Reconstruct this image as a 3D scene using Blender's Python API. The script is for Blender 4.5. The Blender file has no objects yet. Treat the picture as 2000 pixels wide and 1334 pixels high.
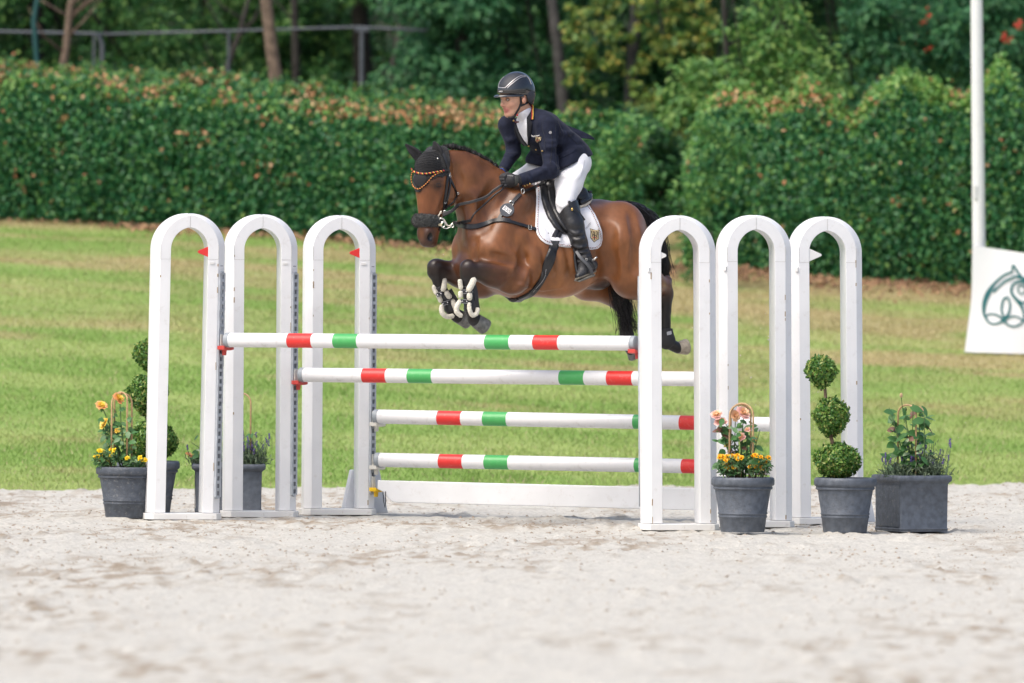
import bpy, bmesh, math, random
import numpy as np
from mathutils import Vector, Matrix

# ------------------------------------------------------------------ camera, world, sun, exposure
scn = bpy.context.scene
COL = scn.collection
FPX = 17000.0            # focal length in pixels of the 2000 px wide photograph
CAM_H = 1.83
PITCH = math.radians(0.546)
ROLL = math.radians(0.42)
r0 = np.array([1.0, 0, 0]); f0 = np.array([0, math.cos(PITCH), -math.sin(PITCH)]); u0 = np.array([0, math.sin(PITCH), math.cos(PITCH)])
RGT = math.cos(ROLL) * r0 + math.sin(ROLL) * u0
UPV = -math.sin(ROLL) * r0 + math.cos(ROLL) * u0
CAM = np.array([0.0, -60.0, CAM_H])
cd = bpy.data.cameras.new('camera')
cam = bpy.data.objects.new('camera', cd); COL.objects.link(cam)
cam.matrix_world = Matrix(((RGT[0], UPV[0], -f0[0], CAM[0]), (RGT[1], UPV[1], -f0[1], CAM[1]), (RGT[2], UPV[2], -f0[2], CAM[2]), (0, 0, 0, 1)))
cd.sensor_width = 36.0; cd.lens = FPX / 2000.0 * 36.0
cd.clip_start = 1.0; cd.clip_end = 3000.0
cd.dof.use_dof = True; cd.dof.focus_distance = 60.0; cd.dof.aperture_fstop = 3.0
scn.camera = cam

SUN_EL, SUN_AZ = math.radians(56), math.radians(228)   # azimuth clockwise from north (+Y): behind the camera, to the left
wd = bpy.data.worlds.new('World'); scn.world = wd; wd.use_nodes = True
wn = wd.node_tree.nodes; wl = wd.node_tree.links
sky = wn.new('ShaderNodeTexSky'); sky.sky_type = 'NISHITA'; sky.sun_disc = False
sky.sun_elevation = SUN_EL; sky.sun_rotation = SUN_AZ
sky.air_density = 1.0; sky.dust_density = 5.0; sky.ozone_density = 1.0
wl.new(sky.outputs[0], wn['Background'].inputs[0]); wn['Background'].inputs[1].default_value = 0.15
sd = bpy.data.lights.new('sun', 'SUN'); sun = bpy.data.objects.new('sun', sd); COL.objects.link(sun)
sd.energy = 1.35; sd.angle = math.radians(40); sd.color = (1.0, 0.985, 0.93)
to_sun = Vector((math.sin(SUN_AZ) * math.cos(SUN_EL), math.cos(SUN_AZ) * math.cos(SUN_EL), math.sin(SUN_EL)))
sun.rotation_euler = (-to_sun).to_track_quat('-Z', 'Y').to_euler()
sun.location = (-20, -40, 40)
vs = scn.view_settings
vs.view_transform = 'Standard'; vs.look = 'None'; vs.gamma = 1.0; vs.exposure = 0.56; vs.use_curve_mapping = False
scn.render.engine = 'CYCLES'
scn.cycles.max_bounces = 6; scn.cycles.diffuse_bounces = 3; scn.cycles.transparent_max_bounces = 8
try:
    scn.cycles.use_denoising = True
except Exception:
    pass

rng = np.random.default_rng(7)
random.seed(7)

# ------------------------------------------------------------------ positions: photograph measurements to metres
def ray(px, py):
    return f0 + RGT * ((px - 1000) / FPX) - UPV * ((py - 667) / FPX)
def W(px, py, D):
    return CAM + ray(px, py) * D
SLOPE = 0.098
def edge_y(x):
    return 10.0 + 0.5 * x
def ground_z(x, y):
    x = np.asarray(x, float); y = np.asarray(y, float)
    t = y - edge_y(x)
    z = np.where(t > 0, SLOPE * t, 0.0)
    # the bank flattens behind the hedge
    return np.where(t > 30, SLOPE * 30 + (t - 30) * 0.03, z)
def G(px, py):
    d = ray(px, py)
    if d[2] < 0:
        t = -CAM[2] / d[2]; p = CAM + d * t
        if p[1] <= edge_y(p[0]):
            return p
    lo, hi = 50.0, 140.0
    for t in np.linspace(60, 140, 1600):
        p = CAM + d * t
        if p[2] <= ground_z(p[0], p[1]):
            return p
    return CAM + d * 140

# ------------------------------------------------------------------ object helpers
def link(o, parent=None):
    COL.objects.link(o)
    if parent is not None:
        o.parent = parent
    return o
def tag(o, label=None, cat=None, group=None, kind=None):
    if label: o['label'] = label
    if cat: o['category'] = cat
    if group: o['group'] = group
    if kind: o['kind'] = kind
    return o
def thing(name, label, cat, loc=(0, 0, 0), group=None, rotz=0.0):
    o = bpy.data.objects.new(name, None); o.empty_display_size = 0.1
    o.location = loc; o.rotation_euler = (0, 0, rotz)
    link(o); return tag(o, label, cat, group)
def mesh_np(name, verts, faces, mat=None, parent=None, smooth=False, cols=None, world=False, mats=None, mat_idx=None):
    """verts (N,3); faces: (M,3)/(M,4) array or list of index lists. world=True: verts are world positions, moved into the parent's frame."""
    me = bpy.data.meshes.new(name)
    verts = np.asarray(verts, float)
    if world and parent is not None:
        M = parent_matrix(parent)
        Mi = np.array(M.inverted())
        verts = verts @ Mi[:3, :3].T + Mi[:3, 3]
    if isinstance(faces, np.ndarray):
        n = faces.shape[1]
        me.vertices.add(len(verts)); me.vertices.foreach_set('co', verts.astype(np.float32).ravel())
        me.loops.add(faces.size); me.loops.foreach_set('vertex_index', faces.astype(np.int32).ravel())
        me.polygons.add(len(faces))
        me.polygons.foreach_set('loop_start', np.arange(0, faces.size, n, dtype=np.int32))
        me.update(calc_edges=True)
    else:
        me.from_pydata([tuple(v) for v in verts], [], [list(f) for f in faces]); me.update()
    if smooth:
        me.polygons.foreach_set('use_smooth', np.ones(len(me.polygons), bool))
    if cols is not None:
        a = me.color_attributes.new('Col', 'FLOAT_COLOR', 'POINT')
        c4 = np.ones((len(verts), 4), np.float32); c4[:, :3] = cols
        a.data.foreach_set('color', c4.ravel())
    for m in (mats or ([mat] if mat else [])):
        me.materials.append(m)
    if mat_idx is not None:
        me.polygons.foreach_set('material_index', np.asarray(mat_idx, np.int32))
    me.update()
    o = bpy.data.objects.new(name, me)
    return link(o, parent)
def parent_matrix(p):
    m = p.matrix_basis.copy()
    while p.parent is not None:
        p = p.parent; m = p.matrix_basis @ m
    return m
class MB:
    """collects simple shapes into one mesh"""
    def __init__(self): self.v = []; self.f = []; self.mi = []
    def add(self, verts, faces, mi=0):
        b = len(self.v); self.v += [tuple(x) for x in verts]
        self.f += [[b + i for i in f] for f in faces]; self.mi += [mi] * len(faces)
    def box(self, c, d, R=None, mi=0, bev=0.0):
        c = np.asarray(c, float); d = np.asarray(d, float) / 2
        P = np.array([[x, y, z] for x in (-1, 1) for y in (-1, 1) for z in (-1, 1)], float) * d
        if R is not None: P = P @ np.asarray(R).T
        self.add(P + c, [(0, 1, 3, 2), (4, 6, 7, 5), (0, 4, 5, 1), (2, 3, 7, 6), (0, 2, 6, 4), (1, 5, 7, 3)], mi)
    def tube(self, pts, rad, n=8, mi=0, cap=True):
        pts = np.asarray(pts, float); m = len(pts)
        rad = np.broadcast_to(np.asarray(rad, float), (m,))
        tan = np.gradient(pts, axis=0); tan /= np.linalg.norm(tan, axis=1)[:, None] + 1e-12
        ref = np.array([0, 0, 1.0]) if abs(tan[0][2]) < 0.9 else np.array([1.0, 0, 0])
        V = []
        a = np.cross(tan[0], ref); a /= np.linalg.norm(a)
        for i in range(m):
            a = a - tan[i] * np.dot(a, tan[i]); a /= np.linalg.norm(a) + 1e-12
            b = np.cross(tan[i], a)
            for k in range(n):
                t = 2 * math.pi * k / n
                V.append(pts[i] + rad[i] * (math.cos(t) * a + math.sin(t) * b))
        F = [(i * n + k, i * n + (k + 1) % n, (i + 1) * n + (k + 1) % n, (i + 1) * n + k) for i in range(m - 1) for k in range(n)]
        if cap:
            F.append(tuple(range(n))[::-1]); F.append(tuple((m - 1) * n + k for k in range(n)))
        self.add(V, F, mi)
    def lathe(self, prof, n=32, c=(0, 0, 0), mi=0, close=True):
        V = []; m = len(prof)
        for r, z in prof:
            for k in range(n):
                t = 2 * math.pi * k / n
                V.append((c[0] + r * math.cos(t), c[1] + r * math.sin(t), c[2] + z))
        F = [(i * n + k, i * n + (k + 1) % n, (i + 1) * n + (k + 1) % n, (i + 1) * n + k) for i in range(m - 1) for k in range(n)]
        if close:
            F.append(tuple(range(n))[::-1]); F.append(tuple((m - 1) * n + k for k in range(n)))
        self.add(V, F, mi)
    def prism(self, poly, h, o=(0, 0, 0), ex=(1, 0, 0), ey=(0, 0, 1), en=(0, 1, 0), mi=0):
        """polygon in the plane ex,ey extruded by h along en"""
        o = np.asarray(o, float); ex = np.asarray(ex, float); ey = np.asarray(ey, float); en = np.asarray(en, float)
        n = len(poly)
        A = [o + ex * p[0] + ey * p[1] for p in poly]; B = [a + en * h for a in A]
        F = [tuple(range(n)), tuple(range(2 * n - 1, n - 1, -1))] + [(i, n + i, n + (i + 1) % n, (i + 1) % n) for i in range(n)]
        self.add(A + B, F, mi)
    def sphere(self, c, r, n=10, m=7, mi=0):
        r = np.broadcast_to(np.asarray(r, float), (3,))
        V = [(c[0], c[1], c[2] + r[2])]
        for i in range(1, m):
            p = math.pi * i / m
            for k in range(n):
                t = 2 * math.pi * k / n
                V.append((c[0] + r[0] * math.sin(p) * math.cos(t), c[1] + r[1] * math.sin(p) * math.sin(t), c[2] + r[2] * math.cos(p)))
        V.append((c[0], c[1], c[2] - r[2])); L = len(V) - 1
        F = [(0, 1 + k, 1 + (k + 1) % n) for k in range(n)]
        for i in range(m - 2):
            for k in range(n):
                a = 1 + i * n
                F.append((a + k, a + n + k, a + n + (k + 1) % n, a + (k + 1) % n))
        a = 1 + (m - 2) * n
        F += [(a + k, L, a + (k + 1) % n) for k in range(n)]
        self.add(V, F, mi)
    def build(self, name, mat, parent=None, smooth=False, world=False, bevel=0.0, mats=None, autosmooth=None):
        o = mesh_np(name, np.array(self.v), self.f, mat, parent, smooth, world=world, mats=mats, mat_idx=self.mi if mats else None)
        bm = bmesh.new(); bm.from_mesh(o.data); bmesh.ops.recalc_face_normals(bm, faces=bm.faces[:])
        bm.to_mesh(o.data); bm.free()
        if bevel:
            md = o.modifiers.new('bevel', 'BEVEL'); md.width = bevel; md.segments = 2; md.limit_method = 'ANGLE'; md.angle_limit = math.radians(35)
        if autosmooth:
            o.data.set_sharp_from_angle(angle=math.radians(autosmooth))
        return o

# ------------------------------------------------------------------ noise in numpy
def vnoise(x, y, seed=0):
    r = np.random.default_rng(seed); T = r.random((256, 256))
    xi = np.floor(x).astype(int); yi = np.floor(y).astype(int); fx = x - xi; fy = y - yi
    fx = fx * fx * (3 - 2 * fx); fy = fy * fy * (3 - 2 * fy)
    g = lambda a, b: T[a % 256, b % 256]
    return (g(xi, yi) * (1 - fx) + g(xi + 1, yi) * fx) * (1 - fy) + (g(xi, yi + 1) * (1 - fx) + g(xi + 1, yi + 1) * fx) * fy
def fbm(x, y, seed=0, oct=4, gain=0.5):
    a = 1.0; s = 0; n = 0
    for i in range(oct):
        s = s + a * vnoise(x * 2 ** i + 17.3 * i, y * 2 ** i + 9.1 * i, seed + i); n += a; a *= gain
    return s / n

# ------------------------------------------------------------------ materials
def new_mat(name):
    m = bpy.data.materials.new(name); m.use_nodes = True
    nt = m.node_tree; b = nt.nodes['Principled BSDF']
    return m, nt, b
def mat(name, col, rough=0.5, var=0.0, scale=20.0, bump=0.0, bscale=60.0, metal=0.0, spec=0.5, coat=0.0, sheen=0.0, col2=None, dirt=None, dscale=3.0, damt=0.5):
    m, nt, b = new_mat(name)
    b.inputs['Roughness'].default_value = rough; b.inputs['Metallic'].default_value = metal
    b.inputs['Specular IOR Level'].default_value = spec
    if coat: b.inputs['Coat Weight'].default_value = coat; b.inputs['Coat Roughness'].default_value = 0.08
    if sheen: b.inputs['Sheen Weight'].default_value = sheen; b.inputs['Sheen Roughness'].default_value = 0.4
    tc = nt.nodes.new('ShaderNodeTexCoord')
    src = None
    if var or col2:
        n = nt.nodes.new('ShaderNodeTexNoise'); n.inputs['Scale'].default_value = scale; n.inputs['Detail'].default_value = 5
        nt.links.new(tc.outputs['Object'], n.inputs['Vector'])
        r = nt.nodes.new('ShaderNodeValToRGB')
        c2 = col2 or tuple(min(1, c * (1 + var)) for c in col); c1 = col if col2 else tuple(c * (1 - var) for c in col)
        r.color_ramp.elements[0].position = 0.35; r.color_ramp.elements[1].position = 0.65
        r.color_ramp.elements[0].color = (*c1, 1); r.color_ramp.elements[1].color = (*c2, 1)
        nt.links.new(n.outputs['Fac'], r.inputs['Fac']); src = r.outputs['Color']
    if dirt:
        n = nt.nodes.new('ShaderNodeTexNoise'); n.inputs['Scale'].default_value = dscale; n.inputs['Detail'].default_value = 8; n.inputs['Roughness'].default_value = 0.7
        nt.links.new(tc.outputs['Object'], n.inputs['Vector'])
        r = nt.nodes.new('ShaderNodeValToRGB'); r.color_ramp.elements[0].position = 0.56; r.color_ramp.elements[1].position = 0.78
        r.color_ramp.elements[0].color = (0, 0, 0, 1); r.color_ramp.elements[1].color = (damt, damt, damt, 1)
        nt.links.new(n.outputs['Fac'], r.inputs['Fac'])
        mx = nt.nodes.new('ShaderNodeMixRGB'); mx.inputs[1].default_value = (*col, 1); mx.inputs[2].default_value = (*dirt, 1)
        if src: nt.links.new(src, mx.inputs[1])
        nt.links.new(r.outputs['Color'], mx.inputs[0]); src = mx.outputs['Color']
    if src: nt.links.new(src, b.inputs['Base Color'])
    else: b.inputs['Base Color'].default_value = (*col, 1)
    if bump:
        n = nt.nodes.new('ShaderNodeTexNoise'); n.inputs['Scale'].default_value = bscale; n.inputs['Detail'].default_value = 4
        nt.links.new(tc.outputs['Object'], n.inputs['Vector'])
        bp = nt.nodes.new('ShaderNodeBump'); bp.inputs['Strength'].default_value = bump; bp.inputs['Distance'].default_value = 0.01
        nt.links.new(n.outputs['Fac'], bp.inputs['Height']); nt.links.new(bp.outputs['Normal'], b.inputs['Normal'])
    return m
def mat_attr(name, rough=0.6, bump=0.0, bscale=60.0, sheen=0.0, spec=0.5, var=0.12, vscale=40.0, stretch=None, translucent=0.0):
    """colour from the mesh's own pigment attribute, with a little noise"""
    m, nt, b = new_mat(name)
    b.inputs['Roughness'].default_value = rough; b.inputs['Specular IOR Level'].default_value = spec
    if sheen: b.inputs['Sheen Weight'].default_value = sheen; b.inputs['Sheen Roughness'].default_value = 0.35
    at = nt.nodes.new('ShaderNodeAttribute'); at.attribute_name = 'Col'
    tc = nt.nodes.new('ShaderNodeTexCoord'); mp = nt.nodes.new('ShaderNodeMapping')
    if stretch: mp.inputs['Scale'].default_value = stretch
    nt.links.new(tc.outputs['Object'], mp.inputs['Vector'])
    n = nt.nodes.new('ShaderNodeTexNoise'); n.inputs['Scale'].default_value = vscale; n.inputs['Detail'].default_value = 6
    nt.links.new(mp.outputs['Vector'], n.inputs['Vector'])
    mr = nt.nodes.new('ShaderNodeMapRange'); mr.inputs['From Min'].default_value = 0.3; mr.inputs['From Max'].default_value = 0.7
    mr.inputs['To Min'].default_value = 1 - var; mr.inputs['To Max'].default_value = 1 + var
    nt.links.new(n.outputs['Fac'], mr.inputs['Value'])
    mx = nt.nodes.new('ShaderNodeMixRGB'); mx.blend_type = 'MULTIPLY'; mx.inputs[0].default_value = 1
    nt.links.new(at.outputs['Color'], mx.inputs[1]); nt.links.new(mr.outputs['Result'], mx.inputs[2])
    nt.links.new(mx.outputs['Color'], b.inputs['Base Color'])
    if bump:
        n2 = nt.nodes.new('ShaderNodeTexNoise'); n2.inputs['Scale'].default_value = bscale; n2.inputs['Detail'].default_value = 4
        nt.links.new(mp.outputs['Vector'], n2.inputs['Vector'])
        bp = nt.nodes.new('ShaderNodeBump'); bp.inputs['Strength'].default_value = bump; bp.inputs['Distance'].default_value = 0.01
        nt.links.new(n2.outputs['Fac'], bp.inputs['Height']); nt.links.new(bp.outputs['Normal'], b.inputs['Normal'])
    if translucent:
        t = nt.nodes.new('ShaderNodeBsdfTranslucent'); ms = nt.nodes.new('ShaderNodeMixShader'); ms.inputs[0].default_value = translucent
        nt.links.new(mx.outputs['Color'], t.inputs['Color'])
        nt.links.new(b.outputs[0], ms.inputs[1]); nt.links.new(t.outputs[0], ms.inputs[2])
        nt.links.new(ms.outputs[0], nt.nodes['Material Output'].inputs['Surface'])
    return m
def leaf_mat(name, stops, rough=0.45, translucent=0.25, spec=0.5):
    """each leaf its own colour from the ramp"""
    m, nt, b = new_mat(name)
    b.inputs['Roughness'].default_value = rough; b.inputs['Specular IOR Level'].default_value = spec
    g = nt.nodes.new('ShaderNodeNewGeometry'); r = nt.nodes.new('ShaderNodeValToRGB')
    while len(r.color_ramp.elements) < len(stops): r.color_ramp.elements.new(0.5)
    for e, (p, c) in zip(r.color_ramp.elements, stops): e.position = p; e.color = (*c, 1)
    nt.links.new(g.outputs['Random Per Island'], r.inputs['Fac'])
    nt.links.new(r.outputs['Color'], b.inputs['Base Color'])
    t = nt.nodes.new('ShaderNodeBsdfTranslucent'); ms = nt.nodes.new('ShaderNodeMixShader'); ms.inputs[0].default_value = translucent
    nt.links.new(r.outputs['Color'], t.inputs['Color'])
    nt.links.new(b.outputs[0], ms.inputs[1]); nt.links.new(t.outputs[0], ms.inputs[2])
    nt.links.new(ms.outputs[0], nt.nodes['Material Output'].inputs['Surface'])
    return m

# ------------------------------------------------------------------ leaves: folded diamonds
def unit(v):
    return v / (np.linalg.norm(v, axis=-1, keepdims=True) + 1e-12)
def leaves_np(P, N, size, aspect=0.55, fold=0.25, axis=None, r=rng):
    """P (n,3) leaf bases, N (n,3) face normals, size (n,) lengths -> verts, tris"""
    n = len(P); N = unit(N)
    A = r.normal(size=(n, 3)) if axis is None else axis + 0.35 * r.normal(size=(n, 3))
    A = unit(A - N * np.sum(A * N, 1)[:, None]); B = np.cross(N, A)
    s = np.asarray(size)[:, None]
    v0 = P; v2 = P + A * s - N * s * 0.12
    mid = P + A * s * 0.45
    v1 = mid + B * s * aspect * 0.5 + N * s * fold * 0.3
    v3 = mid - B * s * aspect * 0.5 + N * s * fold * 0.3
    V = np.stack([v0, v1, v2, v3], 1).reshape(-1, 3)
    i = np.arange(n)[:, None] * 4
    F = np.concatenate([i + [0, 1, 2], i + [0, 2, 3]], 0)
    return V, F
# ------------------------------------------------------------------ sand arena
def sand_height(x, y):
    h = 0.030 * (fbm(x * 3.1, y * 2.2, 3, 3) - 0.5)
    n = fbm(x * 9, y * 7, 11, 3)
    h += 0.060 * np.clip(n - 0.50, 0, 1) * np.clip(fbm(x * 0.9, y * 0.5, 21, 2) * 2.4 - 0.75, 0.05, 1.2)
    h += 0.020 * (vnoise(x * 26, y * 9, 31) - 0.5)
    return h - 0.012
def build_sand():
    xs = np.concatenate([np.arange(-20, -7, 0.25), np.arange(-7.0, 7.001, 0.042), np.arange(7.25, 20, 0.25)]); ys = np.concatenate([np.arange(-34, -6, 0.15), np.arange(-6, 13.0, 0.08)])
    X, Y = np.meshgrid(xs, ys, indexing='ij')
    Z = sand_height(X, Y)
    rp = np.random.default_rng(15)                      # hoof prints: a dip with a pushed-up far rim
    for k in range(230):
        cx, cy = rp.uniform(-5.5, 5.5), -21 + 30 * rp.random() ** .8; sc_ = rp.uniform(.8, 1.25)
        i0, i1 = np.searchsorted(xs, [cx - .3, cx + .3]); j0, j1 = np.searchsorted(ys, [cy - .45, cy + .45])
        dx = (X[i0:i1, j0:j1] - cx) / (.075 * sc_); dy = (Y[i0:i1, j0:j1] - cy) / (.11 * sc_); q = np.sqrt(dx * dx + dy * dy)
        Z[i0:i1, j0:j1] += .014 * sc_ * np.exp(-((q - 1.35) / .45) ** 2) * (1 + .6 * np.sin(dx * 3 + k)) - .022 * np.clip(1 - q, 0, 1)
    e = Y - edge_y(X); Z = np.where(e > 0.3, -0.05, Z)
    patch = np.clip((fbm(X * 1.3, Y * 0.45, 51, 4) - 0.42) * 3.6, 0, 1)
    fine = np.clip((fbm(X * 13, Y * 3.2, 61, 4) - 0.47) * 6, 0, 1)
    k = np.clip(patch * 0.80 * fine + 0.50 * fine * np.clip((Z + 0.004) * 40, 0, 1) , 0, 1)[..., None]
    c = np.array([0.490, 0.474, 0.428]) * (1 - k) + np.array([0.27, 0.215, 0.155]) * k
    nx, ny = X.shape
    V = np.stack([X, Y, Z], -1).reshape(-1, 3)
    I = np.arange(nx * ny).reshape(nx, ny)
    F = np.stack([I[:-1, :-1], I[1:, :-1], I[1:, 1:], I[:-1, 1:]], -1).reshape(-1, 4)
    m = mat_attr('sand', rough=0.95, bump=0.9, bscale=55, spec=0.1, var=0.16, vscale=30)
    o = mesh_np('sand_arena', V, F, m, smooth=True, cols=c.reshape(-1, 3)); tag(o, kind='structure')
    # the sheet beyond, out to the horizon
    q = MB(); q.add([(-900, -900, -0.07), (900, -900, -0.07), (900, 900, -0.07), (-900, 900, -0.07)], [(0, 1, 2, 3)])
    o = q.build('ground', mat('ground', (0.5, 0.45, 0.4), 0.95, var=0.1, scale=0.6)); tag(o, kind='structure')
    # loose clods
    n = 95000
    px = rng.uniform(-6, 6, n); py = -20 + 32 * rng.random(n) ** 0.6
    w = fbm(px * 1.3, py * 0.55, 51, 4) + 0.35 * fbm(px * 5, py * 4, 71, 2)
    keep = (w > 0.50 + 0.22 * rng.random(n)) & (py < edge_y(px) + 0.2)
    px, py = px[keep], py[keep]; n = len(px)
    s = 0.003 + 0.0115 * rng.random(n) ** 4
    base = np.array([[1, 0, 0], [-.5, .87, 0], [-.5, -.87, 0], [0.1, 0.1, 0.9], [.5, -.4, .55], [-.3, .45, .6]])
    T = np.array([[0, 1, 5], [0, 5, 3], [0, 3, 4], [0, 4, 2], [2, 4, 3], [2, 3, 5], [2, 5, 1]])
    a = rng.uniform(0, 6.28, n); ca, sa = np.cos(a), np.sin(a)
    B = base[None] * (0.7 + 0.6 * rng.random((n, 6, 3)))
    Bx = B[..., 0] * ca[:, None] - B[..., 1] * sa[:, None]; By = B[..., 0] * sa[:, None] + B[..., 1] * ca[:, None]
    V = np.stack([Bx * s[:, None] * 1.3 + px[:, None], By * s[:, None] * 1.3 + py[:, None], B[..., 2] * s[:, None] + (sand_height(px, py) - 0.004)[:, None]], -1).reshape(-1, 3)
    F = (T[None] + 6 * np.arange(n)[:, None, None]).reshape(-1, 3)
    kk = (0.25 + 0.75 * rng.random(n))[:, None]
    c = np.repeat(np.array([0.45, 0.405, 0.345]) * (1 - kk) + np.array([0.27, 0.22, 0.17]) * kk, 6, 0)
    o = mesh_np('sand_clods', V, F, mat_attr('clod', 0.95, var=0.2, spec=0.1), cols=c)
    tag(o, 'loose clods of damp sand scattered over the arena surface', kind='stuff')
build_sand()

# ------------------------------------------------------------------ grass bank
def bank_colour(x, y):
    t = np.clip((y - edge_y(x)) / 18, 0, 1)
    k = fbm(x * 0.45, y * 0.9, 81, 4)
    green = np.array([0.345, 0.435, 0.145]); lush = np.array([0.25, 0.375, 0.10]); dry = np.array([0.46, 0.42, 0.20]); straw = np.array([0.48, 0.37, 0.21])
    a = np.clip((k - 0.42) * 5, 0, 1)[..., None]
    c = lush * (1 - a) + green * a
    d = np.clip((fbm(x * 0.35 + 5, y * 1.1, 91, 4) - 0.575 + 0.08 * t + 0.035 * np.clip(x, -2, 4) * t) * 4.5, 0, 1)[..., None]
    c = c * (1 - d * 0.5) + dry * d * 0.5
    s = np.clip((fbm(x * 0.6, y * 1.5, 96, 3) - 0.5 + 0.30 * (t - 0.8) + 0.10 * np.clip(x + 0.5, 0, 3) * t) * 4, 0, 1)[..., None]
    c = c * (1 - s * 0.72) + straw * s * 0.72
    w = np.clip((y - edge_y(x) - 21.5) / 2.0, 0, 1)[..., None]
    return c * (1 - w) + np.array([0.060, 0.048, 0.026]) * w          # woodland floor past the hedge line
def build_bank():
    xs = np.concatenate([np.arange(-40, -12, 1.0), np.arange(-12, 12.01, 0.12), np.arange(13, 41, 1.0)]); ts = np.concatenate([np.arange(0, 30, 0.12), np.arange(30, 120, 2.0)])
    X, T = np.meshgrid(xs, ts, indexing='ij'); Y = edge_y(X) + T
    Y = Y + np.where(T < 0.5, 0.25 * (vnoise(X * 2.5, T * 0, 5) - 0.5), 0)
    Z = ground_z(X, edge_y(X) + T) + 0.05 * (fbm(X * 0.8, Y * 0.8, 101, 3) - 0.5) + 0.018
    Z[:, 0] = -0.06
    nx, ny = X.shape
    I = np.arange(nx * ny).reshape(nx, ny)
    F = np.stack([I[:-1, :-1], I[1:, :-1], I[1:, 1:], I[:-1, 1:]], -1).reshape(-1, 4)
    c = bank_colour(X, Y) * 0.8
    o = mesh_np('grass_bank', np.stack([X, Y, Z], -1).reshape(-1, 3), F, mat_attr('turf', 0.95, bump=0.5, bscale=30, var=0.2, spec=0.1), smooth=True, cols=c.reshape(-1, 3))
    tag(o, kind='structure')
    n = 320000
    x = rng.uniform(-6.5, 6.5, n); t = 23 * rng.random(n) ** 1.15; y = edge_y(x) + t - 0.05 + 0.12 * rng.normal(size=n) * (t < 0.4)
    z = ground_z(x, y) + 0.05 * (fbm(x * 0.8, y * 0.8, 101, 3) - 0.5) + 0.012
    h = (0.020 + 0.026 * rng.random(n)) * (0.7 + 0.8 * fbm(x * 1.5, y * 1.5, 111, 3)); w = 0.0045 + 0.004 * rng.random(n)
    a = rng.uniform(0, math.pi, n); lean = rng.normal(0, 0.55, (n, 2)) * h[:, None]
    P = np.stack([x, y, z], 1); D = np.stack([np.cos(a), 0.4 * np.sin(a), 0 * a], 1) * w[:, None]
    tip = P + np.stack([lean[:, 0], lean[:, 1], h], 1)
    V = np.stack([P - D, P + D, tip], 1).reshape(-1, 3); F = np.arange(3 * n).reshape(-1, 3)
    c = bank_colour(x, y) * (0.80 + 0.42 * rng.random((n, 1)))
    dead = rng.random(n) < 0.07; c[dead] = np.array([0.46, 0.40, 0.24]) * (0.8 + 0.4 * rng.random((dead.sum(), 1)))
    o = mesh_np('grass', V, F, mat_attr('grass_blades', 0.75, var=0.05, spec=0.2, translucent=0.3), cols=np.repeat(c, 3, 0))
    tag(o, 'short mown grass covering the bank behind the jump', kind='stuff')
build_bank()

# ------------------------------------------------------------------ hedges
HEDGE_L = leaf_mat('hedge_leaf', [(0.0, (0.016, 0.095, 0.036)), (0.4, (0.032, 0.160, 0.056)), (0.75, (0.065, 0.225, 0.072)), (1.0, (0.15, 0.33, 0.10))], rough=0.40, translucent=0.30, spec=0.35)
HEDGE_Y = leaf_mat('young_sunlit_leaf', [(0.0, (0.08, 0.24, 0.045)), (0.6, (0.16, 0.35, 0.07)), (1.0, (0.30, 0.43, 0.10))], rough=0.45, translucent=0.3)
DRY = leaf_mat('dry_leaf', [(0.0, (0.32, 0.13, 0.055)), (0.5, (0.55, 0.26, 0.12)), (1.0, (0.66, 0.42, 0.24))], rough=0.7, translucent=0.15)
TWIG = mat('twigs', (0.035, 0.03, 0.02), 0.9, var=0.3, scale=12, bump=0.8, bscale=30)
BARK = mat('bark', (0.16, 0.115, 0.08), 0.9, var=0.35, scale=14, bump=0.8, bscale=40)
BARK_D = mat('dark_bark', (0.032, 0.029, 0.024), 0.9, var=0.35, scale=14, bump=0.8, bscale=40)
BARK_G = mat('grey_bark', (0.055, 0.053, 0.05), 0.9, var=0.3, scale=9, bump=0.6, bscale=30)
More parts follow.
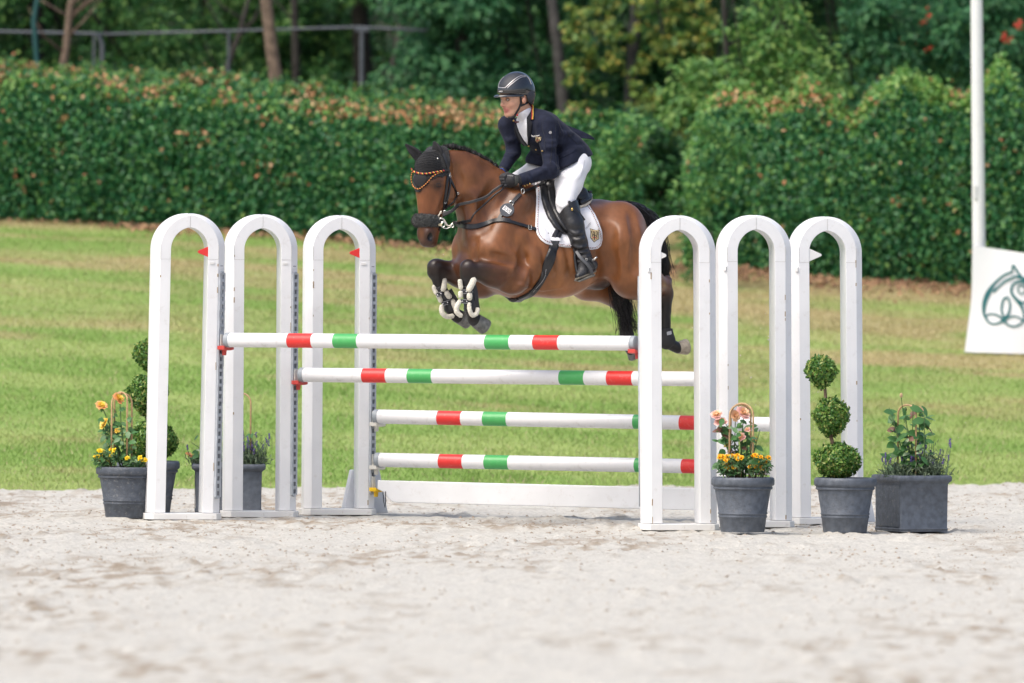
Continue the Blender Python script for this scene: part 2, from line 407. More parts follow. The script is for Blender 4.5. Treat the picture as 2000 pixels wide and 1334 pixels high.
def hedge(stations, depth, label, dens=5000, top_dry=0.50, ragged=0.17, group=None, leaf=0.055, young=0.16, seed=1, face_dry=0.006, loose=0.075):
    """stations: (px, D, base z offset, height) along the front foot"""
    r = np.random.default_rng(seed)
    S = np.array(stations, float)
    foot = np.array([W(p, 600, d) for p, d in S[:, :2]])
    x = foot[:, 0]; y = foot[:, 1]; zb = ground_z(x, y); H = S[:, 2]
    Lx = x[-1] - x[0]
    t = thing('hedge', label, 'hedge', (x.mean(), y.mean(), float(ground_z(x.mean(), y.mean()))), group)
    n = int(Lx * (H.mean() + depth * 1.0) * dens)
    X = r.uniform(x[0], x[-1], n); yy = np.interp(X, x, y); hh = np.interp(X, x, H); gz = ground_z(X, yy)
    part = r.random(n); front = part < 0.66
    bulge = 0.13 * (fbm(X * 1.1, part * 0 + 3, seed + 5, 3) - 0.5)
    v = r.random(n)
    lump = 0.30 * (fbm(X * 2.3, v * hh * 2.3, seed + 9, 3) - 0.5)
    topn = ragged * (fbm(X * 2.0, X * 0 + 2, seed + 2, 4) - 0.5) * 2
    zt = hh + topn
    # front face: leans out a little at the middle, rounded shoulder at the top
    q = v ** 0.92
    yf = yy + bulge + lump * 0.5 + 0.10 * np.clip(q - 0.8, 0, 1) ** 2 * 25 * 0.2 - 0.07 * np.sin(q * 3.1) + np.abs(r.normal(0, 0.075, n)) - loose * np.abs(r.normal(0, 1, n)) * (r.random(n) < .12)
    zf = gz + 0.06 + q * (zt - 0.06) + r.normal(0, 0.02, n)
    u = r.random(n)
    yt = yy + bulge + 0.05 + u * depth; ztp = gz + zt + 0.22 * (fbm(X * 3, u * 4, seed + 3, 3) - 0.5) - 0.05 * u + np.abs(r.normal(0, 0.05, n)) * (r.random(n) < .35)
    P = np.where(front[:, None], np.stack([X, yf, zf], 1), np.stack([X, yt, ztp], 1))
    vis = (np.abs(X) < 6.9) | (r.random(n) < .4)
    Nf = np.stack([r.normal(0, .75, n), -0.95 + r.normal(0, .5, n), 0.32 + r.normal(0, .55, n)], 1)
    Nt = np.stack([r.normal(0, .7, n), -0.3 + r.normal(0, .7, n), 0.8 + r.normal(0, .4, n)], 1)
    N = np.where(front[:, None], Nf, Nt)
    near_top = np.where(front, np.clip((q - 0.90) * 10, 0, 1), np.where(u < .55, 1.0, .55))
    dclump = np.clip((fbm(P[:, 0] * 2.2, P[:, 1] * 3 + P[:, 2] * 2, seed + 7, 3) - 0.42) * 5, 0, 1)
    pd = near_top * top_dry * dclump + face_dry + 0.18 * (fbm(P[:, 0] * 2.6 + 9, P[:, 2] * 2.6, seed + 8, 3) > 0.735)
    isdry = r.random(n) < pd
    isyoung_lit = (~isdry) & (r.random(n) < young * (0.18 + 2.6 * near_top) * (0.4 + 1.4 * fbm(P[:, 0] * 1.4, P[:, 2] * 1.4, seed + 12, 3)))  # paler young leaves crowd the top, also painting its sunlit band
    size = leaf * (0.7 + 0.6 * r.random(n))
    ax = np.stack([r.normal(0, .6, n), -.3 + r.normal(0, .4, n), -.9 + r.normal(0, .5, n)], 1)
    for nm, msk, mt in (('foliage', vis & ~isdry & ~isyoung_lit, HEDGE_L), ('young_sunlit_foliage', vis & isyoung_lit, HEDGE_Y), ('dry_foliage', vis & isdry, DRY)):
        V, F = leaves_np(P[msk], N[msk], size[msk], 0.66, 0.3, axis=ax[msk], r=r)
        o = mesh_np(nm, V, F, mt, t, world=True); o['kind'] = 'stuff'
    # inside: solid uneven dark core in place of twigs, added to block light
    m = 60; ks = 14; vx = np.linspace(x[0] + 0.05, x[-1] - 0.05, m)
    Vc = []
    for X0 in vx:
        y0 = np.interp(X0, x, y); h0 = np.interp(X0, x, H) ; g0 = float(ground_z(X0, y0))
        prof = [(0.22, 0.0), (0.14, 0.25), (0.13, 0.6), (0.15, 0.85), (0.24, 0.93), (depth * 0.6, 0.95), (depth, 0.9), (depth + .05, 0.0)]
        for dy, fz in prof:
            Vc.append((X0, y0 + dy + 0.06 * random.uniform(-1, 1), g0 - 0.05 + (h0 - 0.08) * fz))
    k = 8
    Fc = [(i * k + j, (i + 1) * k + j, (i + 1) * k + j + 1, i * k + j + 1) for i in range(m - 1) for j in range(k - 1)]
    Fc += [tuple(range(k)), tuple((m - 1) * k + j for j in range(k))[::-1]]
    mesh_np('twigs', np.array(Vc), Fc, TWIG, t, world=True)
    # stems at the foot
    sb = MB()
    for X0 in np.arange(x[0] + 0.1, x[-1], 0.16):
        y0 = np.interp(X0, x, y) + 0.1; g0 = float(ground_z(X0, y0))
        sb.tube([(X0, y0, g0 - 0.05), (X0 + random.uniform(-.05, .05), y0 - 0.03, g0 + 0.3)], [0.016, 0.011], 5)
    sb.build('stem', TWIG, t, world=True)
    return t
def hz(px, py_base, py_top):
    p = G(px, py_base); D = p[1] + 60
    return (px, D, (py_base - py_top) * D / FPX)
LH = [hz(p, b, t) for p, b, t in ((-1150, 404, 145), (-420, 428, 165), (-100, 432, 168), (0, 436, 170), (200, 444, 176), (400, 456, 190), (600, 470, 208), (800, 484, 226), (1000, 492, 242), (1130, 496, 225), (1215, 498, 240), (1250, 499, 285))]
hedge(LH, 0.7, 'long clipped beech hedge behind the left stands and the horse', seed=3, ragged=.085, group='clipped hedges along the grass bank')
RH = [hz(p, b, t) for p, b, t in ((1338, 524, 330), (1372, 526, 235), (1450, 532, 190), (1560, 546, 185), (1700, 556, 205), (1800, 562, 195), (1900, 568, 205), (2050, 578, 205), (2400, 590, 215), (3000, 612, 235))]
hedge(RH, 0.9, 'tall ragged hedge on the right behind the flagpole', seed=23, top_dry=0.26, ragged=0.5, young=0.34, loose=.16, group='clipped hedges along the grass bank')
# the second hedge, seen just above the first
BH = [(p, d, h - .13) for p, d, h in ((-1150, 97, 1.27), (-420, 95.5, 1.27), (0, 95.5, 1.26), (300, 95, 1.27), (600, 94.5, 1.30), (800, 94, 1.22), (960, 93.5, 1.22), (1100, 93, 1.05))]
hedge(BH, 0.6, 'low hedge top showing just above the long beech hedge', seed=43, dens=3000, top_dry=0.45, ragged=.08, group='clipped hedges along the grass bank')

# fallen dry leaves along the hedge foot
def litter():
    r = np.random.default_rng(5); n = 4400
    px = r.uniform(-150, 2150, n)
    line = np.interp(px, [s[0] for s in LH[:-1]] + [1285] + [s[0] for s in RH], [s[1] for s in LH[:-1]] + [88] + [s[1] for s in RH])
    w = np.interp(px, [0, 200, 330, 700, 1250, 1500, 2000], [0.25, 0.3, 0.9, 0.7, 1.3, 1.2, 1.0])
    keep = r.random(n) < np.interp(px, [-100, 180, 260, 420, 800, 1300, 2100], [0.12, .15, .7, .7, .6, 1, 1]); px, line, w = px[keep], line[keep], w[keep]; n = len(px)
    D = line + 0.12 - np.abs(r.normal(0, 0.55, n)) * w
    P = np.array([W(a, 600, b) for a, b in zip(px, D)]); P[:, 2] = ground_z(P[:, 0], P[:, 1]) + 0.03 + 0.03 * r.random(n)
    N = np.stack([r.normal(0, .5, n), -0.5 + r.normal(0, .5, n), 0.8 + 0 * px], 1)
    V, F = leaves_np(P, N, 0.05 + 0.03 * r.random(n), 0.7, 0.5, r=r)
    o = mesh_np('fallen_leaves', V, F, leaf_mat('fallen_leaf', [(0.0, (0.13, 0.075, 0.04)), (0.6, (0.27, 0.15, 0.08)), (1.0, (0.42, 0.26, 0.14))], rough=0.8, translucent=0.1)); tag(o, 'brown fallen beech leaves lying along the foot of the hedges', kind='stuff')
litter()

# ------------------------------------------------------------------ trees
def crown_points(c, rad, n, r, clumps=26, cl=0.45):
    """leaf points in clumps through an ellipsoid"""
    c = np.asarray(c, float); rad = np.asarray(rad, float)
    q = unit(r.normal(size=(clumps, 3))) * (r.random((clumps, 1)) ** 0.45)
    cc = c + q * rad
    k = r.integers(0, clumps, n)
    d = unit(r.normal(size=(n, 3))); rr = r.random((n, 1)) ** 0.5
    s = cl * (0.6 + 0.8 * r.random(clumps))[k][:, None]
    P = cc[k] + d * rr * s * np.array([1, 1, 0.75]) * (rad.mean() / 1.6)
    return P, d
def tree(name, label, px, D, h, trunk_r, crowns, mt, leaf, n, bark, group, seed, lean=(0, 0), limbs=7, droop=0.0, aspect=0.6, clumps=26, cl=0.45, extra=None):
    r = np.random.default_rng(seed)
    b = W(px, 600, D); b[2] = ground_z(b[0], b[1])
    t = thing(name, label, 'tree', b, group)
    m = MB(); zs = np.linspace(0, h, 9)
    tr = np.stack([b[0] + lean[0] * zs + 0.05 * np.sin(zs * 1.3 + seed), b[1] + lean[1] * zs, b[2] + zs - 0.1], 1)
    m.tube(tr, trunk_r * (1 - 0.75 * zs / h) + 0.008, 9)
    m.build('trunk', bark, t, smooth=True, world=True)
    lb = MB()
    for i in range(limbs):
        k = r.uniform(0.25, 0.9); p0 = np.array([np.interp(k * h, zs, tr[:, j]) for j in range(3)])
        cidx = crowns[i % len(crowns)]; tgt = b + np.array(cidx[0]) + r.normal(size=3) * np.array(cidx[1]) * 0.5
        mid = (p0 + tgt) / 2 + np.array([0, 0, 0.2])
        lb.tube([p0, mid, tgt], [trunk_r * 0.35, trunk_r * 0.22, 0.008], 6)
    if limbs: lb.build('limb', bark, t, smooth=True, world=True)
    tot = sum(np.prod(c[1]) ** 0.67 for c in crowns)
    VV = []; FF = []; off = 0
    for cen, rad in crowns:
        nn = int(n * np.prod(rad) ** 0.67 / tot)
        P, d = crown_points(b + np.array(cen), rad, nn, r, clumps, cl)
        N = d * 0.5 + np.array([0, -0.5, 0.7]) + r.normal(0, .55, (nn, 3))
        ax = d + np.array([0, 0, -droop])
        V, F = leaves_np(P, N, leaf * (0.65 + 0.7 * r.random(nn)), aspect, 0.25, axis=ax, r=r)
        VV.append(V); FF.append(F + off); off += len(V)
    o = mesh_np('crown', np.concatenate(VV), np.concatenate(FF), mt, t, world=True)
    o['kind'] = 'stuff'
    return t, b
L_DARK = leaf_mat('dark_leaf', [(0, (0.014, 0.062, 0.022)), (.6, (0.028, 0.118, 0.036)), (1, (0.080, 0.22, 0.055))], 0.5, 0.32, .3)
L_MID = leaf_mat('mid_leaf', [(0, (0.024, 0.095, 0.026)), (.6, (0.055, 0.175, 0.042)), (1, (0.17, 0.31, 0.07))], 0.5, 0.35, .3)
L_BLUE = leaf_mat('rowan_leaf', [(0, (0.020, 0.095, 0.040)), (.6, (0.042, 0.165, 0.062)), (1, (0.10, 0.26, 0.09))], 0.5, 0.3, .3)
L_YEL = leaf_mat('birch_leaf', [(0, (0.05, 0.13, 0.025)), (.45, (0.12, 0.24, 0.04)), (.85, (0.32, 0.38, 0.07)), (1, (0.48, 0.36, 0.07))], 0.5, 0.38)
BERRY = mat('berry', (0.55, 0.045, 0.02), 0.35)
FRESH = leaf_mat('bush_leaf', [(0, (0.03, 0.13, 0.035)), (.6, (0.08, 0.24, 0.06)), (1, (0.25, 0.42, 0.11))], .45, .32, .35)
GT = 'trees in the wood behind the hedges'
spec = [
 # px, D, crowns (offset, radii), material, leaf, n
 ('broadleaf_tree', 'dark leafy tree at the left edge behind the rail fence', 60, 104, 8, .13, [((-.6, 0, 4.6), (2.0, 1.2, 2.0)), ((1.0, .4, 3.4), (1.3, 1, 1.3))], L_MID, .085, 9000, BARK_D),
 ('broadleaf_tree', 'leafy tree behind the rail fence beside the straight brown trunk', 400, 107, 8, .14, [((-.3, 0, 4.6), (1.9, 1.2, 1.9)), ((.9, .3, 3.2), (1.2, 1, 1.2))], L_MID, .085, 9000, BARK_D),
 ('broadleaf_tree', 'leafy tree behind the fence above the ears of the horse', 700, 106, 8, .12, [((0, 0, 4.4), (1.9, 1.2, 2.0)), ((-.8, .3, 3.0), (1.0, 1, 1.0))], L_MID, .085, 9000, BARK_D),
 ('feathery_tree', 'dark feathery tree above and left of the rider', 905, 100, 7, .10, [((0.0, 0, 3.4), (1.15, .9, 1.25)), ((.5, .2, 4.6), (1.5, 1, 1.0)), ((0.7, .3, 2.4), (.9, .8, .7))], L_BLUE, .085, 12000, BARK_D),
 ('broadleaf_tree', 'deep green tree directly behind the head of the rider', 1060, 104, 8, .12, [((0, 0, 3.0), (1.2, 1, 1.5)), ((0, 0, 5), (1.6, 1.2, 1.2))], L_DARK, .085, 9000, BARK_G),
 ('birch_tree', 'birch with drooping yellow green sprays right of the rider', 1235, 98, 8, .07, [((-.62, -.2, 3.75), (.20, .3, .95)), ((-.30, -.3, 3.95), (.24, .3, .8)), ((.12, -.3, 3.6), (.22, .3, 1.05)), ((.45, -.2, 3.9), (.22, .3, .8)), ((.75, -.2, 3.8), (.16, .3, .75)), ((.5, 0, 2.55), (.28, .3, .4)), ((0, 0, 4.75), (1.2, .7, .45))], L_YEL, .06, 3600, BARK_G),
 ('broadleaf_tree', 'dark tree filling the gap between the two front hedges', 1300, 101, 8, .10, [((0, 0, 2.6), (1.1, .9, 1.5)), ((.3, .4, 4.6), (1.8, 1.2, 1.4))], L_DARK, .085, 10000, BARK_D),
 ('beech_bush', 'bushy beech growth at the right end of the long clipped hedge', 1196, 87.6, .7, .02, [((-.1, 0, 3.0), (.34, .25, .55)), ((.12, 0, 3.4), (.28, .25, .4)), ((.1, .1, 2.6), (.3, .25, .45))], FRESH, .06, 1500, BARK_D),
 ('beech_bush', 'pale leafy shoots at the left end of the ragged right hedge', 1378, 86.4, .7, .02, [((-.1, .2, 3.0), (.22, .2, .55)), ((.15, .2, 3.6), (.3, .2, .45)), ((-.05, .2, 2.5), (.2, .2, .3))], FRESH, .058, 900, BARK_D),
 ('laurel_bush', 'dark bush filling the gap between the left and the right hedge', 1292, 92.5, 1.2, .03, [((0, 0, 2.95), (.5, .35, .75)), ((-.3, .2, 2.6), (.35, .35, .5)), ((.3, .2, 2.65), (.4, .35, .55))], L_DARK, .075, 2600, BARK_D),
 ('broadleaf_tree', 'green tree rising behind the ragged right hedge', 1530, 99, 8, .10, [((0, 0, 2.8), (1.2, .9, 1.3)), ((-.2, .4, 4.5), (1.7, 1.2, 1.3))], L_MID, .08, 11000, BARK_D),
 ('rowan_tree', 'rowan tree with bright red berry clusters beside the flagpole', 1830, 97, 7, .08, [((0.0, 0, 3.6), (1.1, .8, 1.2)), ((.9, .2, 3.2), (1.0, .8, 1.2)), ((0.3, .2, 5), (1.6, 1, .9))], L_BLUE, .085, 11000, BARK_D),
 ('broadleaf_tree', 'dark tree behind the red berried rowan at upper right', 1700, 105, 8, .12, [((0, 0, 4), (1.9, 1.2, 2.2))], L_DARK, .085, 8000, BARK_D),
 ('broadleaf_tree', 'dark tree at the far right behind the flagpole banner', 2080, 104, 8, .12, [((0, 0, 4), (1.7, 1.2, 2.2))], L_DARK, .085, 8000, BARK_D),
 ('broadleaf_tree', 'green shoots of a young tree just above the right hedge', 1415, 91.5, 4, .04, [((-.35, 0, 3.7), (.38, .3, .45)), ((.2, 0, 3.95), (.42, .3, .6)), ((.55, .1, 4.4), (.3, .3, .6)), ((.9, 0, 3.9), (.4, .3, .4))], leaf_mat('fresh_leaf', [(0, (0.05, 0.17, 0.03)), (.6, (0.13, 0.30, 0.06)), (1, (0.28, 0.42, 0.10))], .5, .35), .07, 2300, BARK_D),
 ('broadleaf_tree', 'pale leafed young tree standing close left of the flagpole top', 1720, 95.5, 4, .04, [((0, -.5, 4.2), (.5, .35, .55)), ((.7, -.4, 4.1), (.4, .35, .4))], L_BLUE, .08, 1800, BARK_D),
]
for i, (nm, lab, px, D, h, tr, cr, mt, lf, n, bk) in enumerate(spec):
    cr = [((c[0][0], c[0][1], c[0][2] - 2.15), c[1]) for c in cr]; n = int(n * 1.9); lf *= 1.12
    t, b = tree(nm, lab, px, D, h, tr, cr, mt, lf, n, bk, None if 'bush' in nm else GT, 200 + i, limbs=0 if 'bush' in nm else 7, droop=1.4 if 'birch' in nm else 0.4, aspect=.7 if 'birch' in nm else .5, clumps=30 if 'birch' in nm else 34, cl=.20 if 'birch' in nm else .5)
    if 'rowan' in nm:
        r = np.random.default_rng(300 + i); m = MB()
        spots = [(1800, 45), (1815, 60), (1785, 75), (1760, 78), (1840, 62), (1838, 100), (1830, 40), (1812, 27), (1845, 75), (1822, 160), (1815, 95), (1990, 50), (1965, 75), (1995, 220)] if px > 1500 else [(830, 22), (865, 92), (905, 70)]
        for sx, sy in spots:
            c = W(sx, sy, D - 1.15)
            for q in range(13 if px > 1500 else 4):
                m.sphere(c + r.normal(0, .028 if px > 1500 else .022, 3), .015, 5, 4)
        m.build('berries', BERRY, t, smooth=True, world=True)['kind'] = 'stuff'

# bare trunks that stand clear of the leaves
def bare_tree(label, pts, rad, bark, D, twigs=0, seed=1, name='bare_tree'):
    b = W(pts[0][0], 600, D); b[2] = ground_z(b[0], b[1])
    t = thing(name, label, 'tree', b, GT)
    P = [np.array([W(p[0], p[1], D)[0], b[1], W(p[0], p[1], D)[2]]) for p in pts]
    P[0][2] = b[2] - 0.1
    m = MB(); m.tube(P, rad, 9); m.build('trunk', bark, t, smooth=True, world=True)
    r = np.random.default_rng(seed)
    if twigs:
        lb = MB()
        for i in range(twigs):
            k = r.uniform(0.4, 0.95) * (len(P) - 1); p0 = P[int(k)] + (P[min(int(k) + 1, len(P) - 1)] - P[int(k)]) * (k % 1)
            d = np.array([r.choice([-1, 1]) * r.uniform(.4, 1), r.normal(0, .3), r.uniform(.5, 1.2)]); L = r.uniform(.4, 1.0)
            lb.tube([p0, p0 + d * L * .5 + [0, 0, -.03], p0 + d * L + r.normal(0, .06, 3)], [.02, .013, .005], 5)
        lb.build('limb', bark, t, smooth=True, world=True)
bare_tree('straight brown trunk rising behind the left hedge', [(552, 330), (540, 160), (530, 90), (520, 0), (505, -150), (490, -400)], [.085, .078, .072, .068, .06, .03], BARK, 97.0)
bare_tree('thin leaning bare tree with twigs near the left edge', [(118, 330), (122, 140), (130, 90), (138, 10), (150, -60)], [.055, .05, .045, .04, .012], BARK, 97.5, 11, 4)
bare_tree('grey trunk in the wood just behind the back of the rider', [(1108, 420), (1100, 200), (1088, 80), (1070, -60)], [.08, .075, .065, .05], BARK_G, 99.5)
bare_tree('slim dark leaning trunk left of the straight brown trunk', [(395, 350), (420, 200), (470, 60), (500, -60)], [.05, .045, .035, .02], BARK_D, 103.5, 5, 8)
bare_tree('slim dark trunk behind the right part of the rail fence', [(745, 350), (765, 150), (790, 20), (800, -80)], [.06, .055, .05, .03], BARK_D, 103.8, 5, 9)
bare_tree('dark upright trunk right of the straight brown one', [(585, 350), (578, 130), (575, 0), (572, -90)], [.055, .05, .045, .03], BARK_D, 104.6, 4, 10)

# the wood behind: one mass
def woodland():
    r = np.random.default_rng(77); n = 74000
    x = r.uniform(-18, 18, n); y = 52 + 8 * r.random(n); z = ground_z(x, y) - .2 + 8.0 * r.random(n) ** 1.05
    cl = fbm(x * 1.1, z * 1.1, 131, 3); keep = cl + .25 * r.random(n) > .50
    x, y, z = x[keep], y[keep], z[keep]; n = len(x)
    P = np.stack([x, y + 0.8 * fbm(x, z, 133, 2), z], 1)
    N = np.stack([r.normal(0, .7, n), -.7 + r.normal(0, .5, n), .6 + r.normal(0, .5, n)], 1)
    V, F = leaves_np(P, N, .13 * (.6 + .8 * r.random(n)), .6, .25, r=r)
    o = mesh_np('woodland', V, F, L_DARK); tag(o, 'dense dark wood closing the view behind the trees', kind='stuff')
    # added banked backdrop shutting out the sky, shade put into its dark colour
    xs = np.linspace(-45, 45, 46); Vb = []
    for a in xs:
        for k, (yy, hh) in enumerate(((62, 0), (63.5, 3.2), (66, 6.2), (72, 9), (90, 10))):
            Vb.append((a, yy + random.uniform(-.6, .6), float(ground_z(a, yy)) - 0.3 + hh + random.uniform(-.5, .5) * (k > 0)))
    Fb = [(i * 5 + j, (i + 1) * 5 + j, (i + 1) * 5 + j + 1, i * 5 + j + 1) for i in range(45) for j in range(4)]
    o = mesh_np('wood_backdrop', np.array(Vb), Fb, mat('dark_backdrop', (0.016, 0.030, 0.014), 0.9, var=.5, scale=1.5, bump=1, bscale=6)); tag(o, kind='structure')
woodland()

# ------------------------------------------------------------------ rail fence behind the left hedge, green post
STEEL = mat('weathered_steel', (0.105, 0.118, 0.13), 0.5, var=.15, scale=9, metal=.3)
def rail_fence():
    D = 99.0
    b = W(400, 600, D); b[2] = ground_z(b[0], b[1])
    t = thing('rail_fence', 'grey tubular rail fence behind the left hedge', 'fence', b)
    pts = [(-300, 64), (0, 62), (185, 66), (200, 67), (440, 61), (700, 53), (780, 57), (835, 60)]
    P = [W(x, y, D) for x, y in pts]
    m = MB(); m.tube(P[:4], .018, 8); m.build('rail', STEEL, t, smooth=True, world=True)
    m = MB(); m.tube(P[3:], .015, 8); m.build('rail', STEEL, t, smooth=True, world=True)
    for x, y, y0 in ((-140, 64, 0), (184, 66, 0), (200, 68, 1), (447, 60, 2), (707, 52, 3)):
        top = W(x, y, D); bot = top.copy(); bot[2] = ground_z(top[0], top[1]) - .1
        m = MB()
        if y0 == 1: m.tube([bot, top - [0, 0, .12], top - [.05, 0, 0]], .027, 8)
        else: m.tube([bot, top], .026 if y0 == 3 else .016, 8)
        if y0 == 3: m.box(top + [0, 0, -.03], (.16, .05, .05))
        m.build('post', STEEL, t, smooth=False, world=True)
rail_fence()
tg = thing('green_post', 'slim dark green metal post at the far left', 'post', tuple(G(78, 436) * [1, 0, 0] + [0, 37.2, 0]))
_b = W(76, 300, 97.2); _b[2] = ground_z(_b[0], _b[1])
tg.location = _b
m = MB(); m.tube([_b - [0, 0, .1], W(72, 120, 97.2), W(66, 40, 97.2), W(76, -20, 97.2), W(84, -120, 97.2)], [.03, .03, .03, .026, .02], 8)
m.build('shaft', mat('green_paint', (0.012, 0.075, 0.070), .45), tg, smooth=True, world=True)
# ------------------------------------------------------------------ the jump: six arched stands, four poles, one plank
WHITE = mat('white_paint', (0.775, 0.78, 0.79), 0.38, var=0.03, scale=5, bump=0.03, bscale=25, dirt=(0.42, 0.37, 0.31), dscale=16.0, damt=0.32)
WHITE_S = mat('scuffed_white_plastic', (0.74, 0.735, 0.72), 0.5, dirt=(0.36, 0.30, 0.24), dscale=14, damt=0.75)
GALV = mat('galvanised_steel', (0.42, 0.45, 0.49), 0.45, metal=0.3, var=0.12, scale=14)
SLOT = mat('slot_shade', (0.17, 0.18, 0.195), 0.8)
REDP = mat('red_paint', (0.68, 0.032, 0.028), 0.38, dirt=(0.75, 0.5, 0.45), dscale=30, damt=.25)
GREENP = mat('green_paint_band', (0.062, 0.37, 0.10), 0.38, dirt=(0.45, 0.6, 0.45), dscale=30, damt=.2)
GREYCAP = mat('grey_end_cap', (0.30, 0.33, 0.36), 0.5)
REDCUP = mat('red_plastic', (0.52, 0.055, 0.045), 0.42)
YELCUP = mat('yellow_plastic', (0.80, 0.50, 0.01), 0.4)
CREAM = mat('cream_plastic', (0.66, 0.64, 0.58), 0.45, dirt=(0.4, .36, .3), damt=.4)
SEAM = mat('seam_filler', (0.50, 0.49, 0.47), 0.8)
CHIP = mat('bare_wood_chip', (0.36, 0.27, 0.18), 0.9)
UA = math.radians(11)
UX = np.array([math.cos(UA), math.sin(UA), 0]); NX = np.array([math.sin(UA), -math.cos(UA), 0]); ZX = np.array([0, 0, 1.0])
T2 = 0.095; CH = 0.045            # half depth of the profile, chamfer
def arc_gothic(a, h, n):
    R = (a * a + h * h) / (2 * a); cx = a - R
    t1 = math.asin(min(1, h / R)) if R > 0 else 0
    if a < R - 1e-9 and h > 0:
        t1 = math.atan2(h, -cx)
    return [(cx + R * math.cos(t1 * i / n), R * math.sin(t1 * i / n)) for i in range(n + 1)]
def stand(px, py, ytop, label, lean=0.0, track_side=1, cups=(), flag=None, brace=False):
    g = G(px, py); D = g[1] + 60; s = FPX / D
    base = np.array([g[0], g[1] + 0.10, 0.0])
    H = (py - ytop) / s - 0.012
    t = thing('jump_stand', label, 'jump stand', base, 'white arched jump stands')
    M = Matrix(((UX[0], -NX[0], 0), (UX[1], -NX[1], 0), (0, 0, 1))).to_4x4()
    t.rotation_euler = M.to_euler()
    sh = math.tan(math.radians(lean))
    # stand frame: x along the arch, y away from the camera, z up
    WO, WF, WI = 0.256, 0.205, 0.131
    rise = 0.25; zs = H - rise
    n = 14
    outer = arc_gothic(WO, rise, n); fr = arc_gothic(WF, rise - 0.010, n); inn = arc_gothic(WI, rise - 0.098, n)
    rings = []
    path = [(0.035, None), (0.5 * zs, None)]
    def sect(ox, oz, fx, fz, ix, iz, sg):
        # closed profile, six corners: inner front, front edge, outer front, outer back, back edge, inner back
        L = lambda x, z: x + sh * z
        return [(L(sg * ix, iz), -T2, iz), (L(sg * fx, fz), -T2, fz), (L(sg * ox, oz), -T2 + CH, oz), (L(sg * ox, oz), T2 - CH, oz), (L(sg * fx, fz), T2, fz), (L(sg * ix, iz), T2, iz)]
    legs = []
    for sg in (1, -1):
        R = [sect(WO, z, WF, z, WI, z, sg) for z in (0.04, zs * 0.5, zs)]
        for i in range(1, n + 1):
            R.append(sect(outer[i][0], zs + outer[i][1], fr[i][0], zs + fr[i][1], inn[i][0], zs + inn[i][1], sg))
        m = MB(); V = [v for r in R for v in r]; k = 6
        F = [(i * k + j, i * k + (j + 1) % k, (i + 1) * k + (j + 1) % k, (i + 1) * k + j) for i in range(len(R) - 1) for j in range(k)]
        F += [tuple(range(k)), tuple((len(R) - 1) * k + j for j in range(k))]
        m.add(V, F)
        o = m.build('arch_leg', WHITE, t, smooth=True, bevel=0.0025, autosmooth=20)
    # fine joint lines: recessed look from thin filler strips standing a hair proud
    m = MB()
    L = lambda x, z: x + sh * z
    for sg in (1, -1):
        zj = zs - 0.07
        m.box((L(sg * (WF + WI) / 2, zj), -T2 - 0.0006, zj), (WF - WI - .004, 0.0012, 0.0022))
        m.box((L(sg * (WF - .001), zj + .05), -T2 - 0.0008, zj + 0.05), (0.0022, 0.002, 0.10))
    m.box((0 + sh * (zs + 0.2), -T2 - 0.0006, zs + rise - .056), (0.002, 0.0012, 0.078))
    m.build('seam', SEAM, t)['kind'] = 'stuff'
    r = np.random.default_rng(int(px)); m = MB()
    for q in range(7):
        sg = r.choice([-1, 1]); z = r.uniform(.05, zs)
        m.box((L(sg * (WF - .003), z), -T2 - .0006, z), (0.004 + .005 * r.random(), .0016, 0.012 + .05 * r.random() ** 3))
    m.build('paint_chip', CHIP, t)['kind'] = 'stuff'
    # base plate
    m = MB(); b = 0.27; d = 0.125
    poly = [(-b, -.06), (-b + .05, -d), (b - .045, -d), (b, -.06), (b, .06), (b - .045, d), (-b + .05, d), (-b, .06)]
    m.prism(poly, 0.043, o=(0, 0, -0.006), ex=(1, 0, 0), ey=(0, 1, 0), en=(0, 0, 1))
    m.build('base_plate', WHITE_S, t, bevel=0.004)
    # perforated track on the chamfer that faces the poles
    sgn = track_side
    cxm = (WF + WO) / 2; a = math.atan2(CH, WO - WF)
    nrm = np.array([math.sin(a), -math.cos(a), 0]); tan = np.array([math.cos(a), math.sin(a), 0])
    if sgn < 0: nrm = np.array([-math.sin(a), math.cos(a), 0]); tan = np.array([-math.cos(a), -math.sin(a), 0])
    c0 = np.array([cxm, -T2 + CH / 2, 0]) if sgn > 0 else np.array([-cxm, T2 - CH / 2, 0])
    ztop = zs - 0.07 - 0.095; zbot = 0.15
    Rm = np.stack([tan, nrm, ZX], 1)
    m = MB()
    def at(u, w, z): return c0 + tan * u + nrm * w + np.array([sh * z, 0, z])
    seg = 12
    for i in range(seg):
        z0 = zbot + (ztop - zbot) * i / seg; z1 = zbot + (ztop - zbot) * (i + 1) / seg
        for u0, wd in ((-.0225, .015), (.0215, .013)):
            m.box(at(u0, .008, (z0 + z1) / 2), (wd, .016, z1 - z0), Rm)
    nh = 30; pit = (ztop - zbot) / nh
    for i in range(nh + 1):
        z = zbot + pit * i; m.box(at(0.0, .0075, z), (.030, .013, pit * 0.42), Rm)
    m.build('track', GALV, t)
    m = MB(); m.box(at(0, .001, (ztop + zbot) / 2), (.05, .004, ztop - zbot), Rm)  # dark strip behind the slots, recess shade put into its colour
    m.build('track_slot_shade', SLOT, t)
